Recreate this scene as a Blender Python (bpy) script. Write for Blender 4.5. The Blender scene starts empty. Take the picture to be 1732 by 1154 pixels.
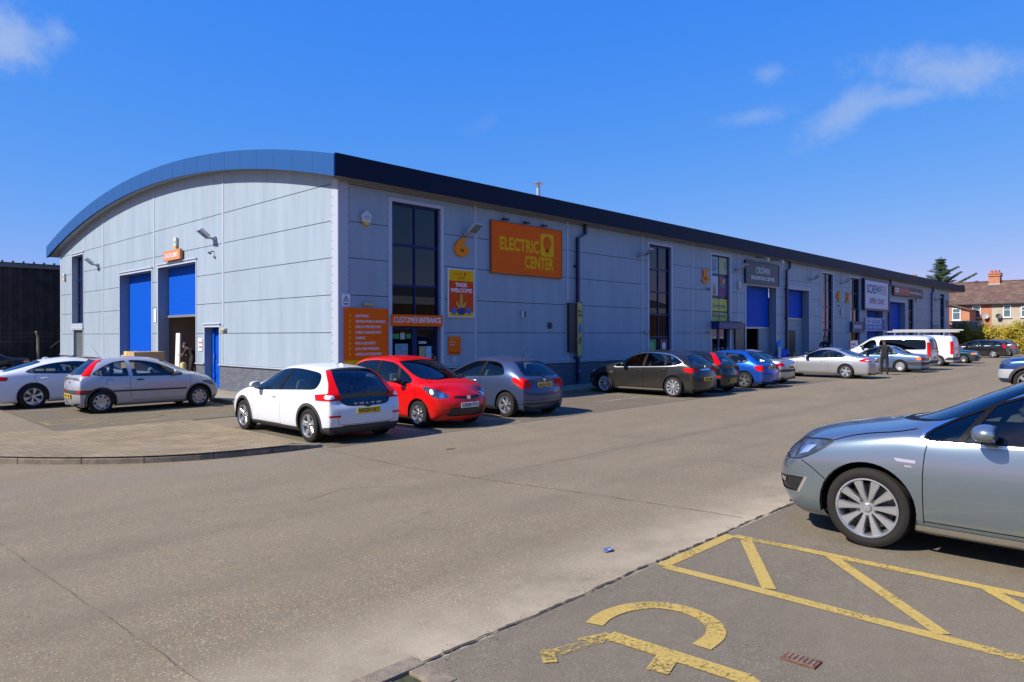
import bpy, bmesh, math, random
from mathutils import Vector, Matrix
from mathutils.bvhtree import BVHTree
from math import sin, cos, pi, radians, sqrt, atan2
random.seed(7)
scene = bpy.context.scene
COL = scene.collection

# ---------------------------------------------------------------- helpers
def sm(t):
    t = max(0.0, min(1.0, t)); return t*t*(3-2*t)
def gz(y):                                   # the yard falls gently towards the units
    return .26*(1-sm((y-2.2)/7.3))

def tag(o, label=None, cat=None, group=None, kind=None):
    if label: o['label'] = label
    if cat: o['category'] = cat
    if group: o['group'] = group
    if kind: o['kind'] = kind
    return o

ORG = {}
def thing(name, label, cat, loc=(0,0,0), rz=0, group=None):
    o = bpy.data.objects.new(name, None); COL.objects.link(o)
    o.empty_display_size = .2
    o.location = loc; o.rotation_euler = (0,0,rz)
    ORG[o] = Vector(loc)
    return tag(o, label, cat, group)

def link_mesh(name, me, parent=None):
    o = bpy.data.objects.new(name, me); COL.objects.link(o)
    if parent is not None:
        o.parent = parent
    return o

class MB:
    """collects shapes that become ONE mesh"""
    def __init__(s): s.v = []; s.f = []; s.m = []; s.mi = 0
    def add(s, vs, fs):
        b = len(s.v); s.v += [tuple(v) for v in vs]
        for f in fs: s.f.append([b+i for i in f]); s.m.append(s.mi)
        return s
    def quad(s, a, b, c, d): return s.add([a,b,c,d], [(0,1,2,3)])
    def box(s, x0, x1, y0, y1, z0, z1):
        return s.add([(x0,y0,z0),(x1,y0,z0),(x1,y1,z0),(x0,y1,z0),(x0,y0,z1),(x1,y0,z1),(x1,y1,z1),(x0,y1,z1)],
            [(0,3,2,1),(4,5,6,7),(0,1,5,4),(1,2,6,5),(2,3,7,6),(3,0,4,7)])
    def cyl(s, p, q, r, r2=None, n=12, caps=True):
        p = Vector(p); q = Vector(q); r2 = r if r2 is None else r2
        d = (q-p).normalized(); a = d.orthogonal().normalized(); b = d.cross(a)
        vs = []
        for k in range(n):
            t = 2*pi*k/n; e = a*cos(t)+b*sin(t)
            vs.append(p+e*r); vs.append(q+e*r2)
        fs = [(2*k, 2*((k+1)%n), 2*((k+1)%n)+1, 2*k+1) for k in range(n)]
        if caps: fs += [tuple(2*k for k in range(n))[::-1], tuple(2*k+1 for k in range(n))]
        return s.add(vs, fs)
    def tube(s, pts, r, n=8):
        for a, b in zip(pts, pts[1:]): s.cyl(a, b, r, n=n)
        return s
    def prism(s, poly, o, e1, e2, e3):
        """polygon (a,b) in plane e1,e2 at origin o, extruded by vector e3"""
        o = Vector(o); e1 = Vector(e1); e2 = Vector(e2); e3 = Vector(e3); n = len(poly)
        vs = [o+e1*a+e2*b for a, b in poly] + [o+e1*a+e2*b+e3 for a, b in poly]
        return s.add(vs, [tuple(range(n))[::-1], tuple(range(n, 2*n))]+[(k,(k+1)%n,n+(k+1)%n,n+k) for k in range(n)])
    def lathe(s, prof, o, ax, n=32, close=False):
        """prof [(radius, along)] about axis ax through o"""
        o = Vector(o); d = Vector(ax).normalized(); a = d.orthogonal().normalized(); b = d.cross(a)
        vs = []; m = len(prof)
        for k in range(n):
            t = 2*pi*k/n; e = a*cos(t)+b*sin(t)
            vs += [o+e*r+d*h for r, h in prof]
        fs = []
        for k in range(n):
            k2 = (k+1) % n
            for j in range(m-1 if not close else m):
                j2 = (j+1) % m
                fs.append((k*m+j, k2*m+j, k2*m+j2, k*m+j2))
        return s.add(vs, fs)
    def ball(s, c, r, seg=16, rings=10):
        c = Vector(c); r = Vector(r) if hasattr(r, '__len__') else Vector((r,r,r))
        vs = []; fs = []
        for i in range(rings+1):
            p = pi*i/rings
            for k in range(seg):
                t = 2*pi*k/seg
                vs.append(c+Vector((r.x*sin(p)*cos(t), r.y*sin(p)*sin(t), r.z*cos(p))))
        for i in range(rings):
            for k in range(seg):
                k2 = (k+1) % seg
                fs.append((i*seg+k, (i+1)*seg+k, (i+1)*seg+k2, i*seg+k2))
        return s.add(vs, fs)
    def build(s, name, mat, parent=None, world=False, smooth=False, bevel=0, ang=40, seg=1):
        me = bpy.data.meshes.new(name)
        off = ORG.get(parent, Vector((0,0,0))) if world else Vector((0,0,0))
        me.from_pydata([(v[0]-off.x, v[1]-off.y, v[2]-off.z) for v in s.v], [], s.f)
        mats = mat if isinstance(mat, (list, tuple)) else [mat]
        for m in mats: me.materials.append(m)
        if len(mats) > 1:
            for p, mi in zip(me.polygons, s.m): p.material_index = mi
        bm = bmesh.new(); bm.from_mesh(me)
        bmesh.ops.remove_doubles(bm, verts=bm.verts, dist=1e-5)
        bmesh.ops.recalc_face_normals(bm, faces=bm.faces) if bevel or smooth else None
        if bevel:
            es = [e for e in bm.edges if len(e.link_faces) == 2 and e.calc_face_angle(0) > radians(30)]
            bmesh.ops.bevel(bm, geom=es, offset=bevel, segments=seg, profile=.6, affect='EDGES', clamp_overlap=True)
        for f in bm.faces: f.smooth = smooth
        if smooth:
            for e in bm.edges:
                if len(e.link_faces) == 2 and e.calc_face_angle(0) > radians(ang): e.smooth = False
        bm.to_mesh(me); bm.free()
        o = link_mesh(name, me, parent)
        if off.length and parent is not None and not isinstance(parent.data, type(None)) : pass
        ORG[o] = ORG.get(parent, Vector((0,0,0)))
        return o

def explode(o):
    """one object per separate piece, all with the same name and parent"""
    me = o.data; n = len(me.vertices); root = list(range(n))
    def find(i):
        while root[i] != i: root[i] = root[root[i]]; i = root[i]
        return i
    for e in me.edges: root[find(e.vertices[0])] = find(e.vertices[1])
    groups = {}
    for p in me.polygons: groups.setdefault(find(p.vertices[0]), []).append(p)
    nm = o.name.split('.')[0]; par = o.parent; m = me.materials[0]; sm_ = me.polygons[0].use_smooth; org = ORG.get(o)
    for ps in groups.values():
        idx = {}; vs = []; fs = []
        for p in ps:
            f = []
            for v in p.vertices:
                if v not in idx: idx[v] = len(vs); vs.append(tuple(me.vertices[v].co))
                f.append(idx[v])
            fs.append(f)
        m2 = bpy.data.meshes.new(nm); m2.from_pydata(vs, [], fs); m2.materials.append(m)
        for p in m2.polygons: p.use_smooth = sm_
        q = link_mesh(nm, m2, par); ORG[q] = org
    bpy.data.objects.remove(o)
# ---------------------------------------------------------------- materials
def N(nt, t, **kw):
    n = nt.nodes.new(t)
    for k, v in kw.items(): setattr(n, k, v)
    return n
MATS = {}
def mat(name, col=(.5,.5,.5), rough=.5, metal=0, coat=0, spec=.5, emit=None, var=0, vs=6, bump=0, bs=80, alpha=None, dirt=0):
    if name in MATS: return MATS[name]
    m = bpy.data.materials.new(name); m.use_nodes = True; MATS[name] = m
    nt = m.node_tree; b = nt.nodes['Principled BSDF']
    b.inputs['Base Color'].default_value = (*col, 1); b.inputs['Roughness'].default_value = rough
    b.inputs['Metallic'].default_value = metal; b.inputs['Coat Weight'].default_value = coat
    b.inputs['Coat Roughness'].default_value = .04
    b.inputs['Specular IOR Level'].default_value = spec
    if emit: b.inputs['Emission Color'].default_value = (*emit,1); b.inputs['Emission Strength'].default_value = 1
    if alpha is not None: b.inputs['Alpha'].default_value = alpha
    if var or bump or dirt:
        tc = N(nt,'ShaderNodeTexCoord')
    if var:
        no = N(nt,'ShaderNodeTexNoise'); no.inputs['Scale'].default_value = vs; no.inputs['Detail'].default_value = 6
        nt.links.new(tc.outputs['Object'], no.inputs['Vector'])
        mr = N(nt,'ShaderNodeMapRange'); mr.inputs['To Min'].default_value = 1-var; mr.inputs['To Max'].default_value = 1+var
        mr.inputs['From Min'].default_value = .3; mr.inputs['From Max'].default_value = .7
        nt.links.new(no.outputs['Fac'], mr.inputs['Value'])
        mx = N(nt,'ShaderNodeVectorMath', operation='SCALE'); mx.inputs[0].default_value = col
        nt.links.new(mr.outputs[0], mx.inputs['Scale']); nt.links.new(mx.outputs[0], b.inputs['Base Color'])
    if bump:
        n2 = N(nt,'ShaderNodeTexNoise'); n2.inputs['Scale'].default_value = bs; n2.inputs['Detail'].default_value = 4
        nt.links.new(tc.outputs['Object'], n2.inputs['Vector'])
        bp = N(nt,'ShaderNodeBump'); bp.inputs['Strength'].default_value = bump; bp.inputs['Distance'].default_value = .01
        nt.links.new(n2.outputs['Fac'], bp.inputs['Height']); nt.links.new(bp.outputs[0], b.inputs['Normal'])
    return m

def paint(name, col=(.5,.5,.5), metal=.55, rough=.32, dirt=.25, coat0=.7):
    """car paint: metallic base, clear coat, a little road dust low down"""
    if name in MATS: return MATS[name]
    m = mat(name, col, rough, metal, coat0, spec=.2)
    nt = m.node_tree; b = nt.nodes['Principled BSDF']
    b.inputs['Coat Roughness'].default_value = .03
    tc = N(nt,'ShaderNodeTexCoord'); sx = N(nt,'ShaderNodeSeparateXYZ'); nt.links.new(tc.outputs['Object'], sx.inputs[0])
    no = N(nt,'ShaderNodeTexNoise'); no.inputs['Scale'].default_value = 3; no.inputs['Detail'].default_value = 8; no.inputs['Roughness'].default_value=.7
    nt.links.new(tc.outputs['Object'], no.inputs['Vector'])
    mr = N(nt,'ShaderNodeMapRange'); mr.inputs['From Min'].default_value = .75; mr.inputs['From Max'].default_value = .15
    mr.inputs['To Min'].default_value = 0.0; mr.inputs['To Max'].default_value = dirt*2
    nt.links.new(sx.outputs['Z'], mr.inputs['Value'])
    mu = N(nt,'ShaderNodeMath', operation='MULTIPLY'); nt.links.new(mr.outputs[0], mu.inputs[0]); nt.links.new(no.outputs['Fac'], mu.inputs[1])
    mx = N(nt,'ShaderNodeMix', data_type='RGBA'); mx.inputs['A'].default_value = (*col,1); mx.inputs['B'].default_value = (.22,.19,.15,1)
    nt.links.new(mu.outputs[0], mx.inputs['Factor']); nt.links.new(mx.outputs['Result'], b.inputs['Base Color'])
    ml = N(nt,'ShaderNodeMath', operation='MULTIPLY_ADD'); ml.inputs[1].default_value = -.9; ml.inputs[2].default_value = coat0
    nt.links.new(mu.outputs[0], ml.inputs[0]); nt.links.new(ml.outputs[0], b.inputs['Coat Weight'])
    # fine orange peel
    n2 = N(nt,'ShaderNodeTexNoise'); n2.inputs['Scale'].default_value = 2.2; n2.inputs['Detail'].default_value = 1
    nt.links.new(tc.outputs['Object'], n2.inputs['Vector'])
    bp = N(nt,'ShaderNodeBump'); bp.inputs['Strength'].default_value = .05; bp.inputs['Distance'].default_value = .05
    nt.links.new(n2.outputs['Fac'], bp.inputs['Height']); nt.links.new(bp.outputs[0], b.inputs['Coat Normal'])
    return m

def glass(name, tint=(.5,.58,.56), ior=1.5, rough=0.0, refl=1.1):
    if name in MATS: return MATS[name]
    m = bpy.data.materials.new(name); m.use_nodes = True; MATS[name] = m
    nt = m.node_tree; nt.nodes.clear()
    out = N(nt,'ShaderNodeOutputMaterial'); tr = N(nt,'ShaderNodeBsdfTransparent'); tr.inputs[0].default_value = (*tint,1)
    gl = N(nt,'ShaderNodeBsdfGlossy'); gl.inputs['Roughness'].default_value = rough; gl.inputs[0].default_value = (.95,.97,1,1)
    fr = N(nt,'ShaderNodeFresnel'); fr.inputs[0].default_value = ior
    ma = N(nt,'ShaderNodeMath', operation='MULTIPLY_ADD'); ma.inputs[1].default_value = refl; ma.inputs[2].default_value = .02
    mx = N(nt,'ShaderNodeMixShader')
    nt.links.new(fr.outputs[0], ma.inputs[0]); nt.links.new(ma.outputs[0], mx.inputs[0])
    nt.links.new(tr.outputs[0], mx.inputs[1]); nt.links.new(gl.outputs[0], mx.inputs[2]); nt.links.new(mx.outputs[0], out.inputs[0])
    return m

# ---------------------------------------------------------------- lettering
def text_geo(s, bold=0.0):
    cu = bpy.data.curves.new('t', 'FONT'); cu.body = s; cu.size = 1; cu.resolution_u = 3; cu.offset = bold
    cu.extrude = .0
    ob = bpy.data.objects.new('t', cu); COL.objects.link(ob)
    dg = bpy.context.evaluated_depsgraph_get(); me = bpy.data.meshes.new_from_object(ob.evaluated_get(dg))
    vs = [tuple(v.co) for v in me.vertices]; fs = [tuple(p.vertices) for p in me.polygons]
    bpy.data.objects.remove(ob); bpy.data.curves.remove(cu); bpy.data.meshes.remove(me)
    return vs, fs
def put_text(mb, s, o, right, up, w, h, depth=.006, bold=0.0, lean=0):
    """lettering filling w x h with its lower left corner at o"""
    vs, fs = text_geo(s, bold)
    if not vs: return
    x0 = min(v[0] for v in vs); x1 = max(v[0] for v in vs); y0 = min(v[1] for v in vs); y1 = max(v[1] for v in vs)
    o = Vector(o); R = Vector(right); U = Vector(up); Nn = R.cross(U)
    sx = w/(x1-x0); sy = h/(y1-y0)
    P = [o+R*((x-x0)*sx+lean*(y-y0)*sy)+U*((y-y0)*sy) for x, y, z in vs]
    mb.add([p+Nn*depth for p in P], fs)
    if depth > .004:      # sides of the letters
        from collections import Counter
        cnt = Counter()
        for f in fs:
            for a, b in zip(f, f[1:]+f[:1]): cnt[(min(a,b),max(a,b))] += 1
        ed = [e for e, c in cnt.items() if c == 1]
        n = len(P)
        mb.add(P+[p+Nn*depth for p in P], [(a, b, n+b, n+a) for a, b in ed])
# ---------------------------------------------------------------- cars
def lerp(a, b, t): return a+(b-a)*t
def smooth_open(p, n=2):
    for _ in range(n): p = [p[0]]+[tuple(lerp(a[i], b[i], t) for i in (0,1)) for a, b in zip(p, p[1:]) for t in (.25,.75)]+[p[-1]]
    return p
def interp(pts, x):
    if x <= pts[0][0]: return pts[0][1]
    for (a, p), (b, q) in zip(pts, pts[1:]):
        if x <= b: return lerp(p, q, (x-a)/(b-a))
    return pts[-1][1]
def chaikin(poly, n=2, keep=()):
    for _ in range(n):
        out = []
        for i, (a, b) in enumerate(zip(poly, poly[1:]+poly[:1])):
            out.append((lerp(a[0],b[0],.25), lerp(a[1],b[1],.25))); out.append((lerp(a[0],b[0],.75), lerp(a[1],b[1],.75)))
        poly = out
    return poly
def chaikin3(poly, n):
    for _ in range(n):
        poly = [tuple(lerp(p, q, t) for p, q in zip(a, b)) for a, b in zip(poly, poly[1:]+poly[:1]) for t in (.25, .75)]
    return poly
def area(poly): return sum(a[0]*b[1]-b[0]*a[1] for a, b in zip(poly, poly[1:]+poly[:1]))/2
def offset(poly, d):
    s = 1 if area(poly) > 0 else -1; n = len(poly); out = []
    for i in range(n):
        p0 = Vector(poly[i-1]); p = Vector(poly[i]); p1 = Vector(poly[(i+1) % n])
        a = (p-p0).normalized(); b = (p1-p).normalized()
        na = Vector((a.y,-a.x))*s; nb = Vector((b.y,-b.x))*s
        m = na+nb; l = m.length
        m = m/l if l > 1e-6 else na
        c = max(.5, m.dot(na)); out.append(tuple(p+m*(d/c)))
    return out
def clip_half(poly, p, q):
    """keep the part of poly on the left of p->q"""
    f = lambda v: (q[0]-p[0])*(v[1]-p[1])-(q[1]-p[1])*(v[0]-p[0])
    out = []
    for a, b in zip(poly, poly[1:]+poly[:1]):
        fa, fb = f(a), f(b)
        if fa >= 0: out.append(a)
        if (fa >= 0) != (fb >= 0):
            t = fa/(fa-fb); out.append((lerp(a[0],b[0],t), lerp(a[1],b[1],t)))
    return out
def inside(poly, x, y):
    c = False; j = len(poly)-1
    for i in range(len(poly)):
        if (poly[i][1] > y) != (poly[j][1] > y) and x < (poly[j][0]-poly[i][0])*(y-poly[i][1])/(poly[j][1]-poly[i][1])+poly[i][0]: c = not c
        j = i
    return c
def circle(cx, cz, r, n=36, a0=0, a1=360): return [(cx+r*cos(radians(a0+(a1-a0)*k/n)), cz+r*sin(radians(a0+(a1-a0)*k/n))) for k in range(n + (1 if a1-a0 < 360 else 0))]
def ribbon(pts, w):
    """thin closed strip along a polyline"""
    L = []; R = []
    for i, p in enumerate(pts):
        a = Vector(pts[max(0,i-1)]); b = Vector(pts[min(len(pts)-1,i+1)]); d = (b-a).normalized(); n = Vector((-d.y,d.x))*w/2
        L.append(tuple(Vector(p)+n)); R.append(tuple(Vector(p)-n))
    return L+R[::-1]

def base_surface(sp, level):
    """box-shaped cage of the car body -> smooth surface; x runs from nose (0) to tail (L)"""
    L, W, H = sp['L'], sp['W'], sp['H']; hw = W/2
    wf = sp.get('plan', [(0,.80),(.35,.93),(.95,.99),(2.0,1.0),(L-1.0,.99),(L-.35,.94),(L,.82)])
    belt = sp['belt']; zb = sp.get('zb', .17); tum = sp.get('roofw', .62*hw)
    st = []
    for (x, z, kind) in sp['top']:
        f = interp(wf, x); wB = hw*.965*f; wM = hw*f; wS = hw*f*.965
        zB = interp(belt, x); s = dict(x=x)
        bow = 0
        if kind == 'h':
            zB = z-.13; zE = z-.035; wE = wB*.80; zG = z-.065; wG = wB*.93; bow = sp.get('bowh', .06)
        elif kind == 'c':
            zB = min(zB, z-.07); zE = z-.025; wE = wB*.86; zG = (zB+zE)/2+.008; wG = wB*.945; bow = sp.get('bowc', .20)
        elif kind == 'g':
            zE = z-sp.get('crown', .055); rw = tum*interp([(0,.97),(L*.5,1.0),(L*.75,.97),(L,.92)], x); wE = rw; zG = lerp(zB, zE, .52); wG = lerp(wB, rw, .45)+.012
            bow = sp.get('bowg', {}).get(x, 0.0)
        elif kind == 'b':
            zB = z-.12; zE = z-.03; wE = wB*.86; zG = z-.06; wG = wB*.95; bow = sp.get('bowb', -.05)
        zz = min(zB-.1, .66)
        s['row'] = [(wS*.88, zb), (wS, zb+.05), (wM*.985, lerp(zb+.05, zz, .5)), (wM, zz), (wB, zB), (wG, zG), (wE, zE)]
        s['t'] = (wE*.55, zE+.72*(z-zE), z, bow)
        st.append(s)
    fr = sp['front']; re_ = sp['rear']      # x at centre and corner for rows 0..6 (from nose / from tail)
    V = {}; vs = []
    def v(key, co):
        if key not in V: V[key] = len(vs); vs.append(co)
        return V[key]
    n = len(st); faces = []
    def sidev(i, j, s):
        x = st[i]['x']; y, z = st[i]['row'][j]
        if i == 0: x = fr[j][1]
        if i == n-1: x = L-re_[j][1]
        return v(('s',i,j,s), (x, y*s, z))
    def topv(i, k, s):    # k 0 edge, 1 mid, 2 centre
        if k == 0: return sidev(i, 6, s)
        ty, tz, cz, bow = st[i]['t']; x = st[i]['x']
        if i == 0: xx = (lerp(fr[6][1], fr[6][0], .75), fr[6][0])
        elif i == n-1: xx = (L-lerp(re_[6][1], re_[6][0], .75), L-re_[6][0])
        else: xx = (x-bow*.72, x-bow)
        return v(('t',i,1,s), (xx[0], ty*s, tz)) if k == 1 else v(('t',i,2,0), (xx[1], 0, cz))
    def endv(i, j, k, s):
        if k == 0: return sidev(i, j, s)
        if j == 6: return topv(i, k, s)
        y, z = st[i]['row'][j]; t = fr if i == 0 else re_
        xc, xe = t[j][0], t[j][1]
        if k == 1: x = lerp(xe, xc, .75); y *= .55
        else: x = xc; y = 0
        if i: x = L-x
        return v(('e',i,j,k,s if k == 1 else 0), (x, y*s, z))
    for s in (1, -1):
        for i in range(n-1):
            for j in range(6): faces.append([sidev(i,j,s), sidev(i+1,j,s), sidev(i+1,j+1,s), sidev(i,j+1,s)])
            for k in range(2): faces.append([topv(i,k,s), topv(i+1,k,s), topv(i+1,k+1,s), topv(i,k+1,s)])
        for i in (0, n-1):
            for j in range(6):
                for k in range(2): faces.append([endv(i,j,k,s), endv(i,j,k+1,s), endv(i,j+1,k+1,s), endv(i,j+1,k,s)])
    bm = bmesh.new(); bv = [bm.verts.new(c) for c in vs]
    for f in faces: bm.faces.new([bv[i] for i in f])
    bmesh.ops.recalc_face_normals(bm, faces=bm.faces)
    # the cage is open below: make sure normals point outwards
    if sum((f.calc_center_median().z-.6)*f.normal.z*f.calc_area() for f in bm.faces) < 0: bmesh.ops.reverse_faces(bm, faces=bm.faces)
    me = bpy.data.meshes.new('b'); bm.to_mesh(me); bm.free()
    ob = bpy.data.objects.new('b', me); COL.objects.link(ob)
    md = ob.modifiers.new('s', 'SUBSURF'); md.levels = level; md.render_levels = level; md.subdivision_type = 'CATMULL_CLARK'
    dg = bpy.context.evaluated_depsgraph_get(); m2 = bpy.data.meshes.new_from_object(ob.evaluated_get(dg))
    bpy.data.objects.remove(ob); bpy.data.meshes.remove(me)
    # scale so that the finished size is exact
    xs = [q.co.x for q in m2.vertices]; ys = [q.co.y for q in m2.vertices]; zs = [q.co.z for q in m2.vertices]
    for q in m2.vertices:
        q.co.x = (q.co.x-min(xs))/(max(xs)-min(xs))*L if False else q.co.x
    x0, x1, y1, z1 = min(xs), max(xs), max(ys), max(zs)
    for q in m2.vertices:
        q.co.x = (q.co.x-x0)/(x1-x0)*L; q.co.y *= hw/y1
        z = q.co.z; q.co.z = z*(1+(H/z1-1)*min(1,max(0,(z-.3)/.7)))
    return m2

class Body:
    def __init__(s, sp, level):
        s.sp = sp; m = base_surface(sp, level)
        bm = bmesh.new(); bm.from_mesh(m)
        s.tree_n = [v.normal.copy() for v in bm.verts]
        bm.normal_update(); bm.verts.ensure_lookup_table(); bm.faces.ensure_lookup_table()
        s.vn = [v.normal.copy() for v in bm.verts]; s.vc = [v.co.copy() for v in bm.verts]; s.fv = [[v.index for v in f.verts] for f in bm.faces]
        s.tree = BVHTree.FromBMesh(bm)
        bmesh.ops.bisect_plane(bm, geom=bm.verts[:]+bm.edges[:]+bm.faces[:], plane_co=(0,0,0), plane_no=(0,-1,0), clear_outer=True, dist=1e-5)
        s.bm = bm; bm.faces.layers.int.new('tag'); bm.faces.layers.int.new('mk'); s.lay = bm.faces.layers.int.get('tag'); s.tags = ['body']
        bpy.data.meshes.remove(m)
    def tid(s, name):
        if name not in s.tags: s.tags.append(name)
        return s.tags.index(name)
    def normal(s, co):
        p, n, i, d = s.tree.find_nearest(co)
        w = 0; acc = Vector((0,0,0))
        for k in s.fv[i]:
            d = (s.vc[k]-co).length; q = 1/(d*d+1e-7); acc += s.vn[k]*q
        return acc.normalized()
    def hit(s, x, z, side=1):
        """half width of the body at (x,z)"""
        h = s.tree.ray_cast(Vector((x, 3*side, z)), Vector((0,-side,0)))
        return abs(h[0].y) if h[0] else 0
    def hitx(s, y, z, rear=False):
        o = Vector((s.sp['L']+3 if rear else -3, y, z)); h = s.tree.ray_cast(o, Vector((-1 if rear else 1,0,0)))
        return h[0].x if h[0] else None
    def hitz(s, x, y):
        h = s.tree.ray_cast(Vector((x,y,4)), Vector((0,0,-1)))
        return h[0].z if h[0] else None
    def cut(s, poly, name, d='y', box=None, only=None, minn=.12):
        """knife the outline through the surface along d and give the inside a tag.
        d: 'y' (x,z) | 'f' front (y,z) | 'r' rear (y,z) | 'z' (x,y) | angle in degrees of view direction in plan: coords (u,z)"""
        if d == 'y': D = Vector((0,1,0)); E1 = Vector((1,0,0)); E2 = Vector((0,0,1))
        elif d == 'f': D = Vector((-1,0,0)); E1 = Vector((0,1,0)); E2 = Vector((0,0,1))
        elif d == 'r': D = Vector((1,0,0)); E1 = Vector((0,1,0)); E2 = Vector((0,0,1))
        elif d == 'z': D = Vector((0,0,1)); E1 = Vector((1,0,0)); E2 = Vector((0,1,0))
        else: a = radians(d); D = Vector((cos(a), sin(a), 0)); E1 = Vector((-sin(a), cos(a), 0)); E2 = Vector((0,0,1))
        if len(poly[0]) == 3: poly = [(Vector(p).dot(E1), Vector(p).dot(E2)) for p in poly]
        bm = s.bm; lay = s.lay; t = s.tid(name); eps = .003
        pu0 = min(p[0] for p in poly)-eps; pu1 = max(p[0] for p in poly)+eps; pv0 = min(p[1] for p in poly)-eps; pv1 = max(p[1] for p in poly)+eps
        onl = None if only is None else [s.tid(o) for o in only]
        cand = []
        for f in bm.faces:
            if f.normal.dot(D) < minn: continue
            if onl is not None and f[lay] not in onl: continue
            if box:
                c = f.calc_center_median()
                if not (box[0] <= c.x <= box[1]): continue
            us = [v.co.dot(E1) for v in f.verts]; vs_ = [v.co.dot(E2) for v in f.verts]
            if max(us) < pu0 or min(us) > pu1 or max(vs_) < pv0 or min(vs_) > pv1: continue
            cand.append(f)
        mark = bm.faces.layers.int.get('mk')
        if True:   # layers.new invalidates nothing but keep marks clean
            for f in bm.faces: f[mark] = 0
            for f in cand: f[mark] = 1
        for a, b in zip(poly, poly[1:]+poly[:1]):
            e = Vector((b[0]-a[0], b[1]-a[1]))
            if e.length < 1e-6: continue
            u0, u1 = min(a[0],b[0])-eps, max(a[0],b[0])+eps; v0, v1 = min(a[1],b[1])-eps, max(a[1],b[1])+eps
            n = (E1*(-e.y)+E2*e.x).normalized(); co = E1*a[0]+E2*a[1]
            fs = []
            for f in bm.faces:
                if not f[mark]: continue
                us = [v.co.dot(E1) for v in f.verts]
                if max(us) < u0 or min(us) > u1: continue
                vs_ = [v.co.dot(E2) for v in f.verts]
                if max(vs_) < v0 or min(vs_) > v1: continue
                fs.append(f)
            if not fs: continue
            es = set(); ve = set()
            for f in fs: es.update(f.edges); ve.update(f.verts)
            bmesh.ops.bisect_plane(bm, geom=list(ve)+list(es)+fs, plane_co=co, plane_no=n, dist=1e-5)
        c = 0
        for f in bm.faces:
            if not f[mark]: continue
            m = f.calc_center_median()
            if inside(poly, m.dot(E1), m.dot(E2)): f[lay] = t; c += 1
        return c
    def split(s):
        """-> {tag: (verts, faces, normals)} of the left half, shaded like the uncut surface"""
        bm = s.bm; lay = s.lay; out = {}
        cache = {}
        bm.verts.index_update()
        for f in bm.faces:
            t = s.tags[f[lay]]
            if t == 'hole': continue
            V, F, NN, idx = out.setdefault(t, ([], [], [], {}))
            fl = []
            for v in f.verts:
                if v.index not in idx:
                    idx[v.index] = len(V); V.append(v.co.copy())
                    if v.index not in cache: cache[v.index] = s.normal(v.co)
                    NN.append(cache[v.index])
                fl.append(idx[v.index])
            F.append(fl)
        return out

def panel_mesh(name, V, F, NN, mirror=None, push=0.0, flange=0.0, x0=0.0, sides=(1,-1)):
    """mirror: both halves in one mesh; sides used otherwise one at a time. x -> forward = x0 - x"""
    from collections import Counter
    vs = []; fs = []; ns = []
    cnt = Counter()
    for f in F:
        for a, b in zip(f, f[1:]+f[:1]): cnt[(min(a,b),max(a,b))] += 1
    bnd = [e for e, c in cnt.items() if c == 1 and not (abs(V[e[0]].y) < 1e-4 and abs(V[e[1]].y) < 1e-4)]
    for sd in sides:
        base = len(vs)
        for p, n in zip(V, NN):
            q = p+n*push; vs.append((x0-q.x, -q.y*sd, q.z)); ns.append(Vector((-n.x, -n.y*sd, n.z)))
        for f in F:
            g = [base+i for i in f]
            # (x,y)->(-x,-y) keeps the winding; a mirrored side flips it
            fs.append((g if sd == 1 else g[::-1], [ns[i] for i in (g if sd == 1 else g[::-1])]))
        if flange:
            for a, b in bnd:
                pa, pb = Vector(vs[base+a]), Vector(vs[base+b]); na, nb = ns[base+a], ns[base+b]
                k = len(vs); vs += [tuple(pa), tuple(pb), tuple(pb-nb*flange), tuple(pa-na*flange)]
                fn = (pb-pa).cross(na); fn = fn.normalized() if fn.length > 1e-9 else na
                ns += [fn]*4; fs.append(([k,k+1,k+2,k+3], [fn]*4))
    me = bpy.data.meshes.new(name); me.from_pydata(vs, [], [f for f, _ in fs])
    for p in me.polygons: p.use_smooth = True
    ln = []
    for p, (f, nn) in zip(me.polygons, fs):
        ln += [tuple(x) for x in nn]
    if len(ln) == len(me.loops): me.normals_split_custom_set(ln)
    return me

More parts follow.
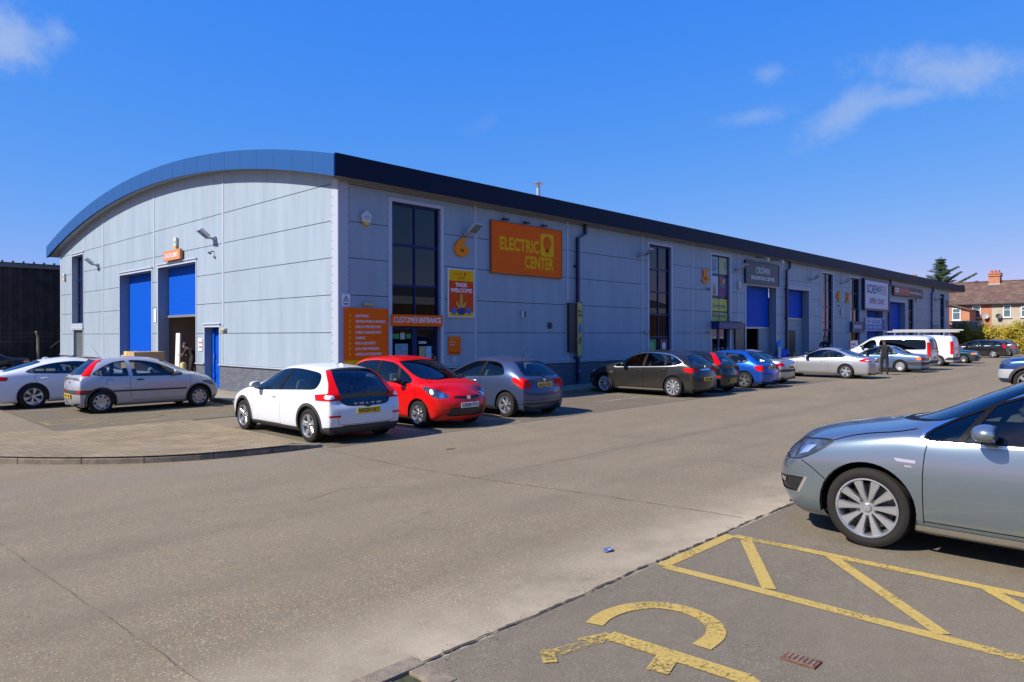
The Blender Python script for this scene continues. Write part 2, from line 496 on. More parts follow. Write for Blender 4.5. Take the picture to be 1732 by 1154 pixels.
def tyre_mb(r, w, rr):
    mb = MB(); h = w/2
    prof = [(rr-.005,-h*.80),(rr+.012,-h*.94),(lerp(rr,r,.45),-h*1.03),(r-.028,-h*.99),(r-.008,-h*.88),(r-.001,-h*.70)]
    for k in range(-2, 3):
        c = k*h*.27
        prof += [(r, c-h*.10),(r, c+h*.06),(r-.008, c+h*.075),(r-.008, c+h*.155)]
    prof = prof[:-2]
    prof += [(r-.001,h*.72),(r-.008,h*.88),(r-.028,h*.99),(lerp(rr,r,.45),h*1.03),(rr+.012,h*.94),(rr-.005,h*.80)]
    mb.lathe(prof, (0,0,0), (0,1,0), 48)
    return mb
def rim_mb(style, rr, w):
    """outer face looks along +y"""
    mb = MB(); h = w/2; o = h*.62
    mb.lathe([(rr*1.03,h*.93),(rr*1.03,h*1.0),(rr*.99,h*1.01),(rr*.955,h*.93),(rr*.93,h*.6),(rr*.90,-h*.7)], (0,0,0), (0,1,0), 48)
    def spoke(a, w0, w1, d0, d1, r0, r1, tw=0):
        ca, sa = cos(a), sin(a); e = Vector((ca,0,sa)); t = Vector((-sa,0,ca))
        P = []
        for r_, ww, dy in ((r0,w0,d0),(lerp(r0,r1,.5),lerp(w0,w1,.42),lerp(d0,d1,.62)),(r1,w1,d1)):
            P.append([e*r_-t*ww+Vector((0,dy-.012,0)), e*r_-t*ww*.72+Vector((0,dy,0)), e*r_+t*ww*.72+Vector((0,dy,0)), e*r_+t*ww+Vector((0,dy-.012,0)), e*r_+t*ww+Vector((0,dy-.045,0)), e*r_-t*ww+Vector((0,dy-.045,0))])
        vs = [q for ring in P for q in ring]; fs = []
        for i in range(2):
            for k in range(6): fs.append((i*6+k, i*6+(k+1)%6, (i+1)*6+(k+1)%6, (i+1)*6+k))
        mb.add(vs, fs)
    ry = h*.90; hy = h*.72
    if style == 'ten':
        for k in range(10): spoke(pi/2+2*pi*k/10, .015, .040, hy+.006, ry, rr*.22, rr*.95)
    elif style == 'twin':
        for k in range(5):
            for q in (-.20,.20): spoke(pi/2+2*pi*k/5+q, .012, .02, hy, ry, rr*.2, rr*.95)
    elif style == 'five':
        for k in range(5): spoke(pi/2+2*pi*k/5, .045, .05, hy, ry, rr*.2, rr*.95)
    elif style == 'six':
        for k in range(6): spoke(pi/2+2*pi*k/6, .02, .055, hy, ry, rr*.2, rr*.95)
    elif style == 'cap':          # pressed steel look cover with slots round the edge
        mb.lathe([(0.001,hy+.02),(rr*.25,hy+.018),(rr*.5,hy+.028),(rr*.66,hy+.03),(rr*.70,hy+.02)], (0,0,0), (0,1,0), 40)
        mb.lathe([(rr*.90,ry-.005),(rr*.96,ry)], (0,0,0), (0,1,0), 40)
        for k in range(8): spoke(pi/2+2*pi*k/8, .032, .045, hy+.02, ry-.004, rr*.66, rr*.95)
    elif style == 'disc':
        mb.lathe([(0.001,hy+.03),(rr*.2,hy+.03),(rr*.24,hy),(rr*.5,hy+.02),(rr*.8,hy+.03),(rr*.86,hy-.01),(rr*.97,ry)], (0,0,0), (0,1,0), 40)
    mb.lathe([(0.001,hy+.024),(rr*.12,hy+.023),(rr*.15,hy+.014),(rr*.155,hy+.004),(rr*.25,hy+.006),(rr*.28,hy-.04)], (0,0,0), (0,1,0), 24)
    return mb
def hub_mb(style, rr, w):
    mb = MB(); h = w/2; hy = h*.72
    mb.lathe([(.001,-h*.1),(rr*.78,-h*.1),(rr*.80,-h*.3)], (0,0,0), (0,1,0), 32)     # brake disc
    if style in ('ten','five','twin','six'):
        for k in range(5):
            a = pi/2+2*pi*k/5+.31; mb.cyl((cos(a)*rr*.30,hy-.03,sin(a)*rr*.30),(cos(a)*rr*.30,hy+.020,sin(a)*rr*.30),.012,n=8)
    return mb

def seat_mb(x, y, w, z=.30, back=.62, head=True, L=.5):
    mb = MB()
    mb.box(x-L*.9, x+.0, y-w/2, y+w/2, z, z+.14)
    # reclined back as a slanted box
    def sl(x0, z0, x1, z1, t, ww):
        mb.add([(x0-t,y-ww/2,z0),(x0,y-ww/2,z0),(x0,y+ww/2,z0),(x0-t,y+ww/2,z0),(x1-t*.7,y-ww*.42,z1),(x1,y-ww*.42,z1),(x1,y+ww*.42,z1),(x1-t*.7,y+ww*.42,z1)],
            [(0,3,2,1),(4,5,6,7),(0,1,5,4),(1,2,6,5),(2,3,7,6),(3,0,4,7)])
    sl(x+.04, z+.08, x+.17, z+back, .14, w)
    if head: sl(x+.165, z+back+.03, x+.195, z+back+.21, .09, min(w,.30))
    return mb

def build_car(name, label, sp, pnt, loc, rz, level=2, group=None, plates=None, near=False):
    """loc: point on the ground under the middle between the axles; rz: heading (+X of the car points forward)"""
    root = thing(name, label, 'van' if sp.get('van') else 'car', loc, rz, group or 'vehicles parked on the trading estate')
    L, W, H = sp['L'], sp['W'], sp['H']; fa = sp['fa']; ra = fa+sp['wb']; x0 = (fa+ra)/2
    R = sp.get('tyre', .315); TW = sp.get('tw', .205)
    B = Body(sp, level)
    blk = mat('black_plastic', (.012,.012,.013), .45); trim = mat('trim_plastic', (.03,.03,.032), .6, bump=.2, bs=300)
    chrome = mat('chrome', (.85,.86,.87), .28, 1.0); rub = mat('window_rubber', (.006,.006,.007), .55, spec=.12)
    gl = sp.get('glass', glass('car_glass', (.56,.63,.61))); red = mat('tail_red', (.58,.002,.001), .2, 0, .25, spec=.12); seam = mat('panel_gap', (.004,.004,.004), .8)
    lampm = mat('headlamp_clear', (.05,.07,.11), .10, .2, .5, spec=.3, var=.5, vs=12); amber = mat('lamp_amber', (.75,.20,.02), .15, 0, 1.0)
    MT = {'body':pnt, 'glass':gl, 'trim':trim, 'gloss':blk, 'chrome':chrome, 'rubber':rub, 'tail':red, 'head':lampm, 'seam':seam, 'amber':amber, 'grille':blk, 'privacy':glass('privacy_glass', (.05,.06,.065), 1.5, 0, .6), 'bumper':mat('bumper_silver', (.40,.41,.43), .4, .3), 'clear':mat('lamp_white', (.75,.75,.78), .1, .2, 1.0)}
    # ---- side windows
    if sp.get('dlo'):
        dlo = chaikin(sp['dlo'], sp.get('dlos', 2))
        if sp.get('dlochrome'): B.cut(offset(dlo, .036), 'side_window_chrome|chrome|.003', 'y', minn=.05)
        B.cut(offset(dlo, .012), 'window_seal|rubber|-.002', 'y', minn=.05)
        pil = sp['pillars']           # [(x_bottom,x_top,halfwidth)]
        cuts = [((-1,0),(-1,3))]
        edges = [(-5,-5)]+[(a, b) for a, b, _ in pil]+[(L+5,L+5)]
        hws = [0]+[h for _, _, h in pil]+[0]
        for i in range(len(edges)-1):
            a, b = edges[i], edges[i+1]; ha, hb = hws[i], hws[i+1] if i+1 < len(hws) else 0
            zt, zbm = 1.35, .95
            lp = ((a[0]+ha, zbm), (a[1]+ha, zt)); rp = ((b[0]-hb, zbm), (b[1]-hb, zt))
            p = clip_half(dlo, lp[1], lp[0]); p = clip_half(p, rp[0], rp[1])
            if len(p) >= 3 and abs(area(p)) > .004: B.cut(p, 'side_window|glass|-.006|%d' % i, 'y', minn=.05)
        for pi_ in sp.get('bodypillars', []):      # painted pillar between windows
            a, b, h = pi_; q = [(a-h,.95),(b-h,1.35),(b+h,1.35),(a+h,.95)]
            pts = clip_half(clip_half(offset(dlo,.014), q[1], q[0]), q[3], q[2])
            if len(pts) >= 3: B.cut(pts, 'body', 'y', minn=.05)
    # ---- windscreen and rear window
    if sp.get('screen'):
        p = sp['screen']; p = p+[(-a, b) for a, b in p[::-1]]
        B.cut(offset(chaikin(p,1), .022), 'windscreen_seal|rubber|-.001', 'f', box=sp.get('screenbox', (fa*.5, fa+1.7)), minn=.15)
        B.cut(chaikin(p,1), 'windscreen|glass|-.004', 'f', box=sp.get('screenbox', (fa*.5, fa+1.7)), minn=.15)
    if sp.get('rearwin'):
        p = sp['rearwin']; p = p+[(-a, b) for a, b in p[::-1]]; bx = sp.get('rearbox', (ra-.5, L))
        B.cut(offset(chaikin(p,1), sp.get('rearseal', .022)), 'rear_window_seal|gloss|-.001', 'r', box=bx, minn=.05)
        B.cut(chaikin(p,1), 'rear_window|glass|-.004', 'r', box=bx, minn=.05)
    # ---- other features: (poly, tag, dir, smooth, box)
    for ft in sp.get('feat', []):
        poly, tg, d, smo = ft[:4]; bx = ft[4] if len(ft) > 4 else None
        if d in ('f','r') and len(poly[0]) == 2 and min(p[0] for p in poly) <= 0.0001: poly = poly+[(-a, b) for a, b in poly[::-1] if a > 1e-4]
        if smo: poly = chaikin3(poly, smo)
        B.cut(poly, tg, d, box=bx, minn=.03)
    for sm_ in sp.get('seams', []) if (near or sp.get('seamy', True)) else []:
        pts, d = sm_[:2]; bx = sm_[2] if len(sm_) > 2 else None
        B.cut(ribbon(smooth_open(pts, 1), sp.get('seamw', .0075)), 'panel_gap|seam|-.012', d, box=bx, only=['body'])
    # ---- arches
    ar = R+sp.get('archgap', .045)
    for xa in (fa, ra):
        if sp.get('flare'):
            B.cut(circle(xa, R+.01, ar+sp['flare'], 40), 'arch_trim|trim|.008|%d' % (xa > fa), 'y')
        B.cut(circle(xa, R+.01, ar, 40), 'hole', 'y')
    for p in sp.get('sill', []): B.cut(p, 'sill_trim|trim|.004', 'y')
    parts = B.split()
    singles = {}
    for t, (V, F, NN, _) in parts.items():
        bits = t.split('|'); nm = bits[0]; mk = bits[1] if len(bits) > 1 else 'body'; push = float(bits[2]) if len(bits) > 2 else 0
        cen = any(abs(v.y) < 1e-3 for v in V)
        both = cen or nm in ('body','panel_gap')
        m_ = MT[mk]
        if nm == 'body':
            me = panel_mesh('body', V, F, NN, push=0, flange=.02, x0=x0); me.materials.append(pnt); body = link_mesh('body', me, root); continue
        for sds in ([(1,-1)] if both else [(1,), (-1,)]):
            me = panel_mesh(nm, V, F, NN, push=push, flange=.0 if mk in ('seam',) else .012, x0=x0, sides=sds); me.materials.append(m_)
            singles.setdefault(nm, []).append(me)
    for nm, ms in singles.items():
        for me in ms: link_mesh(nm, me, body if nm in ('panel_gap','window_seal') else root)
    P = lambda x, y, z: (x0-x, -y, z)
    # ---- wheel wells, underbody, cabin
    for xa in (fa, ra):
        for sd in (1,-1):
            ww = MB(); n = 16; vs = []
            for k in range(n+1):
                a = pi*(-.08+1.16*k/n)
                for yy in (W/2-.025, W/2-.36): vs.append((x0-xa+ar*1.02*cos(a), sd*yy, R+.01+ar*1.02*sin(a)))
            ww.add(vs, [(2*k,2*k+2,2*k+3,2*k+1) for k in range(n)])
            ww.add([vs[2*k+1] for k in range(n+1)]+[(x0-xa, sd*(W/2-.36), R*.6)], [(k,k+1,n+1) for k in range(n)])
            ww.build('wheel_well', mat('wheel_well_dark', (.01,.01,.01), .9), root)
    ub = MB(); zu = sp.get('zu', .20)
    ub.box(x0-L+.18, x0-.18, -W/2+.36, W/2-.36, zu, zu+.06)
    ub.box(x0-ra+ar+.02, x0-fa-ar-.02, -W/2+.07, W/2-.07, zu+.003, zu+.063)
    ub.box(x0-L+.12, x0-ra-ar-.01, -W/2+.22, W/2-.22, zu+.006, zu+.066)
    ub.cyl((x0-L+.03,-.42,zu+.03),(x0-L+.4,-.42,zu+.03),.028,n=10)
    ub.build('underbody', mat('underbody_dark', (.012,.012,.012), .9), root)
    cx = sp.get('cab', fa+.65); zc = sp.get('cabz', interp(sp['belt'], cx)-.05); cr = sp.get('cabr', L-.55)
    it = MB()
    it.box(x0-cr, x0-cx, -W/2+.16, W/2-.16, .27, .30)
    it.add([P(cx-.05,-W/2+.2,.5),P(cx-.05,W/2-.2,.5),P(cx+.32,W/2-.2,.5),P(cx+.32,-W/2+.2,.5),P(cx+.0,-W/2+.2,zc-.02),P(cx+.0,W/2-.2,zc-.02),P(cx+.26,W/2-.2,zc),P(cx+.26,-W/2+.2,zc)],
        [(0,3,2,1),(4,5,6,7),(0,1,5,4),(1,2,6,5),(2,3,7,6),(3,0,4,7)])
    for sd in (1,-1): it.box(x0-cr, x0-cx, sd*(W/2-.13)-.012, sd*(W/2-.13)+.012, .28, zc-.06)
    it.box(x0-cr-.02, x0-cr, -W/2+.16, W/2-.16, .28, zc-.03)
    it.box(x0-fa-ar+.02, x0-cx+.05, -W/2+.12, W/2-.12, .3, .31); it.box(x0-cx+.02, x0-cx+.05, -W/2+.12, W/2-.12, .3, zc-.12)
    if not sp.get('van'): it.box(x0-cr, x0-ra-.02, -W/2+.2, W/2-.2, zc-.10, zc-.07)
    it.build('interior', mat('cabin_dark', (.08,.08,.085), .8), root)
    sw = MB(); scx, scz = cx+.50, zc+.01      # steering wheel on the right-hand side of the car
    pts = [P(scx+.035*cos(a*pi/10)*.6-.0, W/4*1.0+.19*sin(a*pi/10), scz+.19*cos(a*pi/10)*.9) for a in range(21)]
    sw.tube(pts, .014, 6); sw.cyl(P(scx, W/4, scz), P(scx-.3, W/4, scz-.12), .03, n=8)
    for q in (1,-1): sw.cyl(P(scx, W/4, scz), P(scx, W/4+.18*q, scz), .016, n=6)
    sw.build('steering_wheel', blk, root, smooth=True)
    sf = mat(sp.get('seatname','seat_fabric'), sp.get('seatcol', (.14,.14,.155)), .9, var=.2, vs=30)
    sx = x0-(cx+1.08)
    for q in (1,-1): 
        s_ = seat_mb(0, q*W*.21, .50, .30, .60); 
        s_.v = [(sx-v[0]*1.0, v[1], v[2]) for v in s_.v]
        s_.build('seat', sf, root, smooth=True, bevel=.03, seg=2, ang=60)
    if not sp.get('noback'):
        s_ = MB(); sx2 = x0-min(cx+1.95, cr-.30)
        for q in (-.38,0.0,.38):
            t_ = seat_mb(0, q*W*.62, .40, .32, .56, head=True, L=.45); s_.add(t_.v, t_.f)
        s_.v = [(sx2-v[0], v[1], v[2]) for v in s_.v]
        s_.build('rear_seat', sf, root, smooth=True, bevel=.025, seg=1, ang=60)
    # ---- wheels
    rr = sp.get('rim', R*.66); tm = mat('tyre_rubber', (.020,.017,.015), .8, spec=.2, bump=.25, bs=120); rm = mat(sp.get('rimname','alloy'), sp.get('rimcol', (.55,.56,.58)), .28, .85)
    ty = None
    for xa in (fa, ra):
        for sd in (1,-1):
            a = 0 if sd == 1 else pi
            if ty is None:
                ty = tyre_mb(R, TW, rr).build('wheel', tm, root, smooth=True, ang=35); rim = rim_mb(sp.get('wheel','ten'), rr, TW).build('rim', rm, ty, smooth=True, ang=35)
                hb = hub_mb(sp.get('wheel','ten'), rr, TW).build('brake_disc', mat('brake_metal', (.10,.095,.09), .5, .8), ty, smooth=True)
                w = ty
            else:
                w = ty.copy(); COL.objects.link(w); w.parent = root
                for ch in (rim, hb):
                    c = ch.copy(); COL.objects.link(c); c.parent = w
            w.location = (x0-xa, sd*(W/2-TW/2-.025), R); w.rotation_euler = (0, random.uniform(-.5,.5), a)
    # ---- mirrors, handles, aerial, plates
    mx_, mz = sp.get('mirror', (cx+.42, interp(sp['belt'], cx+.42)+.05))
    my = B.hit(mx_, mz-.05) or W/2-.05
    for sd in (1,-1):
        mm = MB(); c = Vector(P(mx_-.02, sd*-(my+.135), mz+.045)); mm.ball(c, (.105,.118,.070), 18, 12)
        mm.v = [(v[0] if v[0] > c.x-.052 else c.x-.052, v[1], v[2] if v[2] > c.z-.055 else c.z-.055) for v in mm.v]
        mb_ = mm.build('door_mirror', pnt if sp.get('mirrorpaint', True) else blk, root, smooth=True, ang=50)
        a_ = MB(); a_.add([(c.x-.02,c.y,c.z-.05),(c.x+.04,c.y,c.z-.05),(c.x+.04,sd*(my-.03),c.z-.09),(c.x-.05,sd*(my-.03),c.z-.09),(c.x-.02,c.y,c.z-.075),(c.x+.03,c.y,c.z-.075),(c.x+.03,sd*(my-.03),c.z-.12),(c.x-.05,sd*(my-.03),c.z-.12)],
            [(0,1,2,3),(4,7,6,5),(0,4,5,1),(1,5,6,2),(2,6,7,3),(3,7,4,0)]); a_.build('mirror_arm', blk, mb_)
        g_ = MB(); g_.prism([(.055*cos(t)*1.0,.85*.06*sin(t)) for t in [k*pi/8 for k in range(16)]], (c.x-.054, c.y, c.z+.005), (0,1.6,0), (0,0,1), (-.002,0,0)); g_.build('mirror_glass', mat('mirror_silver', (.8,.82,.85), .03, 1), mb_)
        for (hx, hz) in sp.get('handles', []):
            yy = B.hit(hx, hz); hm = MB()
            hm.ball(P(hx, -sd*(yy+.004), hz), (.105,.026,.022), 12, 8)
            hm.build('door_handle', MT[sp.get('handlemat','body')], root, smooth=True)
            if near:
                hm = MB(); hm.ball(P(hx+.01, -sd*(yy-.012), hz-.004), (.08,.016,.034), 12, 8); hm.build('handle_recess', seam, root, smooth=True)
    if sp.get('aerial'):
        ax, tilt, ln = sp['aerial']; az = B.hitz(ax, 0); am = MB(); am.cyl(P(ax,0,az-.01), P(ax+ln*sin(tilt),0,az+ln*cos(tilt)), .004, .0025, 6); am.cyl(P(ax,0,az-.01), P(ax+.02,0,az+.02), .016, .01, 8); am.build('aerial', blk, root)
    if sp.get('fin'):
        ax = sp['fin']; az = B.hitz(ax, 0); am = MB(); am.ball(P(ax,0,az), (.09,.025,.045), 12, 8); am.build('roof_fin_aerial', pnt, root, smooth=True)
    if sp.get('wiper'):
        wx, wz = sp['wiper']; am = MB(); hx = B.hitx(0, wz, True) or L
        hx2 = B.hitx(.35, wz+.09, True) or hx
        am.cyl(P(hx+.01,0,wz), P(hx2+.012,-.36,wz+.07), .009, .006, 6); am.ball(P(hx,0,wz), (.03,.035,.03), 10, 6); am.build('rear_wiper', blk, root)
    if sp.get('fwiper', False) and near:
        am = MB()
        for q in (-.22, .12):
            pts = []
            for k in range(6):
                yy = q+.075*k; zz = B.hitz(cx+.10+ .012*k, yy); 
                if zz: pts.append(P(cx+.10+.012*k, -yy, zz+.012))
            if len(pts) > 1: am.tube(pts, .007, 6)
        am.build('windscreen_wiper', blk, root)
    for end, txt, pz, y_ in (plates or []):
        rear = end == 'r'; hx = B.hitx(y_, pz, rear)
        if hx is None: continue
        xx = x0-hx+( -.006 if rear else .006); sgn = -1 if rear else 1
        pm = MB(); pm.box(min(xx, xx+sgn*.008), max(xx, xx+sgn*.008), -y_-.26, -y_+.26, pz-.056, pz+.056)
        pl = pm.build('number_plate', mat('plate_yellow', (.62,.42,.015), .35) if rear else mat('plate_white', (.62,.62,.6), .35), root, bevel=.004)
        tm_ = MB(); xs = xx+sgn*.009
        put_text(tm_, txt, (xs, -y_+ (.235 if rear else -.235), pz-.038), (0, -1 if rear else 1, 0), (0,0,1), .47, .076, .002, .02)
        tm_.build('plate_lettering', mat('plate_black', (.01,.01,.01), .5), pl)
    for fn in sp.get('extra', []): fn(root, B, x0, P, MT, pnt)
    return root
# ---------------------------------------------------------------- the kinds of car on the estate
def badge(xz, r=.035, rear=True, m='chrome'):
    def fn(root, B, x0, P, MT, pnt):
        hx = B.hitx(0, xz, rear)
        if hx is None: return
        mb = MB(); x = x0-hx; s = -1 if rear else 1
        mb.cyl((x-.002*s,0,xz),(x+.012*s,0,xz), r, n=20); mb.build('badge', MT[m], root, smooth=True)
    return fn
def shrink3(p, k):
    n = len(p); c = [sum(q[i] for q in p)/n for i in range(3)]
    return [tuple(c[i]+(q[i]-c[i])*k for i in range(3)) for q in p]
HL5 = [(.08,.44,.66),(.20,.62,.645),(.33,.76,.645),(.44,.80,.66),(.60,.83,.76),(.68,.84,.85),(.60,.80,.86),(.36,.60,.825),(.14,.46,.775)]
def rear_text(s, y0, z, w, h, m):
    def fn(root, B, x0, P, MT, pnt):
        hx = B.hitx(y0, z, True)
        if hx is None: return
        g = MB(); put_text(g, s, P(hx+.008, y0-w/2, z-h/2), (0,-1,0), (0,0,1), w, h, .004, .01); g.build('rear_lettering', MT[m], root)
    return fn
def exhaust(root, B, x0, P, MT, pnt): pass
FRONT = [(.14,.40),(.05,.30),(.0,.21),(.0,.21),(.05,.27),(.09,.33),(.15,.40)]
REAR = [(.14,.32),(.04,.22),(.0,.15),(.02,.15),(.05,.18),(.07,.21),(.10,.25)]
def spec_five_door():      # long modern five-door hatchback
    L = 4.42; ra = 3.635
    return dict(L=L, W=1.81, H=1.50, fa=.95, wb=2.685, tyre=.325, rim=.236, tw=.215, roofw=.60, belt=[(0,.70),(1.3,.915),(2.2,.945),(3.9,1.02),(L,1.0)],
        top=[(.12,.77,'h'),(.36,.885,'h'),(.90,.975,'h'),(1.26,1.03,'c'),(1.46,1.11,'g'),(2.02,1.415,'g'),(2.35,1.475,'g'),(2.9,1.50,'g'),(3.5,1.445,'g'),(3.85,1.375,'g'),(4.16,1.08,'b'),(4.30,.98,'b'),(L,.92,'b')],
        bowg={1.46:.11, 2.02:.05, 3.85:-.05}, bowc=.12, bowb=-.0,
        front=FRONT, rear=[(.12,.30),(.03,.20),(.0,.14),(.02,.15),(.07,.19),(.10,.22),(.14,.26)],
        dlo=[(1.30,.93),(1.6,.938),(2.1,.952),(3.0,.985),(3.55,1.01),(3.92,1.07),(3.90,1.12),(3.55,1.305),(3.2,1.365),(2.7,1.395),(2.35,1.38),(2.05,1.31),(1.65,1.14)],
        dlochrome=True, pillars=[(1.62,1.88,.026),(2.52,2.56,.045),(3.36,3.30,.04)],
        screen=[(0,1.035),(.58,1.06),(.66,1.09),(.545,1.375),(.45,1.405),(0,1.43)], screenbox=(1.05,2.3),
        rearwin=[(0,1.09),(.50,1.10),(.60,1.13),(.50,1.32),(0,1.345)], rearbox=(3.75,4.35),
        seams=[([(1.40,.93),(1.375,.80),(1.365,.60),(1.37,.27)],'y'),([(2.53,.97),(2.52,.70),(2.50,.27)],'y'),([(3.42,1.0),(3.45,.85),(3.30,.62),(3.20,.50)],'y'),([(1.37,.29),(2.6,.29),(3.22,.29)],'y'),([(.66,.845),(.80,.90),(.98,.94),(1.16,.965),(1.30,1.0)],'y'),([(.40,.655),(.50,.60),(.615,.515)],'y'),([(3.9,.70),(4.05,.68)],'y')],
        feat=[(HL5,'headlight_surround|gloss|-.004',128,1),(shrink3(HL5,.88),'headlight|head|-.002',128,1),([(.22,.64,.69),(.30,.72,.675),(.36,.765,.74),(.33,.72,.785),(.25,.66,.77)],'lamp_reflector|chrome|-.003',128,0),([(.39,.78,.70),(.47,.805,.73),(.53,.81,.80),(.44,.78,.79)],'lamp_reflector|chrome|-.003',118,0),([(.355,.77,.675),(.375,.775,.68),(.40,.765,.80),(.38,.76,.80)],'lamp_divider|gloss|-.002',120,0),
            ([(0,.60),(.45,.60),(.47,.665),(0,.68)],'grille|grille|-.012','f',0,(0,.6)),([(0,.30),(.45,.30),(.40,.42),(0,.42)],'lower_grille|grille|-.012','f',0,(0,.6)),
            ([(.07,.58,.355),(.34,.83,.365),(.42,.86,.50),(.30,.82,.50),(.10,.64,.475)],'fog_surround|gloss|-.012',125,0),([(.11,.64,.43),(.22,.75,.43),(.24,.76,.47),(.12,.65,.465)],'fog_light|chrome|-.004',128,0),([(.345,.835,.365),(.37,.845,.365),(.45,.87,.51),(.42,.86,.51)],'fog_trim|chrome|.002',115,0),
            ([(4.39,.50,.90),(4.18,.78,.95),(3.98,.86,.93),(4.05,.86,.84),(4.25,.80,.78),(4.41,.52,.80)],'tail_light|tail|.003',48,1),
            ([(.3,.23),(.56,.25),(.56,.30),(.4,.29)] ,'body','y',0),
            ([(0,.86),(.30,.86),(.30,.90),(0,.90)],'tailgate_strip|chrome|.004','r',0,(3.9,L)),
            ([(1.31,.205),(3.26,.205),(3.26,.255),(1.31,.255)],'sill_strip|chrome|.004','y',0),
            ([(1.18,.742),(1.315,.738),(1.32,.762),(1.16,.768)],'side_badge|chrome|.003','y',0),([(1.24,.705),(1.29,.705),(1.29,.718),(1.24,.718)],'side_badge|chrome|.003','y',0)],
        handles=[(2.38,.83),(3.28,.865)], mirror=(1.83,.985), wheel='ten', cab=1.35, wiper=(4.2,1.09), extra=[badge(.97,.05)])
def spec_coupe_hatch():     # short three-door with a tall glass tailgate
    L = 4.25
    return dict(L=L, W=1.78, H=1.447, fa=.88, wb=2.64, tyre=.316, rim=.213, tw=.205, roofw=.60, belt=[(0,.70),(1.2,.875),(2.5,.93),(3.6,.97),(L,.92)],
        top=[(.10,.74,'h'),(.40,.86,'h'),(.9,.955,'h'),(1.15,.995,'c'),(1.36,1.08,'g'),(2.0,1.375,'g'),(2.3,1.43,'g'),(2.8,1.447,'g'),(3.4,1.40,'g'),(3.72,1.34,'g'),(4.0,1.03,'g'),(4.12,.92,'b'),(L,.86,'b')],
        bowg={1.36:.2, 2.0:.10, 3.72:-.12, 4.0:-.10}, bowb=-.06, plan=[(0,.80),(.35,.93),(.95,.99),(2.0,.985),(2.9,.985),(3.4,1.0),(L-.35,.95),(L,.86)],
        front=FRONT, rear=[(.13,.25),(.04,.15),(.0,.08),(.0,.08),(.07,.13),(.09,.15),(.12,.19)],
        dlo=[(1.36,.905),(1.7,.91),(2.4,.945),(3.2,.985),(3.60,1.0),(3.70,1.02),(3.72,1.10),(3.64,1.22),(3.52,1.285),(3.2,1.32),(2.8,1.35),(2.4,1.345),(2.05,1.29),(1.7,1.13)],
        pillars=[(2.42,2.58,.045)],
        screen=[(0,.985),(.58,1.01),(.66,1.035),(.545,1.33),(.45,1.36),(0,1.39)], screenbox=(.9,2.3),
        rearwin=[(0,.715),(.40,.715),(.52,.77),(.585,.93),(.50,1.31),(.40,1.345),(0,1.355)], rearbox=(3.55,L), rearseal=.03,
        seams=[([(1.40,.90),(1.33,.78),(1.32,.60),(1.34,.30)],'y'),([(2.46,.93),(2.50,.60),(2.46,.26)],'y'),([(1.34,.265),(2.46,.265)],'y'),([(.40,.66),(.65,.57)],'y'),([(.60,.80),(.9,.91),(1.2,.93)],'y'),([(.60,.62),(.64,.50),(.60,.36)],'r',(3.7,L)) ,([(0,.36),(.60,.36)],'r',(3.7,L))],
        feat=[([(.12,.50,.64),(.34,.74,.64),(.58,.81,.80),(.5,.76,.82),(.22,.54,.76)],'headlight|head|-.003',130,1),
            ([(0,.50),(.34,.50),(.40,.62),(0,.64)],'grille|grille|-.012','f',0,(0,.6)),
            # lamps climb the tailgate pillar and kick out sideways at the belt
            ([(3.72,.62,1.335),(3.84,.585,1.335),(4.10,.56,.93),(4.22,.56,.80),(4.02,.80,.80),(3.80,.87,.80),(3.77,.87,.905),(4.00,.73,.935),(3.90,.665,1.10)],'tail_light|tail|.006',35,0),
            ([(4.10,.67,.90),(3.98,.79,.90),(3.98,.79,.83),(4.12,.66,.83)],'tail_light_lens|clear|.009',35,1),
            ([(4.24,.60,.50),(4.12,.78,.50),(4.12,.78,.535),(4.24,.60,.535)],'rear_reflector|tail|.004',30,0),
            ([(0,.16),(.84,.16),(.84,.30),(.58,.30),(.52,.345),(0,.345)],'lower_bumper|trim|.002','r',0,(3.9,L)),
            ([(3.94,.16),(L,.16),(L,.33),(3.99,.31)],'bumper_corner|trim|.002','y',0)],
        sill=[[(1.25,.16),(3.15,.16),(3.18,.26),(1.23,.26)]], flare=.055,
        handles=[(2.22,.80)], mirror=(1.66,.96), mirrorpaint=True, wheel='five', cab=1.28, wiper=None, fin=3.3, extra=[rear_text('V O L V O',0,.735,.62,.035,'chrome'), rear_text('C30',-.60,.775,.11,.032,'gloss')])
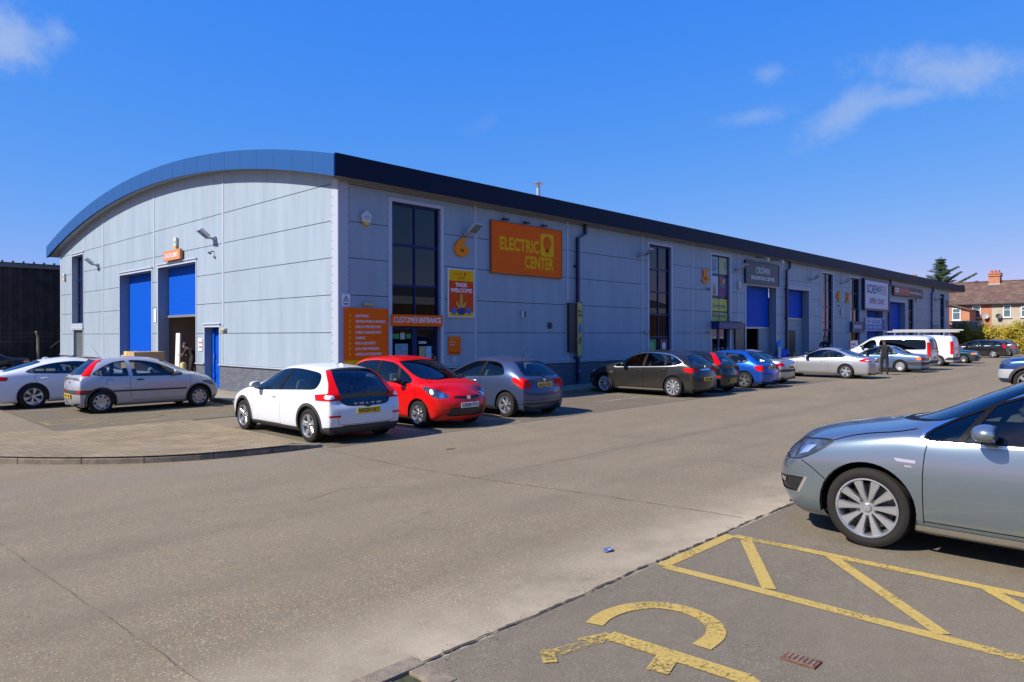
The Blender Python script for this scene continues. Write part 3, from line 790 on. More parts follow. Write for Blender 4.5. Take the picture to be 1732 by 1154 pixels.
def hatch(L, W, H, fa, wb, cowl, head, rr, base, belt, dlo=None, pillars=(), hood0=.76, tyre=.30, roofw=None, kind='hatch', **kw):
    cx, cz = cowl; hx, hz = head; rx, rz = rr; bx, bz = base; hw = W/2; bf, br = belt
    roofw = roofw or hw*.665
    top = [(.12,hood0,'h'),(.38,lerp(hood0,cz,.55),'h'),(cx-.28,cz-.035,'h'),(cx,cz,'c'),(cx+.2,cz+.09,'g'),(hx,hz,'g'),(hx+.32,lerp(hz,H,.75),'g'),((hx+rx)/2,H,'g'),(rx-.35,rz+.03,'g'),(rx,rz,'g')]
    if kind == 'hatch': top += [(bx,bz,'b'),(L-.10,bz-.06,'b'),(L,bz-.12,'b')]
    elif kind == 'saloon': top += [(bx-.06,bz+.03,'b'),(bx+.15,bz,'b'),(L-.15,bz-.02,'b'),(L,bz-.06,'b')]
    belt_ = [(0,bf-.15),(cx+.1,bf),(rx,br),(L,br-.01)]
    if dlo is None:
        dlo = [(cx+.12,bf+.03),(cx+.7,lerp(bf,br,.2)+.02),(rx-.15,br+.02),(rx+.12,br+.04),(rx-.10,rz-.11),(rx-.5,rz-.075),((hx+rx)/2,H-.105),(hx+.35,H-.12),(hx+.05,hz-.085)]
    d = dict(L=L, W=W, H=H, fa=fa, wb=wb, tyre=tyre, rim=tyre*.66, tw=.19, roofw=roofw, belt=belt_, top=top, bowg={cx+.2:.2, hx:.1, rx:-.05}, bowb=-.03,
        front=FRONT, rear=REAR, dlo=dlo, pillars=list(pillars), cab=cx+.13,
        screen=[(0,cz+.0),(hw*.62,cz+.02),(hw*.72,cz+.05),(roofw*.92,hz-.075),(roofw*.78,hz-.045),(0,hz-.025)], screenbox=(cx-.2,hx+.3),
        rearwin=[(0,bz+.03),(hw*.60,bz+.035),(hw*.68,bz+.07),(roofw*.84,rz-.065),(roofw*.72,rz-.04),(0,rz-.03)], rearbox=(rx-.3,bx+.2), seams=[], feat=[], handles=[(lerp(hx,rx,.35),bf-.09)],
        mirror=(cx+.50,bf+.05), wheel='cap')
    if kind == 'saloon': d['cabr'] = bx-.15
    d['seams'] += [([(cx+.05,bf+.02),(cx+.02,bf-.15),(cx+.03,.30)],'y'),([(.66,cz-.17),(cx-.2,cz-.08),(cx+.1,cz-.06)],'y')]
    d['feat'] += [([(0,.34),(.5,.34),(.46,.46),(0,.46)],'lower_grille|grille|-.012','f',0,(0,.6))]
    for k, v in kw.items():
        if k in ('seams','feat'): d[k] = d[k]+v
        else: d[k] = v
    return d
def headl(hw, z, ln=.34, h=.16, mat_='head'):
    a = [(.14,hw*.52,z-h*.45),(.36,hw*.90,z-h*.5),(.36+ln,hw*.985,z+h*.35),(.30+ln,hw*.93,z+h*.55),(.34,hw*.76,z+h*.45),(.18,hw*.55,z+h*.2)]
    return (a,'headlight|%s|-.003' % mat_,130,1)
def lampeye(x, y, z, r, d=130):
    a = radians(d); e = (-sin(a), cos(a)); return ([(x+e[0]*r*cos(t), y+e[1]*r*cos(t), z+r*sin(t)) for t in [k*pi/6 for k in range(12)]],'lamp_reflector|chrome|-.004',d,0)
def taill(L, hw, z0, z1, wi=.30, ln=.26, mk='tail', sm_=1):
    return ([(L-.06,hw-wi,z0),(L-.16,hw*.95,z0),(L-ln,hw*1.0,lerp(z0,z1,.3)),(L-ln-.03,hw*.98,z1),(L-.18,hw*.88,z1),(L-.10,hw-wi,z1-.02)],'tail_light|%s|.004' % mk,42,sm_)
def spec_small_silver():     # tall lamps up the rear pillars, grey upper bumper, slotted wheel covers
    L, W = 3.82, 1.646; hw = W/2
    return hatch(L,W,1.44,.76,2.49,(.98,.985),(1.68,1.365),(3.30,1.375),(3.66,.98),(.92,.955), tyre=.292, hood0=.73, roofw=.57,
        dlo=[(1.12,.925),(1.6,.925),(2.5,.945),(3.2,.965),(3.44,1.0),(3.40,1.06),(3.05,1.27),(2.75,1.335),(2.3,1.345),(1.9,1.27),(1.5,1.10)], pillars=[], bodypillars=[(2.55,2.59,.05)],
        seams=[([(2.56,.94),(2.58,.70),(2.55,.45),(2.50,.30)],'y'),([(1.03,.32),(2.48,.30)],'y'),([(.60,.60),(.60,.52)],'y'),([(.64,1.0),(.66,.7),(.62,.56)],'r',(3.2,L))],
        feat=[([(3.43,.60,1.385),(3.60,.54,1.36),(3.80,.66,1.0),(3.78,.70,.965),(3.62,.79,.97),(3.50,.70,1.2)],'tail_light|tail|.004',38,0),
            headl(hw,.66),([(0,.50),(.84,.50),(.84,.60),(0,.60)],'bumper_strip|trim|.004','r',0,(3.2,L)),([(3.28,.50),(L+.05,.50),(L+.05,.60),(3.28,.62)],'bumper_strip_side|trim|.004','y',0,),
            ([(3.80,.56,.545),(3.66,.78,.545),(3.60,.80,.59),(3.80,.56,.59)],'rear_reflector|tail|.008',35,0),
            ([(1.12,.53),(2.98,.545),(2.98,.583),(1.12,.568)],'side_rub_strip|gloss|.014','y',0)],
        flare=.035, handles=[(2.32,.84)], handlemat='gloss', mirrorpaint=True, wheel='cap', rimname='wheel_cover', rimcol=(.38,.39,.40), aerial=(3.05,.55,.42), extra=[badge(.80,.045), fuelflap(3.05,.80)])
def fuelflap(x, z):
    def fn(root, B, x0, P, MT, pnt):
        y = B.hit(x, z)
        mb = MB(); mb.lathe([(.075,.0),(.081,.002),(.082,-.01)], P(x,-(-y-.001),z), (0,-1,0), 24)
        mb.lathe([(.075,.0),(.081,.002),(.082,-.01)], P(x,y+.001,z), (0,-1,0), 24) if False else None
        mb.build('fuel_flap_ring', MT['seam'], root, smooth=True)
    return fn
def spec_small_black():
    s = spec_small_silver(); s['rimname']='alloy'; s['rimcol']=(.55,.56,.58); s['wheel']='twin'; s['extra'] = [badge(.80,.045,m='gloss')]; s['aerial'] = (3.1,.5,.2); return s
def spec_tall_mini():        # one-box small car seen from the front
    L, W = 3.85, 1.675; hw = W/2
    return hatch(L,W,1.525,.80,2.45,(.86,1.03),(1.72,1.455),(3.42,1.46),(3.72,1.02),(.92,1.0), tyre=.292, hood0=.80, roofw=.60, wheel='six',
        pillars=[(1.48,1.66,.04),(2.32,2.36,.05),(3.05,3.02,.035)],
        dlo=[(.98,.95),(1.5,.95),(2.5,.985),(3.3,1.02),(3.56,1.08),(3.45,1.25),(3.15,1.38),(2.6,1.42),(2.0,1.395),(1.75,1.335),(1.3,1.13)],
        seams=[([(2.34,.98),(2.34,.7),(2.32,.3)],'y'),([(3.1,1.0),(3.1,.8),(2.95,.55)],'y'),([(0,.40),(.75,.40)],'f',(0,.5))],
        feat=[([(.14,.40,.70),(.20,.52,.64),(.34,.73,.665),(.60,.81,.83),(.66,.815,.90),(.52,.72,.90),(.30,.56,.80)],'headlight|head|-.004',130,1),lampeye(.24,.60,.715,.05),lampeye(.42,.72,.79,.055),
            ([(0,.615),(.34,.64),(.38,.68),(.30,.70),(0,.685)],'grille|grille|-.012','f',1,(0,.5)),
            ([(0,.27),(.48,.27),(.56,.33),(.46,.385),(0,.385)],'lower_air_intake|grille|-.015','f',0,(0,.5)),
            taill(L,hw,.86,1.12)],
        extra=[badge(.655,.05,False)], handles=[(2.12,.84),(2.95,.88)], mirrorpaint=False, rearseal=.02, roofa=1)
def spec_blue_grey_three_door():
    L, W = 4.03, 1.73; hw = W/2
    return hatch(L,W,1.47,.87,2.54,(1.05,1.01),(1.93,1.40),(3.48,1.37),(3.86,.98),(.92,1.01), tyre=.305, roofw=.585, wheel='six',
        dlo=[(1.22,.94),(1.7,.945),(2.5,.985),(3.0,1.005),(3.28,1.03),(3.34,1.08),(3.16,1.26),(2.9,1.335),(2.5,1.35),(2.1,1.32),(1.6,1.12)], pillars=[(2.50,2.60,.04)],
        seams=[([(2.52,.98),(2.55,.7),(2.50,.28)],'y'),([(1.1,.27),(2.48,.27)],'y'),([(.62,.98),(.66,.75),(.62,.62),(.50,.55),(0,.55)],'r',(3.4,L)),([(0,.42),(.9,.42)],'r',(3.4,L))],
        feat=[([(4.02,.50,.70),(3.88,.72,.70),(3.74,.80,.80),(3.60,.82,.95),(3.72,.74,.985),(3.92,.60,.93),(4.0,.50,.80)],'tail_light|tail|.006',40,1),
            headl(hw,.72,.5,.18),([(0,.30),(.6,.30),(.56,.36),(0,.36)],'rear_intake|trim|.002','r',0,(3.4,L)),
            ([(3.25,.30),(L,.33),(L,.355),(3.3,.33)],'bumper_line|gloss|.002','y',0)],
        mirrorpaint=True, aerial=(3.2,.6,.38), wiper=(3.9,.99), handles=[(2.32,.86)], handlemat='chrome', extra=[badge(.90,.035)])
def spec_blue_hatch():
    L, W = 4.15, 1.735; hw = W/2
    return hatch(L,W,1.42,.87,2.51,(1.12,.96),(1.90,1.345),(3.42,1.35),(3.86,.94),(.88,.93), tyre=.305, roofw=.59, wheel='twin',
        pillars=[], bodypillars=[(2.48,2.50,.05)], seams=[([(2.48,.9),(2.5,.6),(2.46,.28)],'y'),([(.62,.95),(.64,.75),(.60,.56),(0,.56)],'r',(3.4,L))],
        dlo=[(1.28,.90),(1.8,.91),(3.0,.945),(3.50,.965),(3.46,1.06),(3.28,1.24),(3.0,1.29),(2.4,1.315),(2.1,1.285),(1.7,1.10)],
        feat=[([(4.12,.52,.64),(3.98,.80,.64),(3.86,.86,.70),(3.84,.86,.84),(3.95,.78,.86),(4.10,.56,.84)],'tail_light|tail|.006',40,1),headl(hw,.68)],
        handles=[(2.30,.80)], extra=[badge(.86,.03)], noback=False)
def spec_small_coupe():
    L, W = 3.95, 1.67; hw = W/2
    return hatch(L,W,1.38,.80,2.44,(1.05,.94),(1.80,1.30),(2.70,1.30),(3.25,.99),(.88,.93), kind='saloon', tyre=.295, roofw=.56, wheel='five', pillars=[],
        dlo=[(1.2,.90),(1.7,.905),(2.6,.94),(2.95,.96),(2.80,1.08),(2.5,1.20),(2.2,1.24),(1.95,1.22),(1.5,1.04)],
        feat=[([(3.94,.50,.72),(3.80,.76,.72),(3.70,.82,.80),(3.76,.80,.86),(3.92,.60,.86)],'tail_light|tail|.006',40,1),headl(hw,.66),
          ([(0,.50),(.84,.50),(.84,.60),(0,.60)],'bumper_strip|trim|.006','r',0,(3.2,L)),([(3.3,.50),(L+.05,.50),(L+.05,.60),(3.3,.60)],'bumper_strip_side|trim|.006','y',0)],
        handles=[(2.2,.80)], noback=True, extra=[])
def spec_silver_coupe():
    L, W = 4.64, 1.74; hw = W/2
    return hatch(L,W,1.40,.83,2.715,(1.35,.96),(2.15,1.335),(3.20,1.325),(3.92,1.0),(.88,.93), kind='saloon', tyre=.318, roofw=.57, wheel='five',
        dlo=[(1.52,.905),(2.0,.91),(3.0,.945),(3.62,.97),(3.30,1.15),(3.0,1.245),(2.7,1.29),(2.4,1.28),(2.2,1.24),(1.8,1.06)], pillars=[(2.78,2.80,.012)],
        seams=[([(2.78,.93),(2.80,.6),(2.76,.28)],'y'),([(1.4,.27),(2.76,.27)],'y')],
        feat=[([(4.60,.52,.78),(4.48,.74,.76),(4.25,.85,.78),(4.12,.86,.82),(4.30,.83,.90),(4.50,.66,.93)],'tail_light|tail|.006',42,1),headl(hw,.66,.3),
            ([(4.56,.58,.83),(4.40,.80,.81),(4.40,.80,.85),(4.54,.60,.87)],'tail_light_lens|clear|.009',42,0),
            ([(1.35,.30),(3.3,.30),(3.3,.33),(1.35,.33)],'sill_crease|body|.004','y',0)],
        handles=[(2.58,.80)], fin=None, extra=[badge(.9,.04)], rimcol=(.7,.71,.73), rimname='bright_alloy')
def spec_old_saloon():
    L, W = 4.60, 1.74; hw = W/2
    return hatch(L,W,1.42,.85,2.66,(1.42,.94),(2.10,1.35),(3.15,1.35),(3.70,.97),(.87,.90), kind='saloon', tyre=.312, roofw=.58, wheel='disc', hood0=.82,
        plan=[(0,.90),(.35,.97),(.95,.99),(2.0,1.0),(L-1,.99),(L-.35,.96),(L,.90)],
        front=[(.10,.20),(.02,.12),(.0,.10),(.03,.12),(.06,.14),(.07,.15),(.09,.18)], rear=[(.12,.20),(.02,.10),(.0,.08),(.03,.10),(.05,.11),(.06,.12),(.08,.14)],
        dlo=[(1.54,.895),(2.0,.90),(3.0,.92),(3.42,.93),(3.38,1.0),(3.08,1.24),(2.6,1.30),(2.25,1.29),(1.9,1.12)], pillars=[(2.50,2.50,.02),(3.12,3.02,.02)],
        seams=[([(2.50,.9),(2.50,.28)],'y'),([(3.25,.9),(3.28,.75),(3.1,.5)],'y')],
        feat=[([(4.58,.50,.66),(4.50,.82,.66),(4.30,.87,.66),(4.30,.87,.80),(4.50,.82,.80),(4.58,.50,.80)],'tail_light|tail|.006',40,0),
            ([(4.50,.80,.66),(4.30,.87,.66),(4.30,.87,.80),(4.50,.80,.80)],'indicator_light|amber|.009',60,0),
            ([(0,.62),(.45,.62),(.45,.78),(0,.78)],'rear_panel|gloss|.003','r',0,(4.2,L)),
            ([(3.75,.40),(L,.40),(L,.56),(3.75,.56)],'rear_bumper_side|trim|.012','y',0),([(0,.40),(.88,.40),(.88,.56),(0,.56)],'rear_bumper|trim|.014','r',0,(4.2,L)),
            ([(3.72,.57),(L,.57),(L,.59),(3.72,.59)],'bumper_chrome|chrome|.012','y',0),
            ([(.1,.62),(1.3,.62),(1.3,.635),(.1,.635)],'side_strip|chrome|.004','y',0),([(1.3,.60),(3.0,.60),(3.0,.62),(1.3,.62)],'side_strip_rear|chrome|.004','y',0),
            headl(hw,.66)], handles=[(2.30,.80),(3.10,.81)], handlemat='gloss', mirrorpaint=False, rimcol=(.68,.68,.68), rimname='steel_wheel_trim')
def spec_white_liftback():
    L, W = 4.71, 1.85; hw = W/2
    return hatch(L,W,1.39,.88,2.81,(1.38,.97),(2.22,1.32),(3.35,1.33),(4.35,1.0),(.90,.97), tyre=.335, roofw=.60, wheel='six', kind='saloon',
        dlo=[(1.56,.93),(2.2,.935),(3.2,.96),(3.92,.99),(3.70,1.10),(3.35,1.20),(2.9,1.265),(2.5,1.27),(2.25,1.225),(1.85,1.08)], pillars=[(2.72,2.74,.03),(3.42,3.36,.02)],
        rearwin=[(0,1.02),(.58,1.03),(.63,1.06),(.54,1.22),(.45,1.26),(0,1.29)], rearbox=(3.3,4.3),
        seams=[([(2.73,.95),(2.74,.6),(2.72,.27)],'y'),([(3.6,.97),(3.68,.8),(3.42,.55),(3.36,.4)],'y'),([(1.5,.26),(3.3,.26)],'y')],
        feat=[([(4.68,.50,.78),(4.55,.76,.78),(4.34,.90,.79),(4.32,.90,.88),(4.52,.78,.92),(4.66,.55,.91)],'tail_light|tail|.006',42,0),headl(hw,.66)],
        handles=[(2.50,.80),(3.42,.83)], fin=3.2, mirrorpaint=True, rimcol=(.6,.61,.63), rimname='alloy_grey')
def spec_estate(black=True):
    L, W = 4.55, 1.78; hw = W/2
    return hatch(L,W,1.50,.88,2.68,(1.15,1.0),(1.98,1.42),(3.95,1.43),(4.36,1.02),(.92,.97), tyre=.32, roofw=.60, wheel='five',
        pillars=[(1.60,1.8,.03),(2.50,2.53,.045),(3.42,3.38,.04)], seams=[([(2.5,.93),(2.52,.6),(2.5,.3)],'y'),([(3.4,.96),(3.42,.8),(3.25,.55)],'y')],
        feat=[taill(L,hw,.80,1.10,.26,.22),headl(hw,.72)], handles=[(2.35,.85),(3.3,.88)], wiper=(4.38,1.06), rimcol=(.7,.71,.72), rimname='bright_alloy')
def spec_old_estate():
    L, W = 4.20, 1.66; hw = W/2
    return hatch(L,W,1.40,.82,2.40,(1.30,.93),(1.95,1.33),(3.55,1.34),(3.98,.96),(.86,.90), tyre=.295, roofw=.57, wheel='disc', hood0=.78,
        front=[(.10,.20),(.02,.12),(.0,.10),(.03,.12),(.06,.14),(.08,.15),(.10,.18)], pillars=[(2.45,2.47,.03),(3.2,3.15,.03)],
        feat=[([(.07,.44,.60),(.10,.74,.60),(.10,.74,.73),(.07,.44,.73)],'headlight|clear|.003',160,0),([(.10,.72,.60),(.40,.80,.62),(.34,.80,.72),(.10,.72,.73)],'indicator_light|amber|.004',118,0),
            ([(0,.60),(.42,.60),(.42,.73),(0,.73)],'grille|grille|-.01','f',0,(0,.4)),([(0,.38),(.84,.38),(.84,.54),(0,.54)],'front_bumper|trim|.016','f',0,(0,.5)),([(-.05,.38),(.5,.38),(.5,.54),(-.05,.54)],'front_bumper_side|trim|.016','y',0),taill(L,hw,.62,.82)],
        mirrorpaint=False, handles=[(2.3,.78)], rimcol=(.35,.35,.36), rimname='steel_grey')
def spec_van(windows=True):
    L, W, H = 4.78, 1.90, 1.95; hw = W/2; fa = .83
    top = [(.12,.95,'h'),(.35,1.08,'h'),(.62,1.17,'h'),(.80,1.23,'c'),(.98,1.34,'g'),(1.62,1.80,'g'),(1.95,1.91,'g'),(2.6,1.95,'g'),(3.6,1.95,'g'),(4.4,1.93,'g'),(4.66,1.88,'g'),(4.74,1.20,'g'),(L,1.0,'b')]
    win = [(2.22,1.16),(4.45,1.16),(4.52,1.22),(4.50,1.62),(4.42,1.70),(2.25,1.70),(2.18,1.62),(2.18,1.22)]
    fwin = [(1.02,1.20),(1.98,1.16),(2.02,1.22),(2.0,1.68),(1.70,1.68),(1.45,1.52)]
    f = [(fwin,'door_window|glass|-.006','y',1,None),
         ([(4.76,.70,.75),(4.60,.93,.75),(4.60,.90,1.55),(4.72,.70,1.55)],'tail_light|tail|.006',55,0),
         ([(.16,.50,.80),(.34,.86,.80),(.62,.93,1.06),(.52,.88,1.12),(.30,.66,1.02)],'headlight|head|-.003',130,1),
         ([(0,.38),(.93,.38),(.93,.56),(0,.56)],'rear_bumper|trim|.010','r',0,(4.3,L)),
         ([(0,.60),(.6,.60),(.6,.80),(0,.80)],'grille|grille|-.012','f',0,(0,.7)),
         ([(2.1,.905),(4.0,.905),(4.0,.93),(2.1,.93)],'door_slide_rail|gloss|.006','y',0)]
    if windows:
        f += [(offset(win,.02),'window_seal|rubber|-.001','y',1,None),(win,'cabin_side_window|privacy|-.006','y',1,None),
              ([(.08,1.16),(.66,1.16),(.70,1.22),(.64,1.68),(.58,1.74),(.08,1.74)],'rear_door_window|privacy|-.004','r',0,(4.2,L))]
    return dict(van=True, L=L, W=W, H=H, fa=fa, wb=3.10, tyre=.325, rim=.20, tw=.21, roofw=.80, belt=[(0,1.0),(1.0,1.12),(L,1.12)], zb=.24, zu=.26, crown=.06,
        plan=[(0,.80),(.35,.93),(.95,.985),(2.0,1.0),(L-.35,.99),(L,.95)], top=top, bowg={.98:.22,1.62:.14,4.66:-.03,4.74:-.03}, bowb=-.03,
        front=[(.10,.36),(.03,.28),(.0,.20),(.0,.20),(.08,.27),(.12,.30),(.16,.34)], rear=[(.08,.14),(.02,.08),(.0,.05),(.0,.05),(.01,.06),(.02,.07),(.03,.08)],
        screen=[(0,1.24),(.66,1.27),(.72,1.32),(.62,1.72),(.52,1.77),(0,1.79)], screenbox=(.5,1.95),
        seams=[([(1.05,1.12),(1.0,.9),(1.22,.5),(1.25,.35)],'y'),([(2.08,1.70),(2.08,.35)],'y'),([(.02,1.8),(.02,.6)],'r',(4.2,L))], feat=f, handles=[(1.92,1.02)],
        mirror=(1.30,1.25), mirrorpaint=False, wheel='disc', cab=.95, cabz=1.05, cabr=L-.25, rimcol=(.45,.45,.46), rimname='steel_light', noback=not windows, seatcol=(.03,.03,.035))
def spec_four_by_four():
    L, W = 4.5, 1.80; hw = W/2
    d = hatch(L,W,1.76,.80,2.60,(1.25,1.12),(1.90,1.66),(3.7,1.68),(4.2,1.15),(1.06,1.08), tyre=.36, hood0=.98, zb=.32, roofw=.66, wheel='five', flare=.07,
        front=[(.08,.16),(.02,.10),(.0,.08),(.03,.10),(.06,.12),(.08,.13),(.10,.15)], plan=[(0,.93),(.35,.98),(.95,1.0),(L,.92)],
        dlo=[(1.40,1.10),(3.9,1.12),(3.85,1.50),(2.1,1.53),(1.95,1.50)], pillars=[(2.4,2.42,.04),(3.3,3.25,.04)], 
        screen=[(0,1.14),(.62,1.15),(.66,1.2),(.60,1.58),(0,1.61)], rearwin=[(0,1.17),(.6,1.17),(.56,1.58),(0,1.60)],
        feat=[([(.10,.52,.86),(.20,.86,.86),(.34,.89,.88),(.34,.87,1.0),(.20,.80,1.0),(.12,.52,.98)],'headlight|head|-.002',130,0),([(0,.80),(.45,.80),(.45,.96),(0,.96)],'grille|grille|-.01','f',0,(0,.5)),
            ([(0,.46),(.9,.46),(.9,.72),(0,.72)],'front_bumper|bumper|.02','f',0,(0,.6)),([(-.05,.46),(.42,.46),(.42,.72),(-.05,.72)],'front_bumper_side|bumper|.02','y',0)])
    d['zu'] = .36; return d
SAT, HUE, SKYS, EXPO, CLOUD = 1.0, .5, .10, .55, (3.3,4.0,5.4)
GRADE = ((.102,1.39,.031),(.179,.578,.164),(.337,.06,.60))
# ---------------------------------------------------------------- the trading unit
XG, YF = 10.8, 16.95                     # gable plane faces -X, long front faces -Y
def wp(side, u, o, z): return (u, YF-o, z) if side == 'f' else (XG-o, u, z)
def wbox(mb, side, u0, u1, o0, o1, z0, z1):
    if side == 'f': mb.box(u0, u1, YF-o1, YF-o0, z0, z1)
    else: mb.box(XG-o1, XG-o0, u0, u1, z0, z1)
    return mb
RV = {'f':((1,0,0),(0,0,1)), 'g':((0,-1,0),(0,0,1))}
def cladding(name='cladding', col=(.282,.338,.390)):
    m = mat(name, col, .5, 0, spec=.35)
    nt = m.node_tree; b = nt.nodes['Principled BSDF']
    tc = N(nt,'ShaderNodeTexCoord'); wv = N(nt,'ShaderNodeTexWave', wave_type='BANDS', bands_direction='Z'); wv.inputs['Scale'].default_value = 6.5
    nt.links.new(tc.outputs['Object'], wv.inputs['Vector'])
    bp = N(nt,'ShaderNodeBump'); bp.inputs['Strength'].default_value = .16; bp.inputs['Distance'].default_value = .004
    nt.links.new(wv.outputs['Fac'], bp.inputs['Height']); nt.links.new(bp.outputs[0], b.inputs['Normal'])
    no = N(nt,'ShaderNodeTexNoise'); no.inputs['Scale'].default_value = .8; no.inputs['Detail'].default_value = 8
    mp = N(nt,'ShaderNodeMapping'); mp.inputs['Scale'].default_value = (3,3,.5)
    nt.links.new(tc.outputs['Object'], mp.inputs[0]); nt.links.new(mp.outputs[0], no.inputs['Vector'])
    mr = N(nt,'ShaderNodeMapRange'); mr.inputs['From Min'].default_value = .3; mr.inputs['From Max'].default_value = .7; mr.inputs['To Min'].default_value = .90; mr.inputs['To Max'].default_value = 1.06
    nt.links.new(no.outputs['Fac'], mr.inputs['Value'])
    sc = N(nt,'ShaderNodeVectorMath', operation='SCALE'); sc.inputs[0].default_value = col; nt.links.new(mr.outputs[0], sc.inputs['Scale']); nt.links.new(sc.outputs[0], b.inputs['Base Color'])
    return m
def brick(name, c1, c2, mortar, w=.225, h=.075, axis='f'):
    m = mat(name, c1, .85)
    nt = m.node_tree; b = nt.nodes['Principled BSDF']
    tc = N(nt,'ShaderNodeTexCoord'); s = N(nt,'ShaderNodeSeparateXYZ'); c = N(nt,'ShaderNodeCombineXYZ'); nt.links.new(tc.outputs['Object'], s.inputs[0])
    ad = N(nt,'ShaderNodeMath', operation='ADD'); nt.links.new(s.outputs['X'], ad.inputs[0]); nt.links.new(s.outputs['Y'], ad.inputs[1])
    nt.links.new(ad.outputs[0], c.inputs['X']); nt.links.new(s.outputs['Z'], c.inputs['Y'])
    br = N(nt,'ShaderNodeTexBrick'); br.inputs['Color1'].default_value = (*c1,1); br.inputs['Color2'].default_value = (*c2,1); br.inputs['Mortar'].default_value = (*mortar,1)
    br.inputs['Scale'].default_value = 1; br.inputs['Brick Width'].default_value = w; br.inputs['Row Height'].default_value = h; br.inputs['Mortar Size'].default_value = .006; br.inputs['Bias'].default_value = -.1
    nt.links.new(c.outputs[0], br.inputs['Vector']); nt.links.new(br.outputs['Color'], b.inputs['Base Color'])
    bp = N(nt,'ShaderNodeBump'); bp.inputs['Strength'].default_value = .5; bp.inputs['Distance'].default_value = .008; bp.invert = True
    nt.links.new(br.outputs['Fac'], bp.inputs['Height']); nt.links.new(bp.outputs[0], b.inputs['Normal'])
    return m
CL = cladding(); TR = mat('trim_metal', (.37,.40,.46), .45, 0, spec=.4); BLUE = mat('frame_blue', (.003,.012,.085), .4, spec=.3); SHUT = mat('shutter_blue', (.001,.070,.43), .55, spec=.12)
NAVY = mat('fascia_blue', (.016,.075,.225), .5, 0, spec=.2); SOF = mat('soffit_tan', (.20,.19,.175), .6); PIPE = mat('downpipe_navy', (.01,.016,.07), .4)
GREYM = mat('frame_lip', (.30,.34,.40), .4); DKR = mat('dark_room', (.02,.02,.02), .9)
WG = glass('window_glass', (.12,.15,.18), 1.5, .01, .75)
PLB = brick('plinth_brick', (.085,.095,.12), (.13,.135,.16), (.05,.05,.055))
RV_JOINTS = [1.0,2.08,3.14,4.18,5.21,6.25]
def wall_cells(mb, side, u0, u1, z0, z1, holes, vj=(), top=None, gap=.02, th=.09, out=0.0):
    """panels between the joints, each a little block standing off the dark backing"""
    zs = [z0]+[j for j in RV_JOINTS if z0+.02 < j < z1-.02]+[z1]
    us = [u0]+[j for j in vj if u0 < j < u1]+[u1]
    for za, zb in zip(zs, zs[1:]):
        for ua, ub in zip(us, us[1:]):
            segs = []
            hz = sorted(set([za, zb]+[min(max(h[k], za), zb) for h in holes for k in (2,3) if h[0] < ub and h[1] > ua]))
            for a, b in zip(hz, hz[1:]):
                if b-a < 1e-4: continue
                cu = [ua]; hs = sorted([h for h in holes if h[2] <= a+1e-4 and h[3] >= b-1e-4 and h[0] < ub and h[1] > ua])
                x = ua
                for h in hs:
                    if h[0] > x+1e-4: segs.append((x, h[0], a, b))
                    x = max(x, h[1])
                if x < ub-1e-4: segs.append((x, ub, a, b))
            for (p, q, a, b) in segs:
                p2 = p+(gap/2 if p == ua else 0); q2 = q-(gap/2 if q == ub else 0); a2 = a+(gap/2 if a == za else 0); b2 = b-(gap/2 if b == zb else 0)
                if top is None: wbox(mb, side, p2, q2, out-th, out, a2, b2)
                else:
                    n = max(1, int((q2-p2)/.4)); 
                    if max(top(p2+(q2-p2)*k/n) for k in range(n+1)) < a2+.01: continue
                    if min(top(p2+(q2-p2)*k/n) for k in range(n+1)) > b2: wbox(mb, side, p2, q2, out-th, out, a2, b2); continue
                    for k in range(n):
                        r0 = p2+(q2-p2)*k/n; r1 = p2+(q2-p2)*(k+1)/n; t0 = min(top(r0), b2); t1 = min(top(r1), b2)
                        if t0 <= a2 and t1 <= a2: continue
                        t0 = max(t0, a2); t1 = max(t1, a2)
                        mb.quad(wp(side,r0,out,a2), wp(side,r1,out,a2), wp(side,r1,out,t1), wp(side,r0,out,t0))
UY0, UY1 = 16.5, 45.3            # span of the curved roof, eaves included
YM = (UY0+UY1)/2
AR = 60.5
def arc(y): return 8.62-AR+sqrt(AR*AR-(y-YM)**2)
UNIT = thing('industrial_building', 'long grey clad trade building with curved blue roof edge and brick plinth', 'building', (XG+.1, YF+.1, 0))
def U(mb, name, m, parent=None, **kw): return mb.build(name, m, parent or UNIT, world=True, **kw)
# openings: (u0,u1,z0,z1)
FH = [(12.62,14.50,.1,5.97),(26.42,28.25,.1,5.97),(32.05,33.95,.1,5.97),(35.82,39.64,.1,4.65),(41.05,44.50,.1,4.69),(46.73,48.6,.1,5.97),(51.93,53.9,.1,5.97),(55.4,59.3,.1,3.75),(60.9,65.3,.1,4.6),(66.14,67.8,.1,5.0),(76.83,78.5,.1,5.85)]
GH = [(40.16,42.09,2.63,6.12),(40.2,41.8,.1,2.28),(30.87,34.74,.1,4.70),(26.46,30.16,.1,4.74),(24.48,25.70,.1,2.30)]
XE = 80.4
mb = MB(); wall_cells(mb, 'f', XG+.34, XE-.1, 1.0, 6.35, FH, vj=[16.0,20.8,25.9,30.2,34.9,40.3,45.0,50.4,54.0,60.6,65.8,70.6,75.2])
wall_cells(mb, 'g', YF+.34, 44.2, 1.0, 8.6, GH, vj=[24.18,30.61,37.04], top=lambda u: arc(u)-.02)
U(mb, 'wall', CL)
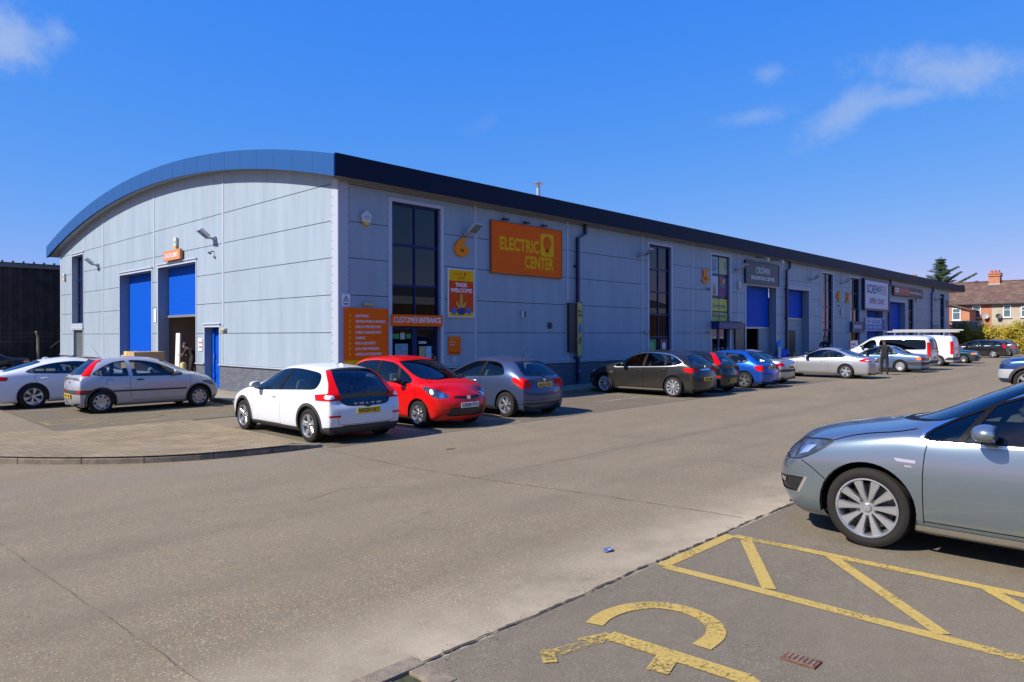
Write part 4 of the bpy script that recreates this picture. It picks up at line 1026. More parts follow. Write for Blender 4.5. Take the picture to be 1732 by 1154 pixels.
# dark backing behind the joints, reveals cut out as well
mb = MB()
def backing(side, u0, u1, z0, z1, holes, o=-.03, top=None):
    us = sorted(set([u0,u1]+[h[k] for h in holes for k in (0,1)]))
    for a, b in zip(us, us[1:]):
        c = (a+b)/2; hs = sorted([(h[2],h[3]) for h in holes if h[0] < c < h[1]]); z = z0
        for q in hs:
            if q[0] > z+.01: mb.quad(wp(side,a,o,z), wp(side,b,o,z), wp(side,b,o,q[0]), wp(side,a,o,q[0]))
            z = max(z, q[1])
        n = max(1, int((b-a)/.6)) if top else 1
        for k in range(n):
            p = a+(b-a)*k/n; q = a+(b-a)*(k+1)/n; tp, tq = (top(p), top(q)) if top else (z1, z1)
            mb.quad(wp(side,p,o,z), wp(side,q,o,z), wp(side,q,o,tq), wp(side,p,o,tp))
backing('f', XG, XE, .0, 6.5, FH); backing('g', YF, 44.28, .0, 8.4, GH, top=lambda u: arc(u)-.05)
mb.quad((XE,YF,0),(XE,44.2,0),(XE,44.2,6.3),(XE,YF,6.3)); mb.quad((XG,44.25,0),(XE,44.25,0),(XE,44.25,6.2),(XG,44.25,6.2))
U(mb, 'wall_backing', mat('joint_dark', (.03,.03,.035), .8))
# plinth
mb = MB()
def solid(side, u0, u1, o0, o1, z0, z1, holes):
    x = u0
    for h in sorted(h for h in holes if h[2] < .5):
        wbox(mb, side, x, h[0], o0, o1, z0, z1); x = h[1]
    wbox(mb, side, x, u1, o0, o1, z0, z1)
solid('f', XG, XE, -.1, .0, .0, .96, FH); solid('g', YF, 44.25, -.1, .0, .0, .96, GH); explode(U(mb, 'plinth', PLB))
mb = MB(); solid('f', XG-.06, XE, -.05, .055, .962, 1.0, FH); solid('g', YF+.0, 44.25, -.05, .055, .962, 1.0, GH); explode(U(mb, 'plinth_sill', TR))
# corner trims and cover strips
mb = MB()
wbox(mb,'g',YF,YF+.33,-.01,.012,1.003,7.0); wbox(mb,'f',XG-.012,XG+.33,-.01,.012,1.003,6.33)
for u in (16.0,20.8,25.9,30.2,34.9,45.0,50.4,65.8,70.6,75.2): wbox(mb,'f',u-.06,u+.06,-.01,.014,1.003,6.33)
for u in (24.18,30.61,37.04): wbox(mb,'g',u-.06,u+.06,-.01,.014,4.76 if u == 30.61 else 2.36 if u < 25 else 1.003,arc(u)-.03)
wbox(mb,'g',44.0,44.25,-.01,.012,1.003,6.3); wbox(mb,'f',XE-.25,XE,-.01,.012,1.003,6.33)
explode(U(mb, 'cover_strip', TR))
mb = MB()
for k in range(22):
    z = 1.3+k*.24
    for (s, u) in (('g',YF+.28),('f',XG+.30),('f',12.47),('f',14.64)):
        p = wp(s,u,.015,z); q = wp(s,u,.022,z); mb.cyl(p, q, .014, n=6)
for k in range(19):
    z = 1.3+k*.3
tag(U(mb, 'rivets', mat('rivet_dark', (.09,.10,.12), .5)), kind='stuff')
# reveals and frames round each opening
for side, hs in (('f',FH),('g',GH)):
    for (a,b,z0,z1) in hs:
        mb = MB(); dd = .42; a += .003; b -= .003; z1 -= .003; z0 += (.003 if z0 > .5 else 0)
        mb.quad(wp(side,a,0,z0), wp(side,a,-dd,z0), wp(side,a,-dd,z1), wp(side,a,0,z1)); mb.quad(wp(side,b,0,z0), wp(side,b,-dd,z0), wp(side,b,-dd,z1), wp(side,b,0,z1)); mb.quad(wp(side,a,0,z1), wp(side,b,0,z1), wp(side,b,-dd,z1), wp(side,a,-dd,z1))
        if z0 > .5: mb.quad(wp(side,a,0,z0), wp(side,b,0,z0), wp(side,b,-dd,z0), wp(side,a,-dd,z0))
        U(mb, 'reveal', mat('reveal_metal', (.20,.25,.32), .45))
for side, hs in (('f',FH),('g',GH)):
    for (a,b,z0,z1) in hs:
        mb = MB(); t = .13 if side == 'f' else .06
        zz = max(z0, 1.003)
        wbox(mb, side, a-t, a-.002, .0, .017, zz, z1+.10); wbox(mb, side, b+.002, b+t, .0, .017, zz, z1+.10); wbox(mb, side, a-.001, b+.001, .0, .017, z1+.002, z1+.10)
        if side == 'g': wbox(mb, side, a-.12, b+.12, .0, .06, z1+.101, z1+.135)
        U(mb, 'opening_trim', mat('trim_light', (.42,.46,.53), .42, 0, spec=.4))
# windows
def window(side, a, b, z0, z1, o=-.12, rows=(), cols=(.5,), fr=.05, m=None, name='window'):
    fm = MB(); m = m or BLUE
    wbox(fm, side, a, a+fr, o-.05, o+.02, z0, z1); wbox(fm, side, b-fr, b, o-.05, o+.02, z0, z1); wbox(fm, side, a+fr, b-fr, o-.05, o+.02, z1-fr, z1); wbox(fm, side, a+fr, b-fr, o-.05, o+.02, z0, z0+fr)
    for c in cols:
        u = lerp(a, b, c); wbox(fm, side, u-.028, u+.028, o-.049, o+.015, z0+fr, z1-fr)
    for r in rows:
        wbox(fm, side, a+fr, b-fr, o-.048, o+.019, r-.035, r+.035)
    w = U(fm, name, m)
    g = MB(); g.quad(wp(side,a+.02,o-.02,z0+.02), wp(side,b-.02,o-.02,z0+.02), wp(side,b-.02,o-.02,z1-.02), wp(side,a+.02,o-.02,z1-.02)); g.build('pane', WG, w, world=True)
    return w
def door_leaf(side, a, b, z0, z1, o, m, glazed=True, name='door'):
    d = MB(); f = .09
    if glazed:
        wbox(d, side, a, a+f, o-.05, o, z0, z1); wbox(d, side, b-f, b, o-.05, o, z0, z1); wbox(d, side, a+f, b-f, o-.05, o, z1-f, z1); wbox(d, side, a+f, b-f, o-.05, o, z0, z0+.2)
    else: wbox(d, side, a, b, o-.05, o, z0, z1)
    dd = U(d, name, m)
    if glazed:
        g = MB(); g.quad(wp(side,a+f,o-.03,z0+.2), wp(side,b-f,o-.03,z0+.2), wp(side,b-f,o-.03,z1-f), wp(side,a+f,o-.03,z1-f)); g.build('pane', WG, dd, world=True)
    h = MB(); u = b-.12; h.cyl(wp(side,u,o+.04,1.0), wp(side,u,o+.04,1.35), .014, n=8); h.cyl(wp(side,u,o,1.02), wp(side,u,o+.04,1.02), .01, n=6); h.cyl(wp(side,u,o,1.33), wp(side,u,o+.04,1.33), .01, n=6)
    h.build('handle', mat('steel_handle', (.6,.6,.6), .25, 1), dd, world=True)
    return dd
for (a,b,z0,z1), rows, zl in ((FH[0],(4.72,3.50),2.3),(FH[1],(4.9,3.9,2.9,1.9),1.1),(FH[2],(5.0,3.9,3.15),2.55),(FH[5],(4.9,3.8,2.8),2.3),(FH[6],(4.9,3.8,2.8),2.3),(FH[9],(4.0,3.0),2.3),(FH[10],(4.8,3.6,2.6),1.1)):
    window('f', a+.02, b-.02, zl, z1-.02, rows=rows)
    if zl > 2:
        door_leaf('f', a+.03, (a+b)/2, .12, zl-.02, -.13, BLUE); door_leaf('f', (a+b)/2+.005, b-.03, .12, zl-.02, -.13, BLUE)
    else: window('f', a+.02, b-.02, .12, zl-.02, rows=(), m=BLUE)
window('g', 40.2, 42.05, 2.66, 6.08, o=-.30, rows=(4.9,3.75), cols=(.36,.72))
# rooms behind the panes so they are not empty
mb = MB()
for (a,b,z0,z1) in [FH[i] for i in (0,1,2,5,6,9,10)]:
    mb.quad((a-.6,YF+2.6,0.1),(b+1.5,YF+2.6,.1),(b+1.5,YF+2.6,6.2),(a-.6,YF+2.6,6.2)); mb.quad((b+1.5,YF+.1,.1),(b+1.5,YF+2.6,.1),(b+1.5,YF+2.6,6.2),(b+1.5,YF+.1,6.2)); mb.quad((a-.6,YF+.1,.1),(b+1.5,YF+.1,.1),(b+1.5,YF+2.6,.1),(a-.6,YF+2.6,.1))
    mb.quad((a-.6,YF+.1,6.2),(b+1.5,YF+.1,6.2),(b+1.5,YF+2.6,6.2),(a-.6,YF+2.6,6.2)); mb.quad((a-.6,YF+.1,.1),(a-.6,YF+2.6,.1),(a-.6,YF+2.6,6.2),(a-.6,YF+.1,6.2))
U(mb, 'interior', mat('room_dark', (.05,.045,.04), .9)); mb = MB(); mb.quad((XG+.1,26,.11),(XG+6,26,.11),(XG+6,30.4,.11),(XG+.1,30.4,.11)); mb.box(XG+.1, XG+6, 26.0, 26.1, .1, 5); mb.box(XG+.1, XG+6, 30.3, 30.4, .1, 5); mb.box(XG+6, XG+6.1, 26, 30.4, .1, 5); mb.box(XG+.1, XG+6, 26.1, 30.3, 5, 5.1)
U(mb, 'bay_interior', mat('room_brown', (.22,.16,.12), .9))
# shutters
def shutter(side, a, b, z0, z1, o, m=SHUT, ribs=.09):
    s = MB(); n = int((z1-z0)/ribs)
    prof = []
    for k in range(n+1):
        z = z0+(z1-z0)*k/n
        prof.append((o, z)); 
        if k < n: prof.append((o+.004, z+ribs*.2)); prof.append((o+.004, z+ribs*.8))
    vs = []
    for (oo, z) in prof: vs += [wp(side,a,oo,z), wp(side,b,oo,z)]
    s.add(vs, [(2*k,2*k+1,2*k+3,2*k+2) for k in range(len(prof)-1)])
    sh = U(s, 'roller_shutter', m)
    if z0 > .5:
        bt = MB(); wbox(bt, side, a, b, o-.03, o+.05, z0-.09, z0); bt.build('bottom_rail', mat('rail_grey', (.35,.37,.38), .4, .6), sh, world=True)
    return sh
shutter('g', 30.9, 34.72, .1, 4.68, -.38); shutter('g', 26.5, 30.1, 2.82, 4.72, -.38)
sh = MB(); sh.box(XG+.3,XG+.372,28.9,29.02,3.15,3.27); 
shutter('f', 35.85, 39.5, 2.42, 4.63, -.40, SHUT); shutter('f', 41.1, 44.3, 3.0, 4.67, -.40, SHUT); shutter('f', 55.45, 59.25, .1, 3.73, -.38, SHUT); shutter('f', 60.95, 65.2, .1, 4.58, -.40, SHUT)
# louvred grey shutter under the gable window
mb = MB()
for k in range(17): z = .25+k*.12; mb.add([wp('g',40.22,-.12,z),wp('g',41.78,-.12,z),wp('g',41.78,-.06,z+.10),wp('g',40.22,-.06,z+.10)],[(0,1,2,3)])
wbox(mb,'g',40.21,41.79,-.16,-.13,.1,2.27); U(mb, 'louvre', mat('louvre_grey', (.27,.29,.31), .5, .4))
mb = MB(); wbox(mb,'g',40.17,42.08,.0,.05,2.30,2.62); U(mb, 'panel_band', TR)
# fire door in the gable
d = door_leaf('g', 24.52, 25.66, .1, 2.24, -.30, SHUT, glazed=False, name='fire_door')
mb = MB(); wbox(mb,'g',25.5,25.66,-.299,-.25,.1,2.24); wbox(mb,'g',24.52,24.60,-.299,-.25,.1,2.24)
for z in (.5,1.2,2.0): wbox(mb,'g',25.44,25.50,-.299,-.24,z,z+.14)
mb.build('door_frame', SHUT, d, world=True)
# below the part-raised front shutters
mb = MB(); wbox(mb,'f',38.3,39.62,-.5,-.42,.1,2.4); wbox(mb,'f',41.06,44.48,-.5,-.42,.1,3.0); explode(U(mb, 'screen_wall', mat('screen_grey', (.30,.31,.32), .6)))
mb = MB(); mb.box(35.7,39.7,YF+3,YF+3.1,.1,4.8); mb.box(35.6,35.7,YF+.5,YF+3,.1,4.8); mb.box(39.66,39.7,YF+.5,YF+3,.1,4.8); U(mb,'interior',MATS['room_dark'])
mb = MB(); wbox(mb,'f',42.0,43.3,-.419,-.36,.12,2.25); U(mb, 'side_door', mat('door_black', (.012,.012,.014), .5))
mb = MB()
for (a,b,z0,z1) in (FH[3],FH[4],FH[7],FH[8]): wbox(mb,'f',a-.16,b+.20,.018,.06,z1+.101,z1+.20)
explode(U(mb, 'door_head', TR))
# roof, fascia and soffit
mb = MB(); n = 48; xs0, xs1 = XG-.42, 85.0
for k in range(n):
    y0 = UY0+(UY1-UY0)*k/n; y1 = UY0+(UY1-UY0)*(k+1)/n
    mb.quad((xs0+.02,y0,arc(y0)-.03),(xs1,y0,arc(y0)-.03),(xs1,y1,arc(y1)-.03),(xs0+.02,y1,arc(y1)-.03))
    mb.quad((xs0+.02,y0,arc(y0)-.55),(XG+.2,y0,arc(y0)-.55),(XG+.2,y1,arc(y1)-.55),(xs0+.02,y1,arc(y1)-.55))
for k in range(224):
    x = XG+k*.333
    mb.add([(x,UY0+.06,6.86),(x+.10,UY0+.06,6.86),(x+.08,UY0+.06,6.925),(x+.02,UY0+.06,6.925),(x,UY0+2,7.3),(x+.10,UY0+2,7.3),(x+.08,UY0+2,7.365),(x+.02,UY0+2,7.365)],[(0,1,2,3),(0,4,5,1),(1,5,6,2),(2,6,7,3),(3,7,4,0)])
U(mb, 'roof', mat('roof_sheet', (.42,.45,.48), .4, .5))
mb = MB(); n = 26
ys = [UY0+(UY1-UY0)*k/n for k in range(n+1)]
for k in range(n):
    y0, y1 = ys[k]+.004, ys[k+1]-.004
    a0, a1, b0, b1 = arc(y0), arc(y1), arc(y0)-.60, arc(y1)-.60
    mb.add([(xs0,y0,b0),(xs0,y1,b1),(xs0,y1,a1),(xs0,y0,a0),(xs0+.05,y0,b0),(xs0+.05,y1,b1),(xs0+.05,y1,a1),(xs0+.05,y0,a0)],[(0,1,2,3),(4,7,6,5),(0,4,5,1),(3,2,6,7),(0,3,7,4),(1,5,6,2)])
    mb.quad((xs0+.05,y0,b0+.0),(xs0+.05,y1,b1+.0),(xs0+.16,y1,b1+.05),(xs0+.16,y0,b0+.05))
mb.add([(xs0-.002,ys[k]+q,arc(ys[k])-.6) if False else (xs0-.002,ys[k]+q,arc(ys[k]+q)-z) for k in range(1,n) for q in (-.035,.035) for z in (.595,.005)], [(4*k,4*k+2,4*k+3,4*k+1) for k in range(n-1)])
explode(U(mb, 'curved_fascia', NAVY))
mb = MB()
for k in range(1, n):
    for q in (-.028,.028):
        for z in (.06,.17,.28,.39,.50): yy = ys[k]+q; mb.cyl((xs0-.003,yy,arc(yy)-z),(xs0-.010,yy,arc(yy)-z),.009,n=5)
tag(U(mb, 'fascia_rivets', MATS['rivet_dark']), kind='stuff')
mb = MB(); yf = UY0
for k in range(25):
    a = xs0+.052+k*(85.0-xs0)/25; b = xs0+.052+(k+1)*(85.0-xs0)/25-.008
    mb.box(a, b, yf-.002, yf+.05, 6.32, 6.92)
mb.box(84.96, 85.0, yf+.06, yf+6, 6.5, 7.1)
explode(U(mb, 'front_fascia', mat('fascia_blue_shaded', (.007,.011,.03), .5, 0, spec=.12)))  # same blue metal as the curved fascia, darkened: shade put into the colour
mb = MB(); mb.box(XG-.3, 84.9, yf+.055, YF-.02, 6.30, 6.335); mb.box(XG-.02, XE, YF-.10, YF-.015, 6.335, 6.52); mb.box(XG-.3,XE,yf+.16,yf+.19,6.27,6.298)
mb.box(XE, 84.9, YF, YF+8, 6.30, 6.34)
for k in range(40):
    y0 = UY0+.1+(UY1-UY0-.2)*k/40; y1 = UY0+.1+(UY1-UY0-.2)*(k+1)/40
    for (o0, z) in ((XG-.14,-.47),(XG-.30,-.52)):
        mb.add([(o0,y0,arc(y0)+z),(o0,y1,arc(y1)+z),(o0,y1,arc(y1)+z+.08),(o0,y0,arc(y0)+z+.08),(o0+.12,y0,arc(y0)+z),(o0+.12,y1,arc(y1)+z)],[(0,1,2,3),(0,4,5,1)])
U(mb, 'soffit', SOF)
mb = MB()
for k in range(14): mb.cyl((0,0,0),(0,0,0.01),.001,n=3)
# flue
f = thing('roof_flue', 'thin steel flue with a rain cap standing on the roof above the wide orange sign', 'flue', (21.0, 18.6, 7.3))
fm = MB(); fm.cyl((21.0,18.6,6.9),(21.0,18.6,7.95),.085,n=16); fm.build('pipe', mat('galv', (.5,.5,.5), .35, .8), f, world=True, smooth=True)
fm = MB(); fm.cyl((21.0,18.6,8.0),(21.0,18.6,8.09),.26,.10,n=20); fm.cyl((21.0,18.6,7.93),(21.0,18.6,8.0),.04,n=8); fm.build('rain_cap', MATS['galv'], f, world=True)
# downpipes
def downpipe(u, label):
    d = thing('downpipe', label, 'downpipe', wp('f',u,.12,0), group='rainwater downpipes on the long front')
    m = MB(); s = .055
    wbox(m,'f',u-s,u+s,.05,.16,.15,5.72); m.add([wp('f',u-s,.05,5.72),wp('f',u+s,.05,5.72),wp('f',u+s,.16,5.72),wp('f',u-s,.16,5.72),wp('f',u+.42,.05,5.92),wp('f',u+.53,.05,5.92),wp('f',u+.53,.16,5.92),wp('f',u+.42,.16,5.92)],[(0,1,5,4),(1,2,6,5),(2,3,7,6),(3,0,4,7)])
    wbox(m,'f',u+.42,u+.53,.05,.16,5.92,6.296); m.build('pipe', PIPE, d, world=True)
    for z in (1.1,2.9,4.6):
        b = MB(); wbox(b,'f',u-.16,u+.10,.001,.049,z,z+.07); b.build('bracket', PIPE, d, world=True)
    if u < 22:
        b = MB(); b.cyl(wp('f',u,.17,.62), wp('f',u,.175,.62), .05, n=12); b.build('access_cap', mat('cap_grey', (.3,.32,.36), .5), d, world=True)
for u, l in ((21.30,'navy square downpipe with the yellow hanging board beside it'),(40.88,'navy downpipe right of the dark paint shop sign'),(60.45,'navy downpipe between the white and the dark red signs'),(73.4,'navy downpipe nearest the far end of the building')): downpipe(u, l)

# ---------------------------------------------------------------- signs and fittings on the walls
OR = mat('sign_orange', (.86,.125,.004), .5, spec=.1); YE = mat('sign_yellow', (.86,.44,.002), .5, spec=.1); WH = mat('sign_white', (.72,.72,.74), .45); RED = mat('sign_red', (.48,.02,.015), .45); NB = mat('sign_navy', (.012,.018,.16), .45); BK = mat('sign_black', (.012,.014,.02), .4); GREEN = mat('sign_green', (.01,.15,.04), .5); LBLUE = mat('sign_blue', (.02,.12,.45), .5); OR2 = mat('numeral_orange', (.88,.24,.004), .5, spec=.1)
def sign(name, label, side, a, b, z0, z1, face, cat='sign', o=.03, th=.04, rim=None, group=None, items=(), parent_extra=None):
    """items: (text, x fraction, z, width, height, material, bold[, lean]) with x measured from the viewer's left"""
    c = wp(side, (a+b)/2, o, z0); t = thing(name, label, cat, c, group=group)
    m = MB(); wbox(m, side, a, b, o-.0, o+th, z0, z1); m.build('board', face, t, world=True)
    if rim:
        r = MB(); w = rim[1]
        for q in ((a-w,b+w,z1,z1+w),(a-w,b+w,z0-w,z0),(a-w,a,z0,z1),(b,b+w,z0,z1)): wbox(r, side, q[0], q[1], o-.01, o+th+.02, q[2], q[3])
        r.build('frame', rim[0], t, world=True)
    by = {}
    left = a if side == 'f' else b; R = 1 if side == 'f' else -1
    for it in items:
        tx, x, z, w, h, mm = it[:6]; bold = it[6] if len(it) > 6 else .01; lean = it[7] if len(it) > 7 else 0
        g = by.setdefault((tx, x), (MB(), mm))[0]
        put_text(g, tx, wp(side, left+R*x, o+th+.001, z), RV[side][0], RV[side][1], w, h, .005, bold, lean)
    for g, mm in by.values(): g.build('lettering', mm, t, world=True)
    return t
def shape(t, name, side, left, o, poly, m):
    R = 1 if side == 'f' else -1; g = MB(); g.prism([(p, q) for p, q in poly], wp(side,left,o,0), RV[side][0], (0,0,1), tuple(c*.004 for c in ((0,-1,0) if side == 'f' else (-1,0,0)))); return g.build(name, m, t, world=True)
def bulb_poly(cx, cz, s):
    p = [(cx+s*.5*sin(a), cz+s*.52*cos(a)) for a in [radians(d) for d in range(-140, 141, 20)]]
    return p+[(cx+s*.20,cz-s*.72),(cx-s*.20,cz-s*.72)]
t = sign('shop_sign', 'large orange board with yellow lettering and a light bulb emblem', 'f', 16.68, 20.36, 4.12, 5.87, OR, 'sign', items=[('ELECTRIC',.40,4.92,2.02,.46,YE,.03),('CENTER',1.66,4.36,1.56,.46,YE,.03)], rim=(mat('rim_dark_orange',(.30,.07,.02),.5),.02))
shape(t,'emblem_tile','f',16.68,.072,[(2.56,4.86),(3.16,4.86),(3.22,4.92),(3.22,5.62),(3.16,5.68),(2.56,5.68),(2.50,5.62),(2.50,4.92)],YE); shape(t,'emblem_bulb','f',16.68,.077,bulb_poly(2.86,5.36,.46),OR)
for k in range(3):
    zz = 4.97+k*.06; shape(t,'emblem_thread','f',16.68,.077,[(2.76,zz),(2.96,zz),(2.96,zz+.03),(2.76,zz+.03)],OR)
for k, u in enumerate((17.3,18.35,19.3)):
    l = thing('sign_light', '%s of the three small black spotlights above the orange lettering board' % ('leftmost','middle','rightmost')[k], 'spotlight', wp('f',u,.05,5.93), group='spotlights above the orange board')
    m = MB(); wbox(m,'f',u-.12,u+.12,.1,.22,5.93,5.99); m.build('lamp_head', BK, l, world=True); m = MB(); wbox(m,'f',u-.02,u+.02,.0,.1,5.95,5.98); m.build('arm', BK, l, world=True)
sign('entrance_sign', 'long orange customer entrance board above the double doors', 'f', 12.56, 14.52, 2.28, 2.62, OR, items=[('CUSTOMER',.06,2.38,.92,.17,WH,0),('ENTRANCE',1.02,2.38,.86,.17,WH,.022)], o=.02, th=.06)
t = sign('list_board', 'tall orange board listing eight goods with a yellow foot', 'f', 10.96, 12.44, 1.30, 2.78, OR, items=[(s, .36, 2.52-k*.155, w, .075, WH, .012) for k, (s, w) in enumerate((('LIGHTING',.44),('VENTILATION & HEATING',1.02),('CIRCUIT PROTECTION',.86),('CABLE MANAGEMENT',.88),('CABLES',.32),('FIRE & SECURITY',.70),('DATA NETWORKING',.80),('WIRING ACCESSORIES',.88)))], th=.03, o=.02)
for k in range(8): z = 2.56-k*.155; shape(t,'bullet','f',10.96,.052,bulb_poly(.18,z+.005,.065),YE)
m = MB(); wbox(m,'f',10.96,12.44,.02,.05,.95,1.298); m.build('yellow_foot', YE, t, world=True)
t = sign('poster_board', 'upright orange trade welcome poster with a yellow down arrow', 'f', 14.80, 15.88, 2.60, 4.10, mat('poster_red',(.70,.07,.008),.5, spec=.1), rim=(WH,.025), o=.02, th=.02, items=[('TRADE',.28,3.56,.50,.13,WH,.03),('WELCOME',.08,3.38,.92,.13,WH,.03)])
m = MB(); wbox(m,'f',14.80,15.88,.041,.044,3.75,4.10); wbox(m,'f',14.80,15.88,.041,.044,2.60,2.74); explode(m.build('yellow_band', YE, t, world=True))
shape(t,'arrow','f',14.80,.043,[(.47,3.32),(.61,3.32),(.61,2.98),(.76,3.12),(.76,2.98),(.54,2.75),(.32,2.98),(.32,3.12),(.47,2.98)],mat('arrow_amber',(.62,.27,.02),.5))
g = MB(); put_text(g,'ELECTRIC',wp('f',15.02,.046,3.93),RV['f'][0],RV['f'][1],.36,.07,.003,.01); put_text(g,'CENTER',wp('f',15.20,.046,3.81),RV['f'][0],RV['f'][1],.30,.07,.003,.01); g.build('lettering', OR, t, world=True)
shape(t,'bulb_mark','f',14.80,.046,bulb_poly(.70,3.98,.11),OR)
for (q, w, z, mm) in ((.12,.20,2.66,LBLUE),(.36,.36,2.66,NB),(.76,.2,2.68,LBLUE)): shape(t,'picture_of_goods','f',14.80,.046,chaikin([(q,z),(q+w,z),(q+w*.95,z+.24),(q+w*.1,z+.22)],1),mm)
sign('notice_board', 'small orange opening times board right of the glass doors', 'f', 14.80, 15.32, 1.38, 1.96, OR, items=[('OPENING TIMES',.05,1.87,.40,.035,YE,.01),('MON - FRI',.06,1.77,.22,.03,WH,0),('SATURDAY',.06,1.68,.2,.03,WH,0),('TELEPHONE',.05,1.52,.40,.03,YE,.0),('ELECTRIC CENTER',.05,1.42,.4,.035,BK,0)], th=.01, o=.018)
sign('door_notice', 'small white notice stuck below the orange opening times board', 'f', 14.96, 15.16, 1.14, 1.33, mat('notice_grey',(.35,.40,.47),.5), th=.006, o=.016)
t = sign('warning_sign', 'small white warning sign with a triangle above the list board', 'f', 10.90, 11.16, 2.82, 3.16, WH, th=.008, o=.016)
shape(t,'triangle','f',10.90,.025,[(.03,2.95),(.23,2.95),(.13,3.13)],BK); shape(t,'triangle_inner','f',10.90,.030,[(.065,2.968),(.195,2.968),(.13,3.09)],WH); shape(t,'bolt','f',10.90,.034,[(.11,2.98),(.14,2.98),(.15,3.03),(.13,3.06)],BK); shape(t,'caption','f',10.90,.025,[(.04,2.86),(.22,2.86),(.22,2.90),(.04,2.90)],mat('ink_grey',(.1,.1,.12),.5))
def number(s, label, u, z, h, w):
    g = MB(); put_text(g, s, wp('f',u,.02,z), RV['f'][0], RV['f'][1], w, h, .06, .035); o = g.build('unit_number', OR2, None); tag(o, label, 'number', 'unit numbers on the long front')
number('6','raised orange number 6 beside the tall window',15.05,4.54,.64,.60); number('5','raised orange number 5 left of the window full of posters',31.05,4.50,.66,.60); number('4','raised orange number 4 standing left of the number 3',49.15,4.22,.70,.62); number('3','raised orange number 3 standing right of the number 4',51.0,4.20,.70,.55)
def alarm(side, u, z, label, col=WH, pent=True):
    t = thing('alarm_box', label, 'alarm box', wp(side,u,.0,z), group='alarm boxes on the walls')
    s = .17; p = [(u-s*.75,z-s),(u+s*.75,z-s),(u+s,z+.05),(u,z+s*1.15),(u-s,z+.05)] if pent else [(u-.12,z-.17),(u+.12,z-.17),(u+.12,z+.17),(u-.12,z+.17)]
    if side == 'g': p = [(v, w) for v, w in p[::-1]]
    g = MB(); g.prism(p, wp(side,0,.017,0), (1,0,0) if side == 'f' else (0,1,0), (0,0,1), (0,-.09,0) if side == 'f' else (-.09,0,0)); g.build('case', mat('alarm_cream',(.52,.53,.50),.45), t, world=True, bevel=.012)
    g = MB(); wbox(g,side,u-.07,u+.07,.108,.125,z-.05,z+.03); g.build('name_plate', mat('alarm_plate',(.30,.42,.50),.4), t, world=True); g = MB(); wbox(g,side,u-.08,u+.08,.02,.10,z-s-.06,z-s-.001) ; g.build('strobe', YE, t, world=True)
alarm('f',11.68,5.38,'five sided cream alarm box near the corner of the long front'); alarm('f',34.9,4.62,'square cream alarm box left of the paint shop shutter',pent=False); alarm('f',50.1,3.55,'yellow alarm box below the number 4',pent=False); alarm('g',28.2,5.62,'cream alarm box right above the loading bay sign',pent=False); alarm('g',43.3,5.15,'yellow alarm box left of the narrow gable window',pent=False); alarm('f',68.6,4.95,'yellow square alarm box under the dark red sign',pent=False)
def flood(side, u, z, label, sz=1.0, dirn=1):
    t = thing('flood_light', label, 'floodlight', wp(side,u,.0,z), group='grey floodlights on the walls')
    g = MB(); wbox(g,side,u-.07,u+.07,.018,.10,z-.07,z+.07); g.cyl(wp(side,u,.1,z), wp(side,u+dirn*.13,.26,z+.02), .035, n=8); g.build('bracket', GREYM, t, world=True)
    # tilted head: a wedge box reaching out and up
    L = .46*sz; W = .42*sz; c0 = Vector(wp(side,u+dirn*.12,.22,z-.02)); out = Vector(wp(side,0,1,0))-Vector(wp(side,0,0,0)); al = Vector(wp(side,1,0,0))-Vector(wp(side,0,0,0))
    ax = (out*.80+al*dirn*.12+Vector((0,0,.62))).normalized(); up = Vector((0,0,1)); rt = ax.cross(up).normalized(); nn = rt.cross(ax)
    P = lambda a, b, c: c0+ax*a+rt*b+nn*c
    g = MB(); vs = [P(0,-W/2,0),P(0,W/2,0),P(L,W/2,-.0),P(L,-W/2,-.0),P(.06,-W*.40,.13),P(.06,W*.40,.13),P(L*.92,W*.40,.13),P(L*.92,-W*.40,.13)]
    g.add(vs, [(0,1,2,3),(4,7,6,5),(0,4,5,1),(1,5,6,2),(2,6,7,3),(3,7,4,0)]); g.build('housing', mat('flood_grey',(.50,.52,.54),.4,.3), t, world=True, bevel=.015)
    g = MB(); g.add([P(.06,-W*.42,-.006),P(.06,W*.42,-.006),P(L*.94,W*.42,-.006),P(L*.94,-W*.42,-.006)],[(0,1,2,3)]); g.build('lens', mat('flood_lens',(.22,.27,.27),.1,.3), t, world=True)
flood('g',24.75,5.42,'grey floodlight high on the gable right of the loading bay'); flood('g',37.7,5.38,'grey floodlight between the narrow gable window and the closed blue shutter')
flood('f',15.5,5.30,'grey floodlight over the number 6'); flood('f',25.6,5.38,'grey floodlight left of the tall window with green goods'); flood('f',34.6,5.35,'grey floodlight overlapping the left edge of the paint shop sign'); flood('f',44.6,5.40,'grey floodlight right of the second blue shutter'); flood('f',50.0,5.45,'grey floodlight just above the numbers 4 and 3'); flood('f',75.0,5.2,'grey floodlight nearest the far end of the building')
def bulkhead(side, u, z, label):
    t = thing('bulkhead_light', label, 'wall light', wp(side,u,0,z), group='yellowed bulkhead lights by the doors')
    g = MB(); wbox(g,side,u-.17,u+.17,.016,.05,z-.055,z+.055); g.build('base', GREYM, t, world=True)
    g = MB(); wbox(g,side,u-.155,u+.155,.05,.12,z-.045,z+.045); g.build('diffuser', mat('diffuser_yellowed',(.42,.34,.14),.4), t, world=True, bevel=.02)
bulkhead('g',24.05,2.20,'yellowed bulkhead light right of the blue fire door'); bulkhead('f',11.75,2.90,'yellowed bulkhead light on top of the orange list board'); bulkhead('f',26.1,2.12,'yellowed bulkhead light left of the tall window with green goods'); bulkhead('f',31.7,2.12,'yellowed bulkhead light left of the shop door with a blue canopy')
